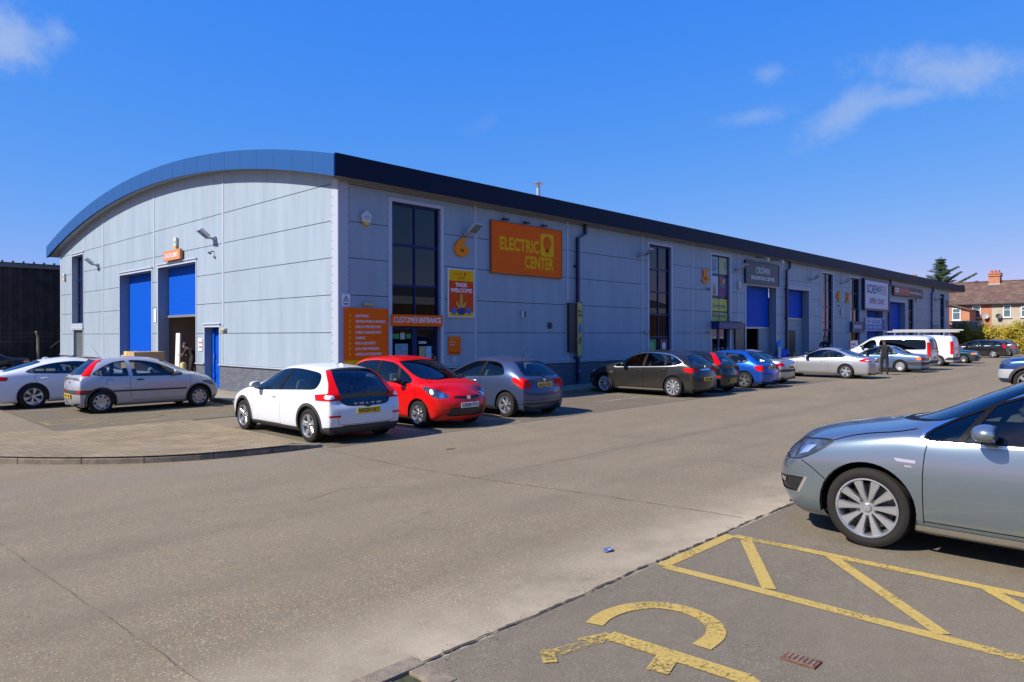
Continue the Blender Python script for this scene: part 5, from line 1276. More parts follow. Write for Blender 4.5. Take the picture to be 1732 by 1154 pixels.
def cctv(side, u, z, label):
    t = thing('security_camera', label, 'camera', wp(side,u,0,z), group='small security cameras')
    g = MB(); g.cyl(wp(side,u,.017,z), wp(side,u,.10,z), .02, n=8); g.cyl(wp(side,u,.10,z), wp(side,u,.14,z-.05), .015, n=6); g.build('bracket', BK, t, world=True)
    g = MB(); g.cyl(wp(side,u-.1,.17,z-.09), wp(side,u+.1,.15,z-.04), .035, n=10); g.build('camera_body', BK, t, world=True)
cctv('g',24.9,4.98,'small black camera under the right hand gable floodlight'); cctv('f',31.45,4.27,'small black camera under the number 5'); cctv('f',49.3,3.95,'small black camera under the number 4')
o = MB(); o.lathe([(.001,.0),(.10,.0),(.12,-.02),(.12,-.05)], wp('f',19.75,.06,2.35), (0,-1,0), 20); o = tag(o.build('wall_vent', BK, None, smooth=True), 'round black vent on the wall below the wide orange sign', 'vent')
t = thing('wall_box', 'small cream switch box on the wall below the wide orange sign', 'switch box', wp('f',18.3,.01,2.62)); m = MB(); wbox(m,'f',18.2,18.36,.017,.08,2.62,2.86); m.build('case', MATS['alarm_cream'], t, world=True, bevel=.01); m = MB(); wbox(m,'f',18.29,18.36,.081,.09,2.64,2.84); m.build('cover', BK, t, world=True)
sign('loading_bay_sign', 'small orange loading bay board over the open shutter', 'g', 27.55, 29.15, 4.92, 5.30, mat('sign_orange_faded',(.55,.20,.07),.5), items=[('LOADING',.12,5.02,.80,.18,WH,0),('BAY',1.0,5.02,.42,.18,WH,.02)], o=.06, th=.10)
sign('white_notice', 'narrow white notice on the pier between the two blue gable shutters', 'g', 30.35, 30.55, 2.55, 3.1, WH, o=.018, th=.008)
t = sign('door_sign', 'small white safety notice left of the blue fire door', 'g', 25.85, 26.2, 1.45, 1.90, WH, o=.018, th=.008)
for k in range(2):
    shape(t,'symbol','g',26.2,.028,circle(.10,1.58+k*.17,.045,14),LBLUE); shape(t,'text_line','g',26.2,.028,[(.18,1.54+k*.17),(.31,1.54+k*.17),(.31,1.62+k*.17),(.18,1.62+k*.17)],RED)
# yellow hanging board by the first downpipe
t = sign('hanging_board', 'narrow dark board with a yellow poster standing out beside the first downpipe', 'f', 20.75, 21.16, 1.35, 3.22, BK, th=.10, o=.02)
m = MB(); m.box(21.162,21.19,YF-.44,YF-.10,1.25,3.26)
m = MB(); m.add([(21.20,YF-.17,1.2),(21.48,YF-.17,1.2),(21.48,YF-.17,3.2),(21.20,YF-.17,3.24)],[(0,1,2,3)]); m.build('yellow_poster', mat('poster_yellow',(.50,.42,.10),.6), t, world=True)
m = MB(); m.box(21.19,21.50,YF-.168,YF-.12,1.15,3.26); m.build('poster_frame', mat('frame_wood',(.16,.12,.09),.6), t, world=True)
g = MB(); put_text(g,'SPECIAL',(21.22,YF-.172,2.86),RV['f'][0],RV['f'][1],.24,.10,.003,.02); put_text(g,'OFFERS',(21.22,YF-.172,2.70),RV['f'][0],RV['f'][1],.24,.10,.003,.02); g.build('lettering', BK, t, world=True)
shape(t,'picture_of_goods','f',21.2,.175,chaikin([(.05,2.0),(.22,2.1),(.23,2.45),(.08,2.4)],1),LBLUE); shape(t,'picture_of_tool','f',21.2,.175,chaikin([(.05,1.6),(.22,1.7),(.22,1.95),(.07,1.9)],1),mat('ink_brown',(.25,.12,.05),.5))
# paint shop
t = sign('shop_sign', 'dark slate paint shop sign with white lettering over a blue shutter', 'f', 35.62, 39.72, 4.80, 5.90, mat('slate',(.035,.045,.06),.45), items=[('CROWN',1.15,5.33,1.75,.34,WH,-.004),('DECORATING CENTRE',.55,4.98,3.0,.20,WH,.012)], rim=(BK,.07), o=.05, th=.06)
shape(t,'crown_mark','f',35.62,.112,[(1.88,5.72),(2.12,5.72),(2.17,5.84),(2.07,5.78),(2.0,5.86),(1.93,5.78),(1.83,5.84)],mat('crown_gold',(.22,.20,.10),.5))
for k, u in enumerate((37.0,38.9)):
    l = thing('sign_light', '%s grey spotlight above the dark paint shop sign' % ('left','right')[k], 'spotlight', wp('f',u,.05,6.1), group='spotlights above the paint shop sign')
    m = MB(); m.cyl(wp('f',u+.05,.5,6.12), wp('f',u-.02,.72,6.0), .07,.09, n=10); m.build('lamp_head', mat('lamp_cream',(.5,.48,.40),.4), l, world=True); m = MB(); m.cyl(wp('f',u,.0,6.2), wp('f',u+.04,.5,6.14), .02, n=6); m.build('arm', BK, l, world=True)
t = thing('door_canopy', 'blue box canopy over the paint shop door', 'canopy', wp('f',33,.2,2.3)); m = MB(); wbox(m,'f',31.95,34.3,.018,.45,2.28,2.62); m.build('canopy_box', mat('canopy_blue',(.003,.02,.15),.4), t, world=True, bevel=.02); m = MB(); wbox(m,'f',31.9,34.35,.019,.5,2.622,2.66); m.build('lip', BLUE, t, world=True)
def poster(label, side, a, b, z0, z1, face, items=(), o=-.115):
    t = sign('window_poster', label, side, a, b, z0, z1, face, cat='poster', o=o, th=.006, items=items, group='posters in the shop windows'); return t
poster('pale blue poster top left in the posters window','f',32.12,32.92,5.06,5.90,mat('pp1',(.22,.36,.42),.5),[('21',.15,5.5,.4,.25,NB,.0),('20',.15,5.2,.4,.25,NB,.0)])
poster('pale green poster top right in the posters window','f',33.02,33.86,5.06,5.90,mat('pp2',(.36,.42,.24),.5),[('I',.6,5.3,.06,.4,NB,0)])
t = poster('white poster with a figure left in the posters window','f',32.12,32.92,3.96,4.94,mat('pp3',(.42,.46,.50),.5)); shape(t,'picture','f',32.12,-.105,chaikin([(.2,4.0),(.6,4.0),(.5,4.45),(.35,4.6)],1),mat('ochre',(.38,.22,.06),.6))
t = poster('multicoloured poster right in the posters window','f',33.02,33.86,3.96,4.94,mat('pp4',(.10,.05,.22),.5),[('Interior',.1,4.22,.62,.13,RED,.02),('Living',.1,4.03,.62,.13,RED,.02)])
for (q, z, c) in ((.2,4.6,(.5,.1,.05)),(.5,4.72,(.5,.42,.05)),(.45,4.5,(.05,.25,.12)),(.18,4.8,(.05,.15,.45))): shape(t,'colour_swatch','f',33.02,-.105,circle(q,z,.13,12),mat('sw%d' % int(q*100+z*10),c,.5))
poster('yellow everyone welcome poster lowest in the posters window','f',32.10,33.88,2.60,3.80,mat('pp5',(.50,.52,.06),.5),[('Everyone',.12,3.3,1.45,.26,NB,.01),('Welcome',.14,2.85,1.4,.26,NB,.01)])
t = poster('green display of a figure low in the tall window','f',26.5,27.15,1.15,1.80,mat('pp6',(.02,.22,.08),.5)); shape(t,'picture','f',26.5,-.105,circle(.3,1.5,.2,14),mat('lime',(.12,.45,.10),.5))
t = poster('red and white product picture low in the tall window','f',27.5,28.1,1.15,1.80,mat('pp7',(.22,.05,.05),.5)); shape(t,'picture','f',27.5,-.105,circle(.3,1.5,.16,14),WH)
for i, (a, b, z0, z1, c, l) in enumerate(((12.72,12.98,1.9,2.05,(.02,.25,.06),'green notice top left on the left entrance door'),(13.02,13.18,1.88,2.08,(.45,.4,.38),'white and red notice on the left entrance door'),(13.22,13.42,1.9,2.05,(.02,.22,.06),'green notice top right on the left entrance door'),(12.82,13.3,1.35,1.75,(.12,.25,.33),'picture poster of goods on the left entrance door'),(12.82,13.3,1.02,1.3,(.02,.17,.05),'wide green notice low on the left entrance door'),
    (13.72,14.02,1.74,1.82,(.40,.42,.45),'narrow grey label on the right entrance door'),(13.74,13.98,1.30,1.66,(.30,.32,.15),'yellow green leaflet on the right entrance door'),(14.0,14.22,1.30,1.66,(.20,.42,.55),'pale blue leaflet on the right entrance door'),(13.74,13.98,.95,1.26,(.02,.20,.06),'green leaflet lowest on the right entrance door'))):
    poster(l,'f',a,b,z0,z1,mat('leaf%d' % i,c,.5,var=.35,vs=9),o=-.128)
sign('poster_case', 'dark upright poster case between the paint shop door and its shutter', 'f', 34.45, 35.45, .9, 2.55, mat('case_pic',(.07,.06,.04),.4,var=.6,vs=4), rim=(BK,.05), items=[('PAINT',.2,2.2,.6,.1,mat('case_ink',(.35,.32,.2),.5),0)])
sign('white_notice', 'white notice with black lines under the second blue shutter', 'f', 41.15, 42.0, 2.30, 2.98, mat('notice_white2',(.45,.48,.52),.5), items=[('TRADE',.12,2.80,.5,.09,BK,.02),('COUNTER',.08,2.66,.62,.09,BK,.02),('OPEN TO ALL',.1,2.54,.6,.05,NB,0)], o=-.35, th=.02)
# white tool shop sign
t = sign('shop_sign', 'big white square sign with blue and red lettering in a navy frame', 'f', 54.4, 59.85, 3.90, 5.92, mat('face_white',(.60,.60,.66),.45), rim=(mat('rim_navy',(.01,.015,.08),.4),.14), o=.12, th=.10, items=[('SCREW',.35,5.00,3.1,.66,NB,.03),('F',3.55,5.0,.40,.66,NB,.02),('IX',4.02,4.95,.95,.75,RED,.0,.12),('OPEN 7 DAYS',.95,4.25,3.5,.42,mat('letter_maroon',(.30,.02,.03),.5),.02)])
t = sign('banner', 'white and blue new catalogue banner below the big white square sign', 'f', 55.0, 59.6, 2.28, 3.18, LBLUE, rim=(WH,.04), o=.06, th=.03, items=[('NEW',.2,2.80,.85,.28,RED,.02),('CATALOGUE',1.25,2.80,2.1,.28,NB,.02),('OUT NOW',.3,2.42,1.1,.2,WH,.02),('FREE',1.6,2.42,.6,.2,WH,.02),('COPY TODAY',2.35,2.42,1.3,.2,WH,.02)])
m = MB(); wbox(m,'f',55.05,58.6,.0901,.093,2.72,3.14); m.build('white_band', mat('band_pale',(.45,.55,.72),.5), t, world=True)
shape(t,'picture_of_books','f',55.0,.1,chaikin([(3.75,2.4),(4.45,2.35),(4.5,3.0),(3.9,3.1)],1),mat('books',(.10,.12,.25),.6,var=.7,vs=8))
sign('entrance_sign', 'navy entrance sign over the narrow shop doorway by the big white sign', 'f', 51.85, 54.1, 2.18, 2.85, NB, items=[('ENTRANCE',.35,2.40,1.55,.26,WH,.02)], rim=(BK,.05), o=.10, th=.08)
t = sign('shop_sign', 'long dark red car parts sign with white lettering', 'f', 61.55, 70.1, 5.10, 5.88, mat('face_maroon',(.085,.018,.018),.5), o=.08, th=.08, items=[('GSF',.35,5.35,1.1,.38,WH,.03),('CAR PARTS',1.55,5.37,2.6,.32,mat('letter_pink',(.55,.20,.14),.5),.01),('Parts for all Makes of Car',4.6,5.38,3.6,.26,WH,.01)])
m = MB(); wbox(m,'f',61.75,66.0,.161,.164,5.22,5.82); m.build('red_band', mat('band_red',(.42,.05,.03),.5), t, world=True)
sign('wall_plaque', 'small blue painted mark on the wall near the far end', 'f', 74.2, 76.2, 2.2, 2.9, mat('plaque_green',(.10,.22,.22),.6), o=.018, th=.006)
sign('brown_emblem', 'round brown emblem board at the far corner of the building', 'f', 79.2, 80.0, 4.6, 5.3, mat('emblem_brown',(.20,.12,.07),.6), o=.018, th=.03)
# ---------------------------------------------------------------- ground
def ground_mat(name, base, light, spots, speck=.5, sc=1.0, stain=None, rough=.9):
    m = bpy.data.materials.new(name); m.use_nodes = True; MATS[name] = m
    nt = m.node_tree; b = nt.nodes['Principled BSDF']; b.inputs['Roughness'].default_value = rough; b.inputs['Specular IOR Level'].default_value = .3
    tc = N(nt,'ShaderNodeTexCoord'); P_ = tc.outputs['Object']
    def noise(s, d=6, r=.6, stretch=None):
        n = N(nt,'ShaderNodeTexNoise'); n.inputs['Scale'].default_value = s; n.inputs['Detail'].default_value = d; n.inputs['Roughness'].default_value = r
        if stretch:
            mp = N(nt,'ShaderNodeMapping'); mp.inputs['Scale'].default_value = stretch; nt.links.new(P_, mp.inputs[0]); nt.links.new(mp.outputs[0], n.inputs['Vector'])
        else: nt.links.new(P_, n.inputs['Vector'])
        return n.outputs['Fac']
    def ramp(v, a, b_, c0, c1):
        r = N(nt,'ShaderNodeMapRange'); r.inputs['From Min'].default_value = a; r.inputs['From Max'].default_value = b_; r.inputs['To Min'].default_value = c0; r.inputs['To Max'].default_value = c1
        nt.links.new(v, r.inputs['Value']); return r.outputs[0]
    def mix(f, a, b_, mode='MIX'):
        x = N(nt,'ShaderNodeMix', data_type='RGBA', blend_type=mode)
        for k, v in (('Factor',f),('A',a),('B',b_)):
            if hasattr(v, 'is_linked') or hasattr(v, 'links'): nt.links.new(v, x.inputs[k])
            elif isinstance(v, tuple): x.inputs[k].default_value = (*v,1)
            else: x.inputs[k].default_value = v
        return x.outputs['Result']
    c = mix(ramp(noise(.35,5,.65), .35, .65, 0, 1), base, light)
    c = mix(ramp(noise(1.6,6,.7,(.35,1,1)), .42, .62, 0, .5), c, tuple(q*.80 for q in base))
    c = mix(ramp(noise(9,4,.6), .45, .70, 0, .35), c, tuple(q*1.18 for q in light))
    # aggregate: little stones of several colours
    vo = N(nt,'ShaderNodeTexVoronoi'); vo.inputs['Scale'].default_value = 62*sc; nt.links.new(P_, vo.inputs['Vector'])
    cr = N(nt,'ShaderNodeValToRGB'); cr.color_ramp.interpolation = 'CONSTANT'; els = cr.color_ramp.elements
    els[0].position = 0; els[0].color = (*spots[0],1); els[1].position = .2; els[1].color = (*spots[1],1)
    for i, s_ in enumerate(spots[2:]): e = els.new(.4+i*.6/len(spots[2:])); e.color = (*s_,1)
    sp = N(nt,'ShaderNodeSeparateColor'); nt.links.new(vo.outputs['Color'], sp.inputs[0]); nt.links.new(sp.outputs[0], cr.inputs[0])
    sel = N(nt,'ShaderNodeMath', operation='GREATER_THAN'); nt.links.new(sp.outputs[1], sel.inputs[0]); sel.inputs[1].default_value = 1-.5*speck
    near = N(nt,'ShaderNodeMath', operation='LESS_THAN'); nt.links.new(vo.outputs['Distance'], near.inputs[0]); near.inputs[1].default_value = .42
    mu = N(nt,'ShaderNodeMath', operation='MULTIPLY'); nt.links.new(sel.outputs[0], mu.inputs[0]); nt.links.new(near.outputs[0], mu.inputs[1])
    patch = N(nt,'ShaderNodeMath', operation='MULTIPLY'); nt.links.new(mu.outputs[0], patch.inputs[0]); nt.links.new(ramp(noise(1.1,3), .35, .65, .35, 1), patch.inputs[1])
    c = mix(patch.outputs[0], c, cr.outputs[0])
    n3 = noise(260*sc, 2); c = mix(ramp(n3, .38, .62, 0, .5), c, tuple(q*.50 for q in base)); c = mix(ramp(noise(120*sc, 2), .5, .68, 0, .45), c, tuple(min(1, q*1.7) for q in light))
    # small dark oil spots
    v2 = N(nt,'ShaderNodeTexVoronoi'); v2.inputs['Scale'].default_value = .9; nt.links.new(P_, v2.inputs['Vector'])
    c = mix(ramp(v2.outputs['Distance'], .02, .07, .35, 0), c, tuple(q*.35 for q in base))
    if stain:           # dusty pale strip along the edge of the slab (y, width, colour, amount)
        sx = N(nt,'ShaderNodeSeparateXYZ'); nt.links.new(P_, sx.inputs[0])
        for (y, w, col, amt, ax) in stain:
            sb = N(nt,'ShaderNodeMath', operation='SUBTRACT'); nt.links.new(sx.outputs[ax], sb.inputs[0]); sb.inputs[1].default_value = y
            ab = N(nt,'ShaderNodeMath', operation='ABSOLUTE'); nt.links.new(sb.outputs[0], ab.inputs[0])
            r = ramp(ab.outputs[0], 0, w, amt, 0); mm = N(nt,'ShaderNodeMath', operation='MULTIPLY'); nt.links.new(r, mm.inputs[0]); nt.links.new(ramp(noise(1.3,5,.7), .3, .6, .25, 1), mm.inputs[1])
            c = mix(mm.outputs[0], c, col)
    nt.links.new(c, b.inputs['Base Color'])
    bp = N(nt,'ShaderNodeBump'); bp.inputs['Strength'].default_value = .45; bp.inputs['Distance'].default_value = .004
    nt.links.new(n3, bp.inputs['Height']); bp2 = N(nt,'ShaderNodeBump'); bp2.inputs['Strength'].default_value = .12; bp2.inputs['Distance'].default_value = .004; nt.links.new(vo.outputs['Distance'], bp2.inputs['Height']); nt.links.new(bp.outputs[0], bp2.inputs['Normal'])
    nt.links.new(bp2.outputs[0], b.inputs['Normal'])
    return m
CONC = ground_mat('concrete_road', (.184,.143,.088), (.220,.174,.108), [(.50,.42,.27),(.42,.20,.06),(.05,.04,.03),(.52,.46,.36),(.22,.14,.07),(.46,.28,.09)], .85, 1.2, [(2.98,1.0,(.42,.345,.235),.85,'Y'),(5.2,.4,(.12,.095,.06),.25,'Y'),(11.0,.9,(.20,.165,.12),.5,'Y'),(7.0,.5,(.12,.095,.06),.3,'Y'),(9.0,.35,(.12,.098,.06),.25,'Y')])
ASPH = ground_mat('asphalt', (.150,.120,.080), (.190,.153,.102), [(.27,.245,.20),(.20,.15,.10),(.05,.042,.033),(.30,.28,.24),(.14,.115,.09),(.22,.18,.135)], 1.0, 1.25)
BAYM = ground_mat('asphalt_bays', (.132,.103,.064), (.165,.131,.083), [(.26,.24,.22),(.20,.15,.11),(.07,.06,.05),(.30,.28,.26),(.15,.13,.12),(.22,.19,.16)], .6, 1.0)
def sheet(name, poly, lift, m, step=.5, zf=None, kind='structure', yr=None):
    """ground sheet following the fall of the yard: polygon cut into strips along y"""
    zf = zf or (lambda x, y: gz(y))
    bm = bmesh.new(); vs = [bm.verts.new((x,y,0)) for x, y in poly]; bm.faces.new(vs)
    y0 = min(p[1] for p in poly); y1 = max(p[1] for p in poly); a, b = (max(y0, 1.5), min(y1, yr or 16.5))
    y = a
    while y < b:
        y += step
        bmesh.ops.bisect_plane(bm, geom=bm.verts[:]+bm.edges[:]+bm.faces[:], plane_co=(0,y,0), plane_no=(0,1,0))
    bmesh.ops.triangulate(bm, faces=bm.faces)
    for v in bm.verts: v.co.z = zf(v.co.x, v.co.y)+lift
    bmesh.ops.recalc_face_normals(bm, faces=bm.faces)
    if bm.faces and sum(f.normal.z for f in bm.faces) < 0: bmesh.ops.reverse_faces(bm, faces=bm.faces)
    me = bpy.data.meshes.new(name); bm.to_mesh(me); bm.free(); me.materials.append(m); o = link_mesh(name, me)
    return tag(o, kind=kind)
sheet('ground', [(-900,-900),(900,-900),(900,900),(-900,900)], -.012, CONC, .35)
sheet('road', [(-60,2.90),(120,2.90),(120,11.35),(6.9,11.35),(6.9,16.0),(-60,16.0)], -.004, CONC, .35)
sheet('car_park', [(2.42,-30),(84,-30),(84,2.95),(2.42,2.95)], .0, ASPH)
# broken edge between slab and tarmac
EDG = mat('edge_dirt', (.06,.042,.028), .95, var=.5, vs=14)
mb = MB(); x = 2.42; pts = []
while x < 60: pts.append((x, 2.972+.010*sin(x*3.1)+random.uniform(-.010,.010), random.uniform(.003,.017))); x += random.uniform(.025,.08)
for (x0,y0,w0),(x1,y1,w1) in zip(pts, pts[1:]):
    mb.quad((x0,y0-w0,gz(y0)+.005),(x1,y1-w1,gz(y1)+.005),(x1,y1+w1,gz(y1)+.005),(x0,y0+w0,gz(y0)+.005))
tag(mb.build('road_edge', EDG), kind='structure')
# parking bays in front of the units
sheet('parking_bays', [(6.88,11.05),(62,11.05),(62,15.2),(6.88,15.2)], .0, BAYM)
sheet('parking_bays', [(3.35,17.12),(9.3,17.12),(9.3,52),(4.9,52),(4.3,24),(4.13,17.12)][1:], .0, BAYM)
# slab joints and cracks
JT = mat('joint_tar', (.115,.09,.06), .9, var=.3, vs=20)
def strip(mb, pts, w, lift=.003, jit=0):
    q = []
    for (a, b) in zip(pts, pts[1:]):
        n = max(1, int(math.hypot(b[0]-a[0], b[1]-a[1])/.22))
        q += [(lerp(a[0],b[0],k/n)+random.uniform(-jit,jit), lerp(a[1],b[1],k/n)+random.uniform(-jit,jit)) for k in range(n)]
    q.append(pts[-1])
    for a, b in zip(q, q[1:]):
        d = Vector((b[0]-a[0], b[1]-a[1])).normalized(); nx, ny = -d.y*w/2, d.x*w/2; k = random.uniform(.5,1.2) if jit else 1
        mb.quad((a[0]-nx*k,a[1]-ny*k,gz(a[1])+lift),(b[0]-nx*k,b[1]-ny*k,gz(b[1])+lift),(b[0]+nx*k,b[1]+ny*k,gz(b[1])+lift),(a[0]+nx*k,a[1]+ny*k,gz(a[1])+lift))
mb = MB()
strip(mb, [(1.52,3.1),(1.50,11.9)], .008, jit=.008); strip(mb, [(6.45,3.1),(6.75,11.2)], .010, jit=.008)
for x in (11.4,16.5,21.6,26.8,32,37,42.3,47.5,52.5,58): strip(mb, [(x,3.1),(x+.1,11.0)], .009, jit=.01)
strip(mb, [(6.5,7.0),(60,6.95)], .010, jit=.012)
strip(mb, [(-.6,3.4),(-.2,4.6),(.1,5.2),(.0,6.3)], .008, jit=.02); strip(mb, [(3.3,8.1),(4.4,7.6),(5.1,7.9),(5.6,7.4)], .008, jit=.02); strip(mb, [(9.0,3.6),(9.6,4.9),(9.3,5.6)], .008, jit=.02)
tag(mb.build('slab_joints', JT), kind='structure')
# worn paint
def worn(name, col, amount=.42, sc=14):
    m = mat(name, col, .8); nt = m.node_tree; b = nt.nodes['Principled BSDF']; tc = N(nt,'ShaderNodeTexCoord')
    n = N(nt,'ShaderNodeTexNoise'); n.inputs['Scale'].default_value = sc; n.inputs['Detail'].default_value = 9; n.inputs['Roughness'].default_value = .78; nt.links.new(tc.outputs['Object'], n.inputs['Vector'])
    n2 = N(nt,'ShaderNodeTexNoise'); n2.inputs['Scale'].default_value = 1.7; n2.inputs['Detail'].default_value = 3; nt.links.new(tc.outputs['Object'], n2.inputs['Vector'])
    ad = N(nt,'ShaderNodeMath', operation='MULTIPLY_ADD'); ad.inputs[1].default_value = .45; nt.links.new(n2.outputs['Fac'], ad.inputs[0]); nt.links.new(n.outputs['Fac'], ad.inputs[2])
    r = N(nt,'ShaderNodeMapRange'); r.inputs['From Min'].default_value = amount+.22; r.inputs['From Max'].default_value = amount+.34; nt.links.new(ad.outputs[0], r.inputs['Value']); nt.links.new(r.outputs[0], b.inputs['Alpha'])
    v = N(nt,'ShaderNodeMapRange'); v.inputs['From Min'].default_value = .3; v.inputs['From Max'].default_value = .7; v.inputs['To Min'].default_value = .72; v.inputs['To Max'].default_value = 1.1; nt.links.new(n.outputs['Fac'], v.inputs['Value'])
    s_ = N(nt,'ShaderNodeVectorMath', operation='SCALE'); s_.inputs[0].default_value = col; nt.links.new(v.outputs[0], s_.inputs['Scale']); nt.links.new(s_.outputs[0], b.inputs['Base Color'])
    return m
YP = worn('paint_yellow_road', (.44,.30,.07), .345, 44); YPW = worn('paint_yellow_worn', (.36,.265,.08), .44, 20); WP = worn('paint_white_road', (.36,.34,.30), .42)
def curve(mb, pts, w, lift):
    L = []
    for i, p in enumerate(pts):
        a = pts[max(0,i-1)]; b_ = pts[min(len(pts)-1,i+1)]; d = Vector((b_[0]-a[0], b_[1]-a[1])).normalized()
        for q in (1,-1): x, y = p[0]-d.y*w/2*q, p[1]+d.x*w/2*q; L.append((x, y, gz(y)+lift))
    mb.add(L, [(2*k,2*k+1,2*k+3,2*k+2) for k in range(len(pts)-1)])
def gpoly(mb, poly, lift):
    mb.add([(x, y, gz(y)+lift) for x, y in poly], [tuple(range(len(poly)))])
def marking(name, lines, m, w=.10, lift=.004, **kw):
    mb = MB()
    for l in lines: strip(mb, l, w, lift)
    return tag(mb.build(name, m), kind='structure')
marking('yellow_hatching', [[(5.80,2.86),(5.80,.6),(5.80,-3.2)],[(4.68,2.86),(4.66,.6),(4.64,-3.2)],[(4.68,2.89),(5.80,2.89)]], YP, .10)
marking('yellow_hatching', [[(5.74,2.72),(4.74,2.08)],[(5.76,2.02),(4.72,1.03)],[(5.76,.98),(4.72,.02)],[(5.76,-.05),(4.70,-1.05)],[(5.76,-1.1),(4.70,-2.1)]], YP, .095, .0055)
marking('bay_line', [[(3.2+0*1.0,-30),(3.2,-4)]], WP, .10)
# wheelchair symbol
mb = MB()
import itertools
cx_, cy_ = 3.53, 2.32
ring = [(3.46,2.62),(3.62,2.64),(3.80,2.60),(3.95,2.49),(4.02,2.32),(3.98,2.14),(3.86,2.01),(3.72,1.95)]
ring2 = chaikin(ring, 0)
curve(mb, smooth_open([(3.44,2.60),(3.60,2.64),(3.80,2.61),(3.97,2.50),(4.03,2.30),(3.97,2.10),(3.82,1.98),(3.60,1.97)]), .115, .005)
strip(mb, [(3.37,2.44),(3.42,1.62)], .12, .0062); strip(mb, [(3.40,2.05),(3.17,1.99)], .12, .0074); strip(mb, [(3.42,1.64),(3.30,1.42),(3.32,1.30)], .12, .0050)
tag(mb.build('disabled_bay_symbol', YP), kind='structure')
mb = MB(); strip(mb, [(3.37,2.42),(3.18,2.50)], .11, .0050); strip(mb, [(3.18,2.47),(2.98,2.52),(2.92,2.58)], .09, .0062); strip(mb, [(2.95,2.55),(2.87,2.46)], .08, .0074)
tag(mb.build('disabled_bay_symbol', worn('paint_yellow_flaky', (.43,.295,.065), .40, 36)), kind='structure')
# bay lines before the units, hatched bays by the gable
marking('bay_line', [[(x,11.15),(x,15.1)] for x in (6.86,9.35,11.95,14.55,19.45,22.0,24.6,27.2,29.8,32.9,35.6,38.2,40.4,43.0,45.8,48.6)], WP, .09)
marking('bay_line', [[(16.9,12.7),(19.3,12.7)]], WP, .08, .0052)
marking('yellow_bay_marking', [[(4.3,19.3),(9.2,19.5)],[(4.3,18.5),(9.2,18.7)],[(4.3,19.3),(4.3,18.5)],[(4.3,19.25),(6.8,18.6)],[(6.3,19.35),(9.1,18.75)]], YPW, .09)
mb = MB(); strip(mb, smooth_open([(5.0,17.5),(4.75,17.75),(4.95,18.15),(5.6,18.2),(5.9,17.9),(5.75,17.6)]), .12, .004); strip(mb, [(5.3,17.75),(6.6,17.75)], .12, .0052); tag(mb.build('disabled_bay_symbol', YPW), kind='structure')
marking('bay_line', [[(4.5,22.2),(9.2,22.4)],[(4.6,25.0),(9.2,25.1)]], WP, .08)
# drain cover, litter
t = thing('drain_cover', 'rusty rectangular drain cover set in the tarmac', 'drain cover', (3.82,1.50,gz(1.5)), radians(90))
m = MB(); m.box(-.09,.09,-.055,.055,.003,.010); m.build('frame', mat('rust_dark', (.13,.055,.03), .9, var=.4, vs=30), t)
m = MB()
for k in range(6): m.box(-.075+k*.026,-.060+k*.026,-.04,.04,.010,.014)
m.box(-.082,.082,-.05,-.04,.010,.013); m.box(-.082,.082,.04,.05,.010,.013); m.build('grating', mat('rust', (.15,.095,.065), .9, var=.5, vs=40), t)
t = MB(); g0 = gz(3.44)
t.add([(4.69,3.42,g0+.004),(4.75,3.40,g0+.02),(4.80,3.43,g0+.006),(4.79,3.48,g0+.016),(4.73,3.49,g0+.006),(4.68,3.46,g0+.022),(4.74,3.445,g0+.028)],[(0,1,6),(1,2,6),(2,3,6),(3,4,6),(4,5,6),(5,0,6)])
tag(t.build('litter', mat('litter_blue', (.12,.14,.26), .5, var=.8, vs=30)), 'crumpled blue and white wrapper lying on the concrete', 'litter')
for (x, y, l) in ((8.15,9.4,'small dry twig on the concrete in front of the red car'),(36.9,9.2,'scrap of white litter on the road before the old saloon')):
    t = MB(); t.cyl((x,y,gz(y)+.008),(x+.16,y-.07,gz(y)+.010),.006,n=5); t.cyl((x+.06,y-.03,gz(y)+.01),(x+.12,y+.03,gz(y)+.018),.005,n=5); tag(t.build('litter', mat('twig', (.07,.05,.03), .9)), l, 'litter')
# loose grit along the slab edge and the kerb
mb = MB()
for k in range(900):
    if k % 3: x = random.uniform(2.4,16)**1.0; y = 2.96+random.gauss(0,.07)
    else: x = random.uniform(-1,16); y = random.uniform(3.2,10.5)
    s_ = random.uniform(.002,.007); z = gz(y)+.004; a = random.uniform(0,3)
    mb.add([(x+s_*cos(a),y+s_*sin(a),z),(x+s_*cos(a+2.1),y+s_*sin(a+2.1),z),(x+s_*cos(a+4.2),y+s_*sin(a+4.2),z),(x,y,z+s_*1.2)],[(0,1,3),(1,2,3),(2,0,3)])
tag(mb.build('grit', mat('grit_stone', (.20,.16,.11), .9, var=.7, vs=60)), 'loose grit and small stones scattered along the slab edge', 'grit', kind='stuff')
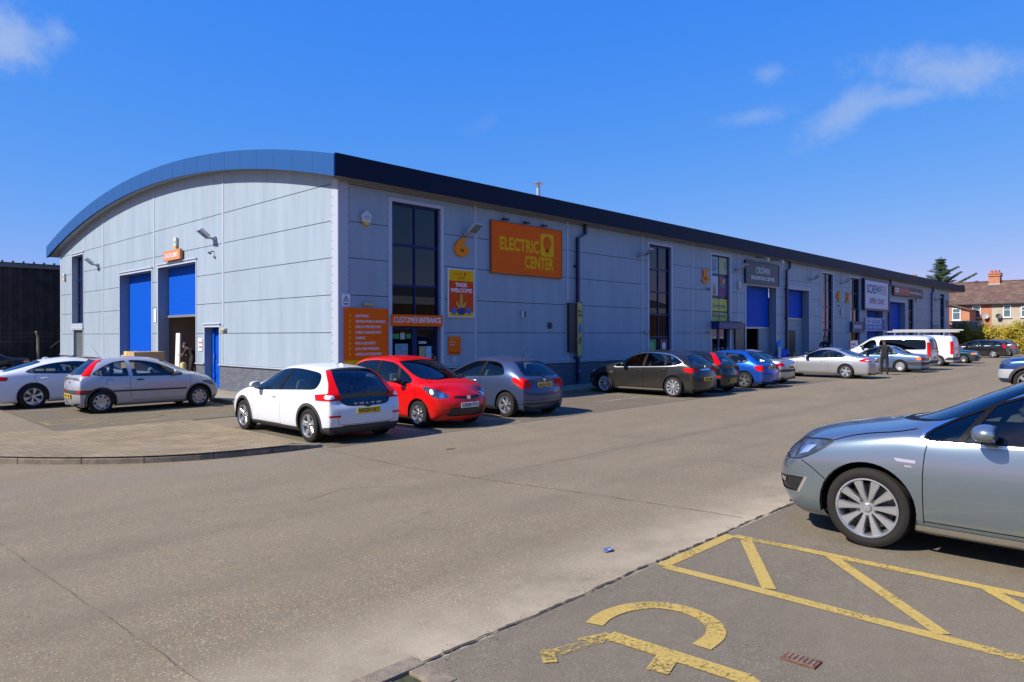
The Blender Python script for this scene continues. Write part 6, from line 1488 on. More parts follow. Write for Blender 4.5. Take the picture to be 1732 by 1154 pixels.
# paved build-out with its kerb, left
KL = smooth_open([(6.84,11.26),(5.9,11.28),(4.95,11.46),(4.2,11.78),(3.6,12.25),(2.9,12.95),(2.2,13.9),(1.4,15.6),(.9,17.6),(.5,20)], 1)
def kdist(x, y): return min(math.hypot(x-a, y-b) for a, b in KL)
def pz(x, y):
    s_ = .10*(1-sm((kdist(x, y)-.1)/2.2)) if y < 16.9 else 0
    return .012+s_*(1 if x < 6.3 else max(.15, (6.85-x)/.55))
m = mat('block_paving', (.2,.17,.13), .9); nt = m.node_tree; b = nt.nodes['Principled BSDF']; tc = N(nt,'ShaderNodeTexCoord'); mp = N(nt,'ShaderNodeMapping'); mp.inputs['Rotation'].default_value = (0,0,radians(45))
br = N(nt,'ShaderNodeTexBrick'); br.inputs['Scale'].default_value = 1; br.inputs['Brick Width'].default_value = .2; br.inputs['Row Height'].default_value = .1; br.inputs['Mortar Size'].default_value = .006; br.inputs['Color1'].default_value = (.31,.225,.115,1); br.inputs['Color2'].default_value = (.245,.178,.095,1); br.inputs['Mortar'].default_value = (.06,.05,.035,1)
no = N(nt,'ShaderNodeTexNoise'); no.inputs['Scale'].default_value = 1.1; no.inputs['Detail'].default_value = 8; no.inputs['Roughness'].default_value = .75
nt.links.new(tc.outputs['Object'], mp.inputs[0]); nt.links.new(mp.outputs[0], br.inputs['Vector']); nt.links.new(tc.outputs['Object'], no.inputs['Vector'])
mr = N(nt,'ShaderNodeMapRange'); mr.inputs['From Min'].default_value = .3; mr.inputs['From Max'].default_value = .7; mr.inputs['To Min'].default_value = .6; mr.inputs['To Max'].default_value = 1.2; nt.links.new(no.outputs['Fac'], mr.inputs['Value'])
sc = N(nt,'ShaderNodeVectorMath', operation='SCALE'); nt.links.new(br.outputs['Color'], sc.inputs[0]); nt.links.new(mr.outputs[0], sc.inputs['Scale']); nt.links.new(sc.outputs[0], b.inputs['Base Color'])
bp = N(nt,'ShaderNodeBump'); bp.invert = True; bp.inputs['Strength'].default_value = .6; bp.inputs['Distance'].default_value = .01; nt.links.new(br.outputs['Fac'], bp.inputs['Height']); nt.links.new(bp.outputs[0], b.inputs['Normal'])
PAV = m
def paving():
    # grid fan between the kerb and the back edge
    inner = []
    for (x, y) in KL: inner.append((x, y))
    mb = MB(); rows = 16
    back = [(6.84,17.1),(6.84,17.1),(6.6,17.1),(6.2,17.1),(5.8,17.1),(5.3,17.1),(4.9,17.1),(4.5,17.1),(4.1,17.1),(3.9,17.3),(3.7,17.6),(3.5,17.9),(3.3,18.2),(3.1,18.5),(2.9,18.9),(2.7,19.3),(2.5,19.7),(2.3,20.0),(2.1,20.4),(1.9,20.8)]
    back = [back[min(len(back)-1, int(i*len(back)/len(KL)))] for i in range(len(KL))]
    vs = []
    for (a, b_) in zip(inner, back):
        for k in range(rows+1):
            t_ = (k/rows)**1.4; x, y = lerp(a[0], b_[0], t_), lerp(a[1], b_[1], t_); vs.append((x, y, pz(x, y)))
    n = rows+1
    mb.add(vs, [(i*n+k, (i+1)*n+k, (i+1)*n+k+1, i*n+k+1) for i in range(len(KL)-1) for k in range(rows)])
    return tag(mb.build('paved_area', PAV, None, smooth=True), kind='structure')
paving()
mb = MB(); KB = mat('kerb_concrete', (.17,.135,.095), .9, var=.3, vs=8, bump=.5, bs=60); L_ = 0
q = []
for (a, b_) in zip(KL, KL[1:]):
    n = max(1, int(math.hypot(b_[0]-a[0], b_[1]-a[1])/.1))
    q += [(lerp(a[0],b_[0],k/n), lerp(a[1],b_[1],k/n)) for k in range(n)]
q.append(KL[-1])
acc = 0; stone = []
def put_stone(st):
    L2 = []
    for i, p in enumerate(st):
        a = Vector(st[max(0,i-1)]); c = Vector(st[min(len(st)-1,i+1)]); d = (c-a).normalized(); nn = Vector((d.y,-d.x))  # towards the paving is -nn or nn
        L2.append((Vector(p), nn))
    vs = []
    for p, nn in L2:
        inn = p-nn*-.13
        h = .095 if p.x < 6.2 else lerp(.095, .06, min(1, (p.x-6.2)/.6))
        o_ = p+(-nn)*.0
        vs += [(p.x,p.y,-.01),(p.x,p.y,h-.02),(lerp(p.x,inn.x,.18),lerp(p.y,inn.y,.18),h),(inn.x,inn.y,h+.001),(inn.x,inn.y,-.01)]
    m_ = len(L2); f = [(5*i+k, 5*(i+1)+k, 5*(i+1)+k+1, 5*i+k+1) for i in range(m_-1) for k in range(4)]
    f += [(0,1,2,3,4), tuple(5*(m_-1)+k for k in (4,3,2,1,0))]
    mb.add(vs, f)
for i, p in enumerate(q):
    stone.append(p)
    if len(stone) >= 2: acc += math.hypot(stone[-1][0]-stone[-2][0], stone[-1][1]-stone[-2][1])
    if acc > .90: put_stone(stone); stone = [(lerp(p[0],q[min(i+1,len(q)-1)][0],.12), lerp(p[1],q[min(i+1,len(q)-1)][1],.12))]; acc = 0
tag(mb.build('kerb', KB), kind='structure')
# soldier course behind the kerb
mb = MB(); SB = mat('paving_edge_blocks', (.21,.155,.10), .9, var=.3, vs=9)
acc = 0
for i in range(1, len(q)-1):
    a = Vector(q[i-1]); c = Vector(q[i+1]); d = (c-a).normalized(); nn = Vector((d.y,-d.x)); p = Vector(q[i])+nn*.14
    if p.x > 6.5: continue
    e = p+nn*.2; w = d*.046
    mb.add([(p.x-w.x,p.y-w.y,.108),(p.x+w.x,p.y+w.y,.108),(e.x+w.x,e.y+w.y,.108),(e.x-w.x,e.y-w.y,.108)],[(0,1,2,3)])
tag(mb.build('paving_edge', SB), kind='structure')
# footway along the building
m = mat('footway_slabs', (.24,.20,.15), .9, var=.2, vs=2, bump=.3, bs=50)
mb = MB(); mb.box(9.35, 85, 15.35, 17.3, -.05, .10); mb.box(9.35, 11.2, 17.3, 50, -.05, .099); tag(mb.build('footway', m), kind='structure')
mb = MB(); mb.box(9.25, 85, 15.22, 15.345, -.05, .112); mb.box(9.22, 9.345, 15.35, 50, -.05, .111); tag(mb.build('kerb', KB), kind='structure')
# near corner: edging blocks and mossy pavers where the photographer stands
gn = gz(3.0)
mb = MB()
for (a, b_, c, d_) in ((1.30,1.55,2.93,3.05),(1.556,1.80,2.93,3.05),(1.806,2.05,2.93,3.05),(2.056,2.40,2.93,3.05),(2.28,2.40,2.68,2.924),(2.28,2.40,2.43,2.674),(2.28,2.40,2.18,2.424),(2.28,2.40,1.93,2.174),(1.04,1.294,2.93,3.05),(.78,1.034,2.93,3.05)):
    mb.box(a, b_, c, d_, gn-.05, gn+.022)
tag(mb.build('paving_edge', mat('edging_block', (.20,.155,.105), .9, var=.25, vs=14, bump=.6, bs=90), bevel=.006, seg=2), kind='structure')
mb = MB()
for i in range(-12, 10):
    for j in range(0, 16):
        x = 2.168-i*.208-(0 if j % 2 else .104); y = 2.868-j*.108
        if x > 2.18 or x < -1: continue
        mb.box(x-.10, x+.10, y-.05, y+.05, gn-.05, gn+.014+random.uniform(-.003,.003))
tag(mb.build('paved_area', mat('mossy_paver', (.20,.17,.09), .95, var=.4, vs=9, bump=.6, bs=90), bevel=.006, seg=1), kind='structure')
mb = MB(); mb.box(-1.5,2.39,-2,2.92,gn-.08,gn+.003); tag(mb.build('paving_bed', mat('moss', (.05,.05,.02), 1, var=.5, vs=20)), kind='structure')

# ---------------------------------------------------------------- surroundings
def shed():
    t = thing('dark_shed', 'tall black ribbed metal shed behind the left end of the grey building', 'shed', (0,50,0))
    m = MB(); x = -26
    while x < 16:
        m.add([(x,50,0),(x+.10,50,0),(x+.13,49.94,0),(x+.40,49.94,0),(x+.43,50,0),(x+.52,50,0)]+[(a, b_, 6.05) for a, b_ in ((x,50),(x+.10,50),(x+.13,49.94),(x+.40,49.94),(x+.43,50),(x+.52,50))],[(k,k+1,k+7,k+6) for k in range(5)]); x += .52
    m.build('wall', mat('shed_black', (.036,.027,.020), .6, .1, var=.5, vs=1.5), t, world=True)
    m = MB(); m.box(-26.2,16.2,49.78,49.93,6.03,6.25); m.build('gutter', mat('gutter_grey', (.16,.15,.14), .6), t, world=True)
    m = MB(); m.quad((-26.3,49.7,6.3),(16.2,49.7,6.3),(16.2,58,6.75),(-26.3,58,6.75)); m.quad((-26.3,58,6.75),(16.2,58,6.75),(16.2,66,6.3),(-26.3,66,6.3))
    x = -26.2
    while x < 16: m.box(x, x+.09, 49.68, 49.80, 6.30, 6.40); x += .52
    m.quad((16.1,50,0),(16.1,66,0),(16.1,66,6.2),(16.1,50,6.2)); m.build('roof', mat('shed_roof', (.06,.055,.05), .7), t, world=True)
shed()
t = thing('fence_post', 'weathered timber fence post with strands of barbed wire before the black shed', 'fence post', (10.6,48,0))
m = MB(); m.cyl((10.6,48,0),(10.58,48,1.95),.075,.07,n=8); m.cyl((10.58,48,1.93),(10.46,47.9,2.24),.065,.06,n=8); m.build('post', mat('old_timber', (.22,.20,.12), .9, var=.4, vs=12), t, world=True)
m = MB()
for z, sag in ((2.18,.05),(1.95,.02),(1.7,.06)):
    pts = [(10.5+(-3.5*k/8), 48, z-sag*sin(pi*(k%4)/4)-.02*k*(.1)) for k in range(-2, 9)]; m.tube(pts, .011, 4)
pts = [(9.0,48,1.6),(8.0,48,1.9),(7.0,47.9,1.7),(6.5,47.9,1.2)]; m.tube(pts, .014, 4); m.tube([(11.2,48,1.3),(12.0,48,2.0),(12.4,48,1.7),(12.8,48,2.1)], .014, 4); m.build('barbed_wire', mat('wire', (.18,.15,.12), .7, .5), t, world=True)

def leaves(mb, c, r, n, size, squash=(1,1,1)):
    c = Vector(c)
    for _ in range(n):
        d = Vector((random.gauss(0,1), random.gauss(0,1), random.gauss(0,1))).normalized()*(random.random()**.45)*r
        p = c+Vector((d.x*squash[0], d.y*squash[1], d.z*squash[2])); a = Vector((random.gauss(0,1), random.gauss(0,1), random.gauss(0,1))).normalized(); b_ = a.orthogonal().normalized(); s_ = size*random.uniform(.5,1.3)
        mb.add([p-a*s_, p+b_*s_*.5, p+a*s_, p-b_*s_*.5], [(0,1,2,3)])
def leafmat(name, cols, sc=1.2):
    m = mat(name, cols[0], .7); nt = m.node_tree; b = nt.nodes['Principled BSDF']; tc = N(nt,'ShaderNodeTexCoord'); n = N(nt,'ShaderNodeTexNoise'); n.inputs['Scale'].default_value = sc; n.inputs['Detail'].default_value = 5
    nt.links.new(tc.outputs['Object'], n.inputs['Vector']); r = N(nt,'ShaderNodeValToRGB'); e = r.color_ramp.elements; e[0].position = .34; e[0].color = (*cols[0],1); e[1].position = .66; e[1].color = (*cols[-1],1)
    for i, c in enumerate(cols[1:-1]): k = e.new(.34+.32*(i+1)/(len(cols)-1)); k.color = (*c,1)
    nt.links.new(n.outputs['Fac'], r.inputs[0]); nt.links.new(r.outputs[0], b.inputs['Base Color']); b.inputs['Subsurface Weight'].default_value = 0
    return m
# shrubs: the yellow-green hedge behind the far cars
HM = leafmat('hedge_leaf', [(.11,.11,.012),(.32,.25,.015),(.52,.37,.02)], .9)
for i, (x, y, h, w, l) in enumerate(((86,19.5,3.1,2.2,'yellow green shrub against the far corner of the building'),(86.3,16.6,3.3,2.3,'broad yellow flowering shrub left of the pale shed'),(86,13.6,3.2,2.3,'yellow green shrub below the rendered house'),(86.2,10.4,3.3,2.4,'yellow shrub furthest right in the hedge row'),(86,7.5,2.8,2.2,'low shrub beyond the hedge row at the frame edge'))):
    t = thing('shrub', l, 'shrub', (x,y,0), group='shrubs in the far hedge row')
    m = MB()
    for k in range(34):
        a = random.uniform(0,2*pi); rr = random.uniform(0,w*.8); hh = random.uniform(.3,h-.45); leaves(m, (x+rr*cos(a)*.6, y+rr*sin(a), hh), random.uniform(.6,.9), 300, .085)
    m.build('foliage', HM, t, world=True)
    m = MB()
    for k in range(6): a = random.uniform(0,2*pi); m.cyl((x,y,0),(x+.8*cos(a),y+.9*sin(a),h*.75),.04,.012,n=5)
    m.build('stem', mat('bark', (.07,.05,.035), .9), t, world=True)
BIV = leafmat('ivy_leaf', [(.02,.035,.012),(.045,.07,.02)], 1.5)
t = thing('shrub', 'dark evergreen bush between the hedge and the brick house window', 'shrub', (88.5,19.3,0), group='shrubs in the far hedge row')
m = MB()
for k in range(12): leaves(m, (88.5+random.uniform(-.6,.6), 19.3+random.uniform(-.8,.8), random.uniform(.6,4.6)), .65, 200, .08)
m.build('foliage', BIV, t, world=True); m = MB(); m.cyl((88.5,19.3,0),(88.5,19.3,4),.1,.03,n=6); m.build('stem', MATS['bark'], t, world=True)
# conifer with flat drooping tiers
def conifer(x, y, h):
    t = thing('conifer_tree', 'tall dark conifer with spreading tiers behind the far roof end', 'tree', (x,y,0))
    m = MB(); m.cyl((x,y,0),(x+.1,y,h*.5),.32,.2,n=9); m.cyl((x+.1,y,h*.5),(x,y,h-.2),.2,.03,n=8); br_ = MB(); lf = MB()
    z = 3.0; k = 0
    while z < h-.3:
        R_ = lerp(4.6, .35, ((z-3)/(h-3))**.85); n = 6
        for j in range(n):
            a = k*1.1+2*pi*j/n+random.uniform(-.25,.25); rr = R_*random.uniform(.4,1.2)
            e = Vector((x+rr*cos(a), y+rr*sin(a), z+rr*.34)); s0 = Vector((x,y,z)); br_.cyl(s0, e, .05, .012, n=5)
            for q in range(max(3, int(rr*4))):
                f = (q+1)/max(3, int(rr*4)); p = s0.lerp(e, f); leaves(lf, p+Vector((0,0,-.04)), .28+.24*(1-f)*1.0, 58, .075, (1.2,1.2,.42))
        z += lerp(.62,.30,(z-3)/(h-3)); k += 1
    for (zz, aa, rr) in ((h*.62,-46,4.9),(h*.70,-30,3.6),(h*.55,-60,4.4),(h*.60,140,4.2),(h*.80,-50,2.3)):
        a = radians(aa); s0 = Vector((x,y,zz)); e = s0+Vector((rr*cos(a), rr*sin(a), rr*.52)); br_.cyl(s0, e, .06, .012, n=5)
        for q in range(int(rr*5)): f = (q+1)/int(rr*5); leaves(lf, s0.lerp(e, f)+Vector((0,0,-.05)), .48-.28*f, 75, .075, (1.1,1.1,.45))
    leaves(lf, (x,y,h-.25), .25, 60, .06, (.7,.7,1.4))
    m.add(br_.v, br_.f); m.build('trunk', MATS['bark'], t, world=True); lf.build('crown', leafmat('conifer_leaf', [(.012,.03,.014),(.03,.06,.022),(.06,.09,.03)], .8), t, world=True)
conifer(112, 24.6, 12.7)
def bare_tree(x, y, h, label, spread=2.6):
    t = thing('bare_tree', label, 'tree', (x,y,0)); m = MB(); cr = MB()
    def grow(mm, p, d, l, r, n):
        q = p+d*l; mm.cyl(p, q, r, r*.65, n=5 if r > .02 else 3, caps=False)
        if n == 0: return
        for _ in range(3):
            dd = (d+Vector((random.uniform(-.6,.6), random.uniform(-.6,.6), random.uniform(-.15,.35)))).normalized(); grow(cr, q, dd, l*random.uniform(.6,.85), r*.6, n-1)
    grow(m, Vector((x,y,0)), Vector((0,0,1)), h*.45, .16, 5); m.build('trunk', MATS['bark'], t, world=True); cr.build('crown', mat('twigs', (.12,.08,.06), .9), t, world=True)
bare_tree(17, 66, 5.0, 'bare tree whose twig tips show above the black shed'); bare_tree(86, 40, 7.2, 'bare tree whose top twigs show above the long roof'); bare_tree(118, 19.2, 5.6, 'bare tree with twigs just above the house roof')

# terrace of houses
HB = brick('house_brick', (.46,.17,.085), (.36,.13,.065), (.34,.24,.16)); RND = mat('render_beige', (.40,.34,.25), .9, var=.15, vs=1.5)
rt = mat('roof_tiles', (.16,.085,.06), .85); nt = rt.node_tree; b = nt.nodes['Principled BSDF']; tc = N(nt,'ShaderNodeTexCoord'); s = N(nt,'ShaderNodeSeparateXYZ'); c = N(nt,'ShaderNodeCombineXYZ'); nt.links.new(tc.outputs['Object'], s.inputs[0]); nt.links.new(s.outputs['Y'], c.inputs['X']); nt.links.new(s.outputs['Z'], c.inputs['Y'])
br = N(nt,'ShaderNodeTexBrick'); br.inputs['Scale'].default_value = 1; br.inputs['Brick Width'].default_value = .28; br.inputs['Row Height'].default_value = .20; br.inputs['Mortar Size'].default_value = .02; br.inputs['Color1'].default_value = (.15,.075,.055,1); br.inputs['Color2'].default_value = (.10,.055,.042,1); br.inputs['Mortar'].default_value = (.045,.028,.022,1); br.inputs['Bias'].default_value = .1
nt.links.new(c.outputs[0], br.inputs['Vector'])
no = N(nt,'ShaderNodeTexNoise'); no.inputs['Scale'].default_value = 1.3; no.inputs['Detail'].default_value = 8; nt.links.new(tc.outputs['Object'], no.inputs['Vector']); mx = N(nt,'ShaderNodeMix', data_type='RGBA'); mr = N(nt,'ShaderNodeMapRange'); mr.inputs['From Min'].default_value = .45; mr.inputs['From Max'].default_value = .8; mr.inputs['To Max'].default_value = .45; nt.links.new(no.outputs['Fac'], mr.inputs['Value']); nt.links.new(mr.outputs[0], mx.inputs['Factor']); nt.links.new(br.outputs['Color'], mx.inputs['A']); mx.inputs['B'].default_value = (.26,.19,.10,1); nt.links.new(mx.outputs['Result'], b.inputs['Base Color'])
WF = mat('upvc_white', (.75,.76,.78), .4); HG = mat('house_glass', (.10,.15,.18), .05, 0, .6, 1)
def hwin(root, X, y0, y1, z0, z1, arch=True):
    m = MB(); f = .07; m.box(X-.07,X+.02,y0,y0+f,z0,z1); m.box(X-.07,X+.02,y1-f,y1,z0,z1); m.box(X-.068,X+.018,y0+f,y1-f,z1-f,z1); m.box(X-.068,X+.018,y0+f,y1-f,z0,z0+f); m.box(X-.06,X+.01,y0+f,y1-f,lerp(z0,z1,.62),lerp(z0,z1,.62)+.05)
    w = m.build('window', WF, root, world=True); m = MB(); m.quad((X-.02,y0+.03,z0+.03),(X-.02,y1-.03,z0+.03),(X-.02,y1-.03,z1-.03),(X-.02,y0+.03,z1-.03)); m.build('pane', HG, w, world=True)
    m = MB(); m.box(X-.14,X-.0,y0-.08,y1+.08,z0-.09,z0-.002); m.build('sill', mat('sill_pale', (.55,.52,.46), .7), w, world=True)
    if arch: m = MB(); m.box(X-.03,X,y0-.08,y1+.08,z1+.002,z1+.16); m.build('lintel', MATS['sill_pale'], w, world=True)
HXX = 95.0
def house(label, y0, y1, m_, ext=None, chim=None, ny=None):
    t = thing('terraced_house', label, 'house', (HXX+.1,(y0+y1)/2,0), group='terraced houses beyond the yard')
    m = MB(); m.box(HXX, HXX+8, y0, y1-.01, -.2, 5.6); m.add([(HXX,y0,5.6),(HXX+8,y0,5.6),(HXX+4,y0,8.0),(HXX,y1-.01,5.6),(HXX+8,y1-.01,5.6),(HXX+4,y1-.01,8.0)],[(0,1,2),(3,5,4)]); m.build('wall', m_, t, world=True)
    m = MB(); m.add([(HXX-.35,y0,5.45),(HXX-.35,y1-.005,5.45),(HXX+4,y1-.005,8.15),(HXX+4,y0,8.15),(HXX+8.35,y0,5.45),(HXX+8.35,y1-.005,5.45)],[(0,3,2,1),(3,4,5,2)]); m.box(HXX+3.9,HXX+4.1,y0,y1-.005,8.13,8.24); rf = m.build('roof', rt, t, world=True)
    m = MB(); m.box(HXX-.45,HXX-.355,y0,y1-.005,5.36,5.47); m.build('gutter', mat('gutter_dark', (.05,.05,.05), .6), t, world=True)
    if chim is not None:
        m = MB(); m.box(HXX+3.4,HXX+4.6,chim-.55,chim+.55,7.6,9.0); m.box(HXX+3.3,HXX+4.7,chim-.65,chim+.65,8.75,8.9); m.box(HXX+3.32,HXX+4.68,chim-.63,chim+.63,9.0,9.12); ch = m.build('chimney', HB, rf, world=True)
        m = MB()
        for q in (-.35,.0,.35): m.cyl((HXX+3.8,chim+q,9.1),(HXX+3.8,chim+q,9.45),.13,.11,n=10); m.cyl((HXX+4.25,chim+q,9.1),(HXX+4.25,chim+q,9.45),.13,.11,n=10)
        m.build('chimney_pot', mat('terracotta', (.40,.13,.07), .8), rf, world=True); m = MB(); m.box(HXX+3.36,HXX+3.39,chim-.6,chim+.6,7.5,7.85); m.build('flashing', mat('lead', (.4,.42,.45), .5), rf, world=True)
    return t
def hy_(px): k = (px-866)/1193.7; return (65.6-k*68.7)/(.7232+.6906*k)
yb = hy_(1677)
h1 = house('orange brick terraced house with a chimney stack on its ridge', yb, yb+5.2, HB, chim=yb+.3)
hwin(h1, HXX, hy_(1659), hy_(1645), 3.85, 5.15)
m = MB(); m.cyl((HXX-.08,hy_(1643),.5),(HXX-.08,hy_(1643),5.4),.06,n=8); m.build('drainpipe', mat('pipe_green', (.05,.12,.11), .5), h1, world=True)
# rear wing with a lean-to roof
m = MB(); a, b_ = yb+1.45, yb+5.2; m.add([(91.5,a,-.2),(HXX,a,-.2),(HXX,b_,-.2),(91.5,b_,-.2),(91.5,a,4.7),(HXX,a,4.7),(HXX,b_,5.75),(91.5,b_,5.75)],[(0,1,5,4),(1,2,6,5),(2,3,7,6),(3,0,4,7),(4,5,6,7)]); m.build('rear_wing', HB, h1, world=True)
m = MB(); m.add([(91.2,a-.25,4.66),(HXX-.01,a-.25,4.66),(HXX-.01,b_+.1,5.92),(91.2,b_+.1,5.92),(91.2,a-.25,4.58),(91.2,b_+.1,5.84)],[(0,1,2,3),(0,3,5,4)]); m.build('rear_wing_roof', rt, h1, world=True)
hwin(h1, 91.5, a+.85, a+1.65, 3.55, 4.85)
h2 = house('beige rendered terraced house right of the orange brick house', yb-5.4, yb, RND)
hwin(h2, HXX, hy_(1710), hy_(1697), 3.85, 5.15); hwin(h2, HXX, hy_(1742), hy_(1727), 3.85, 5.0)
h3 = house('terraced house largely hidden behind the far end of the trade building', yb+5.2, yb+10.4, HB, chim=yb+9); hwin(h3, HXX, yb+6.5, yb+7.5, 3.85, 5.15)
h4 = house('brick terraced house furthest right at the frame edge', yb-10.6, yb-5.4, HB, chim=yb-6); hwin(h4, HXX, yb-7.6, yb-6.6, 3.85, 5.15)
for i, (px, z, l) in enumerate(((1668,4.0,'small grey satellite dish on the brick wall'),(1690,4.0,'dark satellite dish on the rendered wall'))):
    y = hy_(px); t = thing('satellite_dish', l, 'satellite dish', (HXX-.1,y,z), group='satellite dishes on the houses'); m = MB(); m.lathe([(.001,.06),(.15,.045),(.29,-.0),(.30,-.01),(.15,.03),(.001,.045)], (HXX-.35,y,z), (.85,.3,-.25), 18); m.build('dish', mat('dish%d' % i, ((.3,.32,.36),(.05,.05,.06))[i], .5), t, world=True, smooth=True); m = MB(); m.cyl((HXX-.28,y,z),(HXX,y,z-.15),.025,n=6); m.cyl((HXX-.35,y,z-.25),(HXX-.65,y,z-.05),.012,n=5); m.build('arm', BK, t, world=True)
t = thing('garden_shed', 'pale flat roofed garden outbuilding between the shrubs and the brick house', 'shed', (90,yb+1.2,0)); m = MB(); m.box(89,91,yb+.2,yb+2.6,-.1,3.25); m.build('wall', mat('shed_pale', (.50,.44,.38), .9), t, world=True); m = MB(); m.box(88.8,91.2,yb+.05,yb+2.75,3.252,3.42); m.build('roof', mat('felt_pale', (.55,.50,.47), .8), t, world=True)
t = thing('brick_garage', 'red brick garage with a sloping tiled roof at the right frame edge', 'garage', (89,9,0)); m = MB(); m.box(87.5,92,6.5,11.8,-.1,2.9); m.build('wall', HB, t, world=True); m = MB(); m.add([(87.2,6.3,2.85),(87.2,12.0,2.85),(89.8,12.0,4.0),(89.8,6.3,4.0),(92.3,6.3,2.85),(92.3,12,2.85)],[(0,1,2,3),(3,2,5,4),(1,5,2),(0,3,4)]); m.build('roof', rt, t, world=True); m = MB(); m.box(87.44,87.498,8.2,9.6,.9,2.0); m.build('window', HG, t, world=True)
# brick units across the yard, behind the photographer; the shop windows mirror them
t = thing('brick_workshop', 'long brown brick workshop with a white fascia across the yard, behind the camera', 'building', (50,-24,0))
m = MB(); m.box(-30,100,-34,-24,0,5.2); m.build('wall', brick('workshop_brick', (.20,.10,.06), (.15,.075,.045), (.15,.12,.1)), t, world=True); m = MB(); m.box(-30,100,-24.1,-23.98,5.2,6.0); m.build('fascia', mat('fascia_white', (.6,.6,.62), .5), t, world=True); m = MB(); m.quad((-30,-24,6.0),(100,-24,6.0),(100,-29,7.6),(-30,-29,7.6)); m.quad((-30,-29,7.6),(100,-29,7.6),(100,-34,6),(-30,-34,6)); m.build('roof', MATS['shed_roof'], t, world=True)
m = MB()
for k in range(14): m.box(-24+k*9, -20.5+k*9, -24.03, -23.99, .1, 3.6)
m.build('shutter', mat('shutter_brown', (.10,.09,.09), .6), t, world=True)

# ---------------------------------------------------------------- goods and boards by the units
CB = mat('cardboard', (.42,.26,.12), .85, var=.15, vs=5)
def box_thing(label, x0, x1, y0, y1, z0, z1, m_=None, group='cardboard boxes on the pallet'):
    t = thing('cardboard_box', label, 'box', ((x0+x1)/2,(y0+y1)/2,z0), group=group); m = MB(); m.box(x0,x1,y0,y1,z0,z1); m.build('carton', m_ or CB, t, world=True, bevel=.008)
    m = MB(); m.box((x0+x1)/2-.025,(x0+x1)/2+.025,y0-.002,y1+.002,z1-.1,z1+.002); m.build('tape', mat('tape_brown', (.30,.20,.10), .3), t, world=True)
t = thing('pallet', 'wooden pallet under the cardboard boxes beside the open loading bay', 'pallet', (9.75,28.6,.1)); m = MB()
for k in range(7): m.box(9.1,10.3,27.9+k*.22,28.03+k*.22,.22,.245)
for x in (9.1,9.65,10.2): m.box(x,x+.1,27.9,29.35,.1,.219)
m.build('slats', mat('pallet_wood', (.32,.22,.12), .9), t, world=True)
box_thing('largest cardboard box on the right of the pallet', 9.15,10.25,27.92,28.72,.25,1.40); box_thing('cardboard box on the left of the pallet', 9.2,10.2,28.75,29.5,.25,1.26,mat('cardboard_pale',(.50,.34,.17),.85)); box_thing('small yellow marked box on the top left of the stack', 9.3,9.7,29.15,29.5,1.262,1.40,mat('cardboard_yellow',(.55,.40,.10),.8))
t = thing('bollard', 'short yellow steel bollard guarding the loading bay', 'bollard', (10.05,25.75,.1)); m = MB(); m.cyl((10.05,25.75,.1),(10.05,25.75,.98),.10,n=20); m.lathe([(.10,0),(.085,.05),(.04,.075),(.001,.08)],(10.05,25.75,.98),(0,0,1),20); m.build('post', mat('bollard_yellow',(.48,.36,.10),.5,var=.2,vs=6), t, world=True, smooth=True); m = MB(); m.cyl((10.05,25.75,.1),(10.05,25.75,.12),.17,n=20); m.build('base', BK, t, world=True)
m = MB(); m.add([(10.95,28.9,.1),(11.0,28.6,.1),(11.35,29.4,2.1),(11.3,29.65,2.1),(11.0,28.9,.1),(11.05,28.6,.1),(11.4,29.4,2.1),(11.35,29.65,2.1)],[(0,1,2,3),(4,7,6,5),(0,4,5,1),(1,5,6,2),(2,6,7,3),(3,7,4,0)]); tag(m.build('long_carton', mat('carton_white',(.62,.58,.55),.6)), 'long white carton leaning in the loading bay doorway', 'carton')
for i, (y, z, w, h, c, l) in enumerate(((27.9,1.6,.5,.55,(.5,.5,.52),'white notice with a red cross pinned inside the loading bay'),(27.0,1.65,.42,.55,(.55,.56,.58),'white notice with a black figure inside the loading bay'),(26.4,1.9,.4,.5,(.4,.4,.42),'grey sheet pinned furthest right inside the loading bay'),(28.9,1.5,.35,.7,(.35,.36,.38),'tall pale notice furthest left inside the loading bay'))):
    t = thing('notice', l, 'notice', (XG+2.2,y,z), group='notices inside the loading bay'); m = MB(); m.box(XG+2.2,XG+2.22,y-w/2,y+w/2,z,z+h); m.build('sheet', mat('nt%d' % i,c,.6), t, world=True)
    if i < 2: m = MB(); m.box(XG+2.19,XG+2.199,y-.05,y+.05,z+.1,z+h-.1); (m.box(XG+2.188,XG+2.1895,y-.16,y+.16,z+h*.4,z+h*.6) if i == 0 else m.cyl((XG+2.188,y,z+.38),(XG+2.199,y,z+.38),.09,n=12)); m.build('mark', (RED, BK)[i], t, world=True)
t = thing('storage_rack', 'dim steel storage rack full of stock inside the loading bay', 'rack', (XG+2.6,28.2,.1)); m = MB()
for y in (26.3,27.6,28.9,30.1): m.box(XG+2.3,XG+2.36,y,y+.06,.1,4.4); m.box(XG+3.2,XG+3.26,y,y+.06,.1,4.4)
for z in (1.3,2.4,3.4): m.box(XG+2.29,XG+3.27,26.3,30.16,z,z+.07)
m.build('frame', mat('rack_steel',(.10,.07,.05),.6), t, world=True); m = MB()
for k in range(14): y = random.uniform(26.4,29.6); z = random.choice((.12,1.38,2.48)); m.box(XG+2.4,XG+3.1,y,y+.4,z,z+random.uniform(.3,.8))
m.build('stock', mat('stock_brown',(.16,.11,.07),.8,var=.5,vs=2), t, world=True)
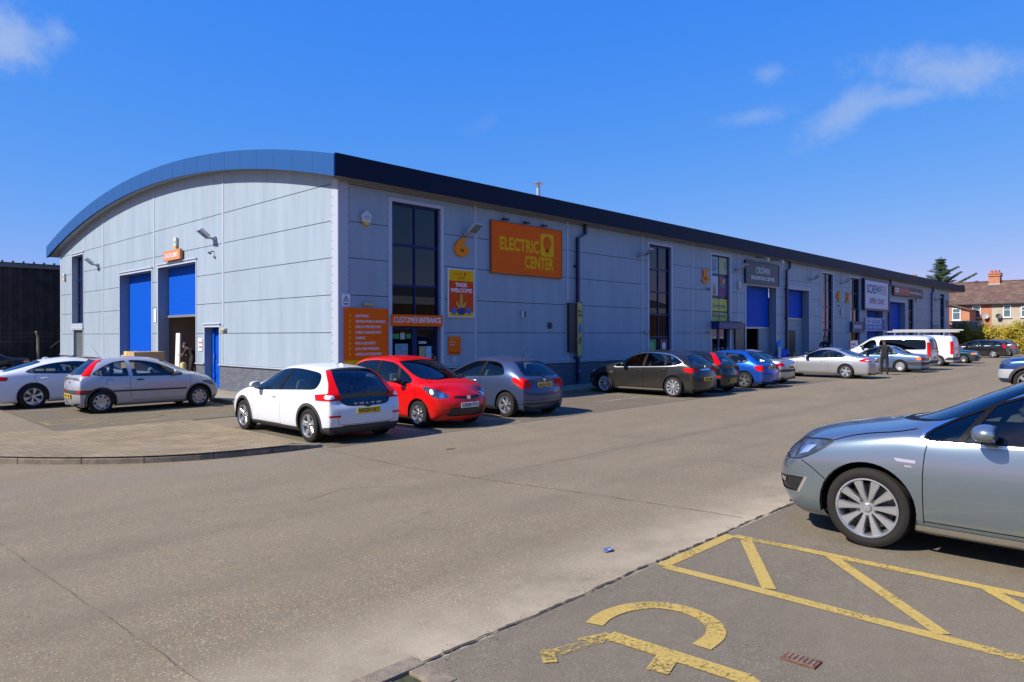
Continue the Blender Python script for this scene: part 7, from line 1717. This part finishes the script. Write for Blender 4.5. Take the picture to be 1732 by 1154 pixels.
def board(name, label, x, y, w, h, z0, face, items=(), legs=True, rim=None):
    t = thing(name, label, 'sign board', (x,y,.1)); m = MB(); m.box(x-w/2,x+w/2,y-.02,y+.02,z0,z0+h); m.build('panel', face, t, world=True)
    if rim: r = MB(); r.box(x-w/2-.04,x+w/2+.04,y-.03,y+.03,z0+h,z0+h+.04); r.box(x-w/2-.04,x+w/2+.04,y-.03,y+.03,z0-.04,z0); r.box(x-w/2-.04,x-w/2,y-.03,y+.03,z0,z0+h); r.box(x+w/2,x+w/2+.04,y-.03,y+.03,z0,z0+h); r.build('frame', rim, t, world=True)
    if legs: l = MB(); l.box(x-w/2+.05,x-w/2+.09,y-.02,y+.02,.1,z0-.041); l.box(x+w/2-.09,x+w/2-.05,y-.02,y+.02,.1,z0-.041); l.build('leg', GREYM, t, world=True)
    for (s_, dx, z, ww, hh, mm) in items: g = MB(); put_text(g, s_, (x-w/2+dx, y-.022, z), (1,0,0),(0,0,1), ww, hh, .003, .02); g.build('lettering', mm, t, world=True)
board('sign_board', 'white plumbing and electrical board with a red frame beside the minibus', 46.3, 14.9, 1.35, .62, .98, WH, [('PLUMBING',.14,1.32,.85,.14,NB),('ELECTRICAL',.14,1.08,.95,.14,NB)], rim=RED)
board('pavement_board', 'brown poster board standing on the footway outside the second blue shutter', 38.9, 15.6, .55, .75, .2, mat('board_brown',(.22,.12,.07),.7,var=.5,vs=6), rim=BK, legs=False)
board('pavement_board', 'small pink and white board on the footway before the black side door', 40.8, 15.6, .7, .5, .45, mat('board_pink',(.45,.16,.28),.6,var=.5,vs=7), rim=WH)
board('pavement_board', 'narrow white and red board on the footway below the first blue shutter', 36.9, 15.6, .32, .6, .75, mat('board_white',(.55,.50,.55),.6,var=.4,vs=9))
t = thing('display_bundle', 'bright blue wrapped bundle with a pale blue top on the footway by the paint shop', 'bundle', (38.4,16.2,.1)); m = MB()
m.ball((38.4,16.2,.65),(.42,.32,.55)); m.ball((38.75,16.1,.9),(.32,.25,.28)); m.ball((38.2,16.2,.5),(.3,.3,.4)); m.build('blue_wrap', mat('wrap_blue',(.01,.07,.45),.5,var=.3,vs=6,bump=.6,bs=7), t, world=True, smooth=True); m = MB(); m.ball((38.25,16.2,1.35),(.22,.2,.30)); m.ball((38.42,16.18,1.56),(.10,.10,.16)); m.build('pale_top', mat('wrap_pale',(.12,.28,.6),.5,var=.3,vs=6,bump=.6,bs=9), t, world=True, smooth=True)

# ---------------------------------------------------------------- people
def person(label, loc, rz, pose, cloth, hair=(.02,.015,.01), skin=(.45,.26,.18), H_=1.76):
    t = thing('person', label, 'person', loc, rz, group='people about the yard')
    pts, edges, fingers, headc, headd = pose
    me = bpy.data.meshes.new('s'); names = list(pts); me.from_pydata([pts[n][:3] for n in names], [(names.index(a), names.index(b_)) for a, b_ in edges], [])
    ob = bpy.data.objects.new('s', me); COL.objects.link(ob); ob.modifiers.new('k','SKIN'); ob.modifiers.new('u','SUBSURF').levels = 2
    for i, n in enumerate(names): me.skin_vertices[0].data[i].radius = (pts[n][3], pts[n][3])
    me.skin_vertices[0].data[names.index('pelvis')].use_root = True
    dg = bpy.context.evaluated_depsgraph_get(); m2 = bpy.data.meshes.new_from_object(ob.evaluated_get(dg)); bpy.data.objects.remove(ob)
    bm = bmesh.new(); bm.from_mesh(m2); sk = mat('skin', skin, .5)
    hm = MB(); hc = Vector(headc); f = Vector(headd).normalized(); hm.ball((0,0,0),(.095,.076,.118),18,12)
    hm.ball((.094,0,-.012),(.022,.015,.026),8,6)
    for q in (1,-1): hm.ball((.004,q*.076,-.01),(.020,.012,.032),8,6); hm.ball((.083,q*.031,.012),(.012,.014,.009),8,6)
    hm.ball((.078,0,-.058),(.016,.026,.008),8,6)
    z = Vector((0,0,1)); s_ = z.cross(f).normalized(); u = f.cross(s_); hv = [hc+f*v[0]+s_*v[1]+u*v[2] for v in hm.v]
    b0 = [bm.verts.new(v) for v in hv]
    nf0 = len(bm.faces)
    for fa_ in hm.f:
        try: bm.faces.new([b0[i] for i in fa_])
        except ValueError: pass
    for ch in fingers:
        for (a, b_) in zip(ch, ch[1:]):
            c_ = MB(); c_.cyl(a, b_, .009, .008, n=6); vv = [bm.verts.new(v) for v in c_.v]
            for ff in c_.f: bm.faces.new([vv[i] for i in ff])
    me3 = bpy.data.meshes.new('body'); bm.faces.ensure_lookup_table()
    neck = Vector(pts['neck'][:3]); hands = [Vector(pts[n][:3]) for n in names if n.startswith('hand')]; feet = [Vector(pts[n][:3]) for n in names if n.startswith('foot')]
    for fc in bm.faces:
        c_ = fc.calc_center_median(); fc.smooth = True
        if (c_-hc).length < .16 or min((c_-h_).length for h_ in hands) < .10: fc.material_index = 1
        elif min((c_-q).length for q in feet) < .14 and c_.z < .13: fc.material_index = 2
    bm.to_mesh(me3); bm.free(); me3.materials.append(cloth); me3.materials.append(sk); me3.materials.append(BK); link_mesh('body', me3, t)
    h = MB(); h.ball((-.012,0,.022),(.102,.086,.112),18,12); h.v = [v if not (v[0] > .045 and v[2] < .06) and v[2] > -.075 else (min(v[0],.04), v[1]*.96, max(v[2],-.07)) for v in h.v]; h.v = [hc+f*v[0]+s_*v[1]+u*v[2] for v in h.v]; h.build('hair', mat('hair_dark', hair, .7), t, smooth=True)
    return t
def stand_pose(bend=0, phone=True, step=.07):
    p = {'pelvis':(0,0,.95,.135),'waist':(bend*.10,0,1.10,.125),'chest':(bend*.32,0,1.30-bend*.06,.145),'neckb':(bend*.52+.0,0,1.45-bend*.15,.085),'neck':(bend*.60+.01,0,1.52-bend*.2,.055)}
    e = [('pelvis','waist'),('waist','chest'),('chest','neckb'),('neckb','neck')]
    for s_, n in ((1,'l'),(-1,'r')):
        ft = step*s_
        p['hip'+n] = (0,s_*.10,.90,.105); p['knee'+n] = (ft*.5+.02,s_*.115,.50,.072); p['ank'+n] = (ft,s_*.12,.10,.048); p['foot'+n] = (ft+.14,s_*.14,.045,.042)
        e += [('pelvis','hip'+n),('hip'+n,'knee'+n),('knee'+n,'ank'+n),('ank'+n,'foot'+n)]
        c = p['chest']; sh = (bend*.42, s_*.185, 1.42-bend*.12); p['sh'+n] = (*sh,.066); p['el'+n] = (sh[0]+.04, s_*.27, sh[2]-.27, .048); p['wr'+n] = (sh[0]+.27, s_*.15, sh[2]-.23, .032); p['hand'+n] = (sh[0]+.34, s_*.12, sh[2]-.20, .034)
        e += [('chest','sh'+n),('sh'+n,'el'+n),('el'+n,'wr'+n),('wr'+n,'hand'+n)]
    fg = []
    for n, s_ in (('l',1),('r',-1)):
        h = Vector(p['hand'+n][:3])
        for k in range(4): b0 = h+Vector((.02,0,-.03+.02*k)); fg.append([b0, b0+Vector((.045,-.012*s_,0)), b0+Vector((.06+.004*k,-.04*s_,0)), b0+Vector((.045,-.06*s_,0))])
        fg.append([h+Vector((-.01,-.01*s_,.02)), h+Vector((.01,-.035*s_,.045)), h+Vector((.03,-.05*s_,.05))])
    hc = (p['neck'][0]+.035+bend*.06, 0, p['neck'][2]+.115-bend*.03); hd = (1,0,-.25-bend*.8)
    return p, e, fg, hc, hd
BLKC = mat('cloth_black', (.012,.012,.014), .9)
person('person in black standing with arms bent between the silver coupe and the old saloon', (37.84,10.75,gz(10.75)), radians(20), stand_pose(0), BLKC)
person('person in dark clothes on the footway behind the silver coupe', (45.0,16.2,.1), radians(190), stand_pose(0, step=.05), mat('cloth_navy', (.02,.022,.035), .9), H_=1.8)
person('person in dark clothes leaning forward in the open loading bay', (11.35,28.0,.1), radians(120), stand_pose(.55), mat('cloth_brown', (.03,.022,.018), .9))
# ---------------------------------------------------------------- vehicles
P_sb = paint('paint_silver_blue', (.245,.30,.345), .80, .25, .10); P_wh = paint('paint_white', (.60,.61,.63), 0, .35, .12); P_rd = paint('paint_red', (.56,.002,.001), 0, .3, .10, .45); P_bg = paint('paint_blue_grey', (.055,.08,.16), .5, .32, .15)
P_dk = paint('paint_charcoal', (.030,.027,.025), .5, .32, .15); P_bk = paint('paint_black', (.008,.008,.009), 0, .25, .12); P_bl = paint('paint_bright_blue', (.006,.075,.42), .45, .3, .12); P_si = paint('paint_silver', (.48,.48,.50), .70, .34, .15)
P_sg = paint('paint_silver_grey', (.40,.40,.42), .45, .36, .35); P_ib = paint('paint_ice_blue', (.12,.19,.33), .6, .32, .15); P_gn = paint('paint_teal', (.006,.045,.065), .2, .3, .15); P_gr = paint('paint_grey', (.10,.115,.15), .5, .3, .12); P_vw = paint('paint_van_white', (.62,.62,.60), 0, .4, .25); P_vs = paint('paint_van_silver', (.60,.61,.60), .35, .35, .15); P_db = paint('paint_dark_blue', (.02,.05,.16), .5, .28, .12)
UP, DN = radians(90), radians(-90)
def car(label, sp, pnt, x, y, rz, level=2, plates=(), near=False, name='parked_car'): return build_car(name, label, sp, pnt, (x,y,gz(y)), rz, level, plates=plates, near=near)
# row before the units
car('white three door hatchback with red lamps climbing its tail pillars', spec_coupe_hatch(), P_wh, 7.80, 13.25, UP, 3, [('r','WG59 HLY',.60,0)], True)
car('bright red small hatchback facing out of its bay', spec_tall_mini(), P_rd, 10.46, 13.28, DN, 3, [('f','OE08 FVS',.50,0)], True)
car('blue grey three door hatchback with a slanting roof aerial', spec_blue_grey_three_door(), P_bg, 13.20, 13.32, UP, 3, [('r','BK56 VKZ',.78,0)], True)
s = spec_five_door(); s['rimname'] = 'bright_alloy'; s['rimcol'] = (.7,.71,.73)
car('charcoal five door hatchback with bright ten spoke wheels', s, P_dk, 20.82, 13.26, UP, 3, [('r','BD14 LME',.58,0)])
s = spec_small_black(); car('small black hatchback with a tall red tail lamp beside the charcoal car', s, P_bk, 23.05, 13.2, UP, 2, [('r','KM02 GPO',.42,0)])
car('bright blue three door hatchback', spec_blue_hatch(), P_bl, 25.9, 13.2, UP, 2, [('r','SA51 DKX',.76,0)])
car('small silver coupe with a black bumper strip beside the bright blue car', spec_small_coupe(), P_si, 28.55, 13.5, UP, 2, [('r','GX03 WHT',.68,0)])
car('long silver coupe with a sloping rear window', spec_silver_coupe(), P_si, 34.35, 12.5, UP, 2, [('r','LB54 RRU',.78,0)])
car('ice blue old fashioned saloon with orange indicator lamps', spec_old_saloon(), P_ib, 41.75, 12.2, UP, 2, [('r','F254 KJH',.72,0)])
car('silver minibus with a long dark side window', spec_van(True), P_vs, 44.5, 12.45, UP, 2, [('r','EJ08 VBN',.68,0)], name='parked_van')
van = car('plain white panel van with a ladder on its roof', spec_van(False), P_vw, 51.2, 12.75, UP, 2, [('r','YT07 KLE',.68,0)], name='parked_van')
t = thing('ladder', 'pale aluminium ladder lying on the roof of the white van', 'ladder', (50.8,12.2,2.12)); m = MB()
for q in (0,.42): m.box(50.55+q,50.62+q,10.2,14.2,2.12,2.20); m.box(50.65+q,50.71+q,10.0,13.9,2.22,2.30)
for k in range(15): m.cyl((50.6,10.3+k*.29,2.16),(50.98,10.3+k*.29,2.16),.018,n=6)
m.build('ladder_frame', mat('aluminium_pale', (.45,.43,.43), .4, .2), t, world=True)
t = thing('roof_rack', 'steel roof rack carrying the ladder on the white van', 'roof rack', (51.2,12.2,1.95)); m = MB()
for y in (10.9,12.3,13.7): m.box(50.45,51.95,y,y+.05,2.06,2.10); m.box(50.45,50.5,y,y+.05,1.90,2.06); m.box(51.9,51.95,y,y+.05,1.90,2.06)
m.build('bars', mat('rack_grey', (.3,.3,.3), .5, .5), t, world=True)
car('dark teal old estate facing out with an orange front indicator', spec_old_estate(), P_gn, 57.0, 12.2, DN, 2, [('f','J410 PDW',.46,0)])
car('small blue hatchback half hidden behind the white van', spec_small_black(), P_bl, 60.2, 13.6, UP, 2, [('r','RE02 TYV',.42,0)])
car('black estate car with bright five spoke wheels', spec_estate(), P_bk, 71.9, 13.1, UP, 2, [('r','FN55 OAC',.70,0)])
s = spec_five_door(); s['rimname'] = 'bright_alloy'; car('grey five door hatchback furthest along the far row', s, P_gr, 77.0, 12.9, UP, 2, [('r','LV11 XBC',.58,0)])
# bays by the gable
car('small silver three door hatchback with a black rub strip and long aerial', spec_small_silver(), P_sg, 7.10, 21.02, 0, 3, [('r','Y837 OBD',.45,0)], True)
car('white five door liftback behind the small silver hatchback', spec_white_liftback(), P_wh, 6.36, 23.85, 0, 3, [('r','EA12 ZRX',.66,0)])
s = spec_old_saloon(); s['feat'] = [f for f in s['feat'] if 'chrome' not in f[1]]; car('black saloon parked farthest left before the black shed', s, P_bk, 6.2, 41.0, pi, 2)
# near row, across the road
car('silver five door hatchback nearest the camera with ten spoke wheels', spec_five_door(), P_sb, 7.10, .565, UP, 3, [('r','OY13 NEU',.58,0)], True)
car('silver and dark blue off roader at the right edge beyond the nearest car', spec_four_by_four(), P_db, 25.9, 2.0, UP, 2)
# ---------------------------------------------------------------- camera, sun, sky
cam = bpy.data.cameras.new('camera'); co = bpy.data.objects.new('camera', cam); COL.objects.link(co); scene.camera = co
cam.sensor_width = 36; cam.lens = 36*1193.7/1732; cam.shift_y = (577-566.1)/1732*-1; cam.clip_end = 3000; cam.clip_start = .05
th = atan2(.6906, .7232); co.location = (0,0,2.02)
co.rotation_mode = 'XYZ'; co.rotation_euler = (radians(90), radians(0), th-pi/2)
ROLL = -.096
co.rotation_euler = (Matrix.Rotation(th-pi/2, 4, 'Z') @ Matrix.Rotation(radians(90), 4, 'X') @ Matrix.Rotation(radians(ROLL), 4, 'Z')).to_euler()
sd = Vector((-1.05,.32,.98)).normalized()
sun = bpy.data.lights.new('sun', 'SUN'); so = bpy.data.objects.new('sun', sun); COL.objects.link(so); sun.energy = 5.0; sun.angle = radians(.5); sun.color = (1,.95,.87)
so.rotation_euler = sd.to_track_quat('Z','Y').to_euler(); so.location = sd*60
w = bpy.data.worlds.new('World'); scene.world = w; w.use_nodes = True; nt = w.node_tree; bg = nt.nodes['Background']
sky = N(nt,'ShaderNodeTexSky'); sky.sky_type = 'NISHITA'; sky.sun_disc = False; sky.sun_elevation = math.asin(sd.z); sky.sun_rotation = atan2(sd.x, sd.y); sky.altitude = 100; sky.air_density = 1.0; sky.dust_density = .3; sky.ozone_density = 3.5
hs = N(nt,'ShaderNodeHueSaturation'); hs.inputs['Saturation'].default_value = SAT; hs.inputs['Hue'].default_value = HUE; hs.inputs['Value'].default_value = 1.0
sc_ = N(nt,'ShaderNodeSeparateColor'); nt.links.new(sky.outputs[0], sc_.inputs[0]); cc_ = N(nt,'ShaderNodeCombineColor')
# deepen the blue towards the zenith and flatten the glow at the horizon
for i, (ref, gam, val) in enumerate(GRADE):
    d_ = N(nt,'ShaderNodeMath', operation='MULTIPLY'); d_.inputs[1].default_value = .1/ref; nt.links.new(sc_.outputs[i], d_.inputs[0])
    p_ = N(nt,'ShaderNodeMath', operation='POWER'); p_.inputs[1].default_value = gam; nt.links.new(d_.outputs[0], p_.inputs[0])
    q_ = N(nt,'ShaderNodeMath', operation='MULTIPLY'); q_.inputs[1].default_value = val*10; nt.links.new(p_.outputs[0], q_.inputs[0]); nt.links.new(q_.outputs[0], cc_.inputs[i])
nt.links.new(cc_.outputs[0], hs.inputs['Color'])
# a few thin clouds, fixed to directions in the sky
tc = N(nt,'ShaderNodeTexCoord'); dirv = tc.outputs['Generated']
rgt = Vector((.6906,-.7232,0)); fwd = Vector((.7232,.6906,0)); up = Vector((0,0,1))
def dotn(v):
    n = N(nt,'ShaderNodeVectorMath', operation='DOT_PRODUCT'); nt.links.new(dirv, n.inputs[0]); n.inputs[1].default_value = v; return n.outputs['Value']
def mth(op, a, b_=None, c=None):
    n = N(nt,'ShaderNodeMath', operation=op)
    for i, v in enumerate((a, b_, c)):
        if v is None: continue
        if hasattr(v, 'links'): nt.links.new(v, n.inputs[i])
        else: n.inputs[i].default_value = v
    return n.outputs[0]
nz = N(nt,'ShaderNodeTexNoise'); nz.inputs['Scale'].default_value = 11; nz.inputs['Detail'].default_value = 12; nz.inputs['Roughness'].default_value = .70; nt.links.new(dirv, nz.inputs['Vector'])
nz2 = N(nt,'ShaderNodeTexNoise'); nz2.inputs['Scale'].default_value = 16; nz2.inputs['Detail'].default_value = 5; nt.links.new(dirv, nz2.inputs['Vector'])
tot = None
for (px, py, rx, ry, rot, amt) in ((25,65,52,36,10,.62),(100,55,24,26,30,.38),(1590,118,96,30,-4,.50),(1430,195,75,26,38,.42),(1500,170,75,16,12,.40),(1275,198,52,14,8,.28),(1300,125,34,15,8,.28),(1560,560-120,70,20,0,.0),(1725,105,30,14,0,.15),(820,210,30,14,20,.07)):
    if not amt: continue
    c = (rgt*((px-866)/1193.7)+fwd+up*((566-py)/1193.7)).normalized(); a = radians(rot)
    r0 = rgt-c*rgt.dot(c); r0.normalize(); u0 = r0.cross(c)*1.0; u0.normalize()
    if u0.z < 0: u0 = -u0
    e1 = r0*cos(a)+u0*sin(a); e2 = u0*cos(a)-r0*sin(a); k = 1193.7*1.05
    u_ = mth('DIVIDE', dotn(e1), rx/k); v_ = mth('DIVIDE', dotn(e2), ry/k); fr = mth('GREATER_THAN', dotn(c), 0.0)
    d = mth('SQRT', mth('ADD', mth('MULTIPLY', u_, u_), mth('MULTIPLY', v_, v_)))
    d2 = mth('ADD', d, mth('MULTIPLY_ADD', nz.outputs['Fac'], 3.2, -1.6)); d3 = mth('ADD', d2, mth('MULTIPLY_ADD', nz2.outputs['Fac'], 1.0, -.5))
    mr = N(nt,'ShaderNodeMapRange', interpolation_type='SMOOTHSTEP'); mr.inputs['From Min'].default_value = 1.55; mr.inputs['From Max'].default_value = .1; mr.inputs['To Min'].default_value = 0; mr.inputs['To Max'].default_value = amt; nt.links.new(d3, mr.inputs['Value'])
    q_ = mth('MULTIPLY', mr.outputs[0], fr); tot = q_ if tot is None else mth('MAXIMUM', tot, q_)
mx = N(nt,'ShaderNodeMix', data_type='RGBA'); nt.links.new(tot, mx.inputs['Factor']); nt.links.new(hs.outputs[0], mx.inputs['A']); mx.inputs['B'].default_value = (CLOUD[0], CLOUD[1], CLOUD[2], 1)
nt.links.new(mx.outputs['Result'], bg.inputs['Color']); bg.inputs['Strength'].default_value = SKYS
scene.view_settings.view_transform = 'Standard'; scene.view_settings.look = 'None'; scene.view_settings.gamma = 1; scene.view_settings.exposure = EXPO
scene.cycles.max_bounces = 8; scene.cycles.transparent_max_bounces = 16; scene.cycles.use_denoising = True
try: scene.cycles.sample_clamp_indirect = 6
except Exception: pass
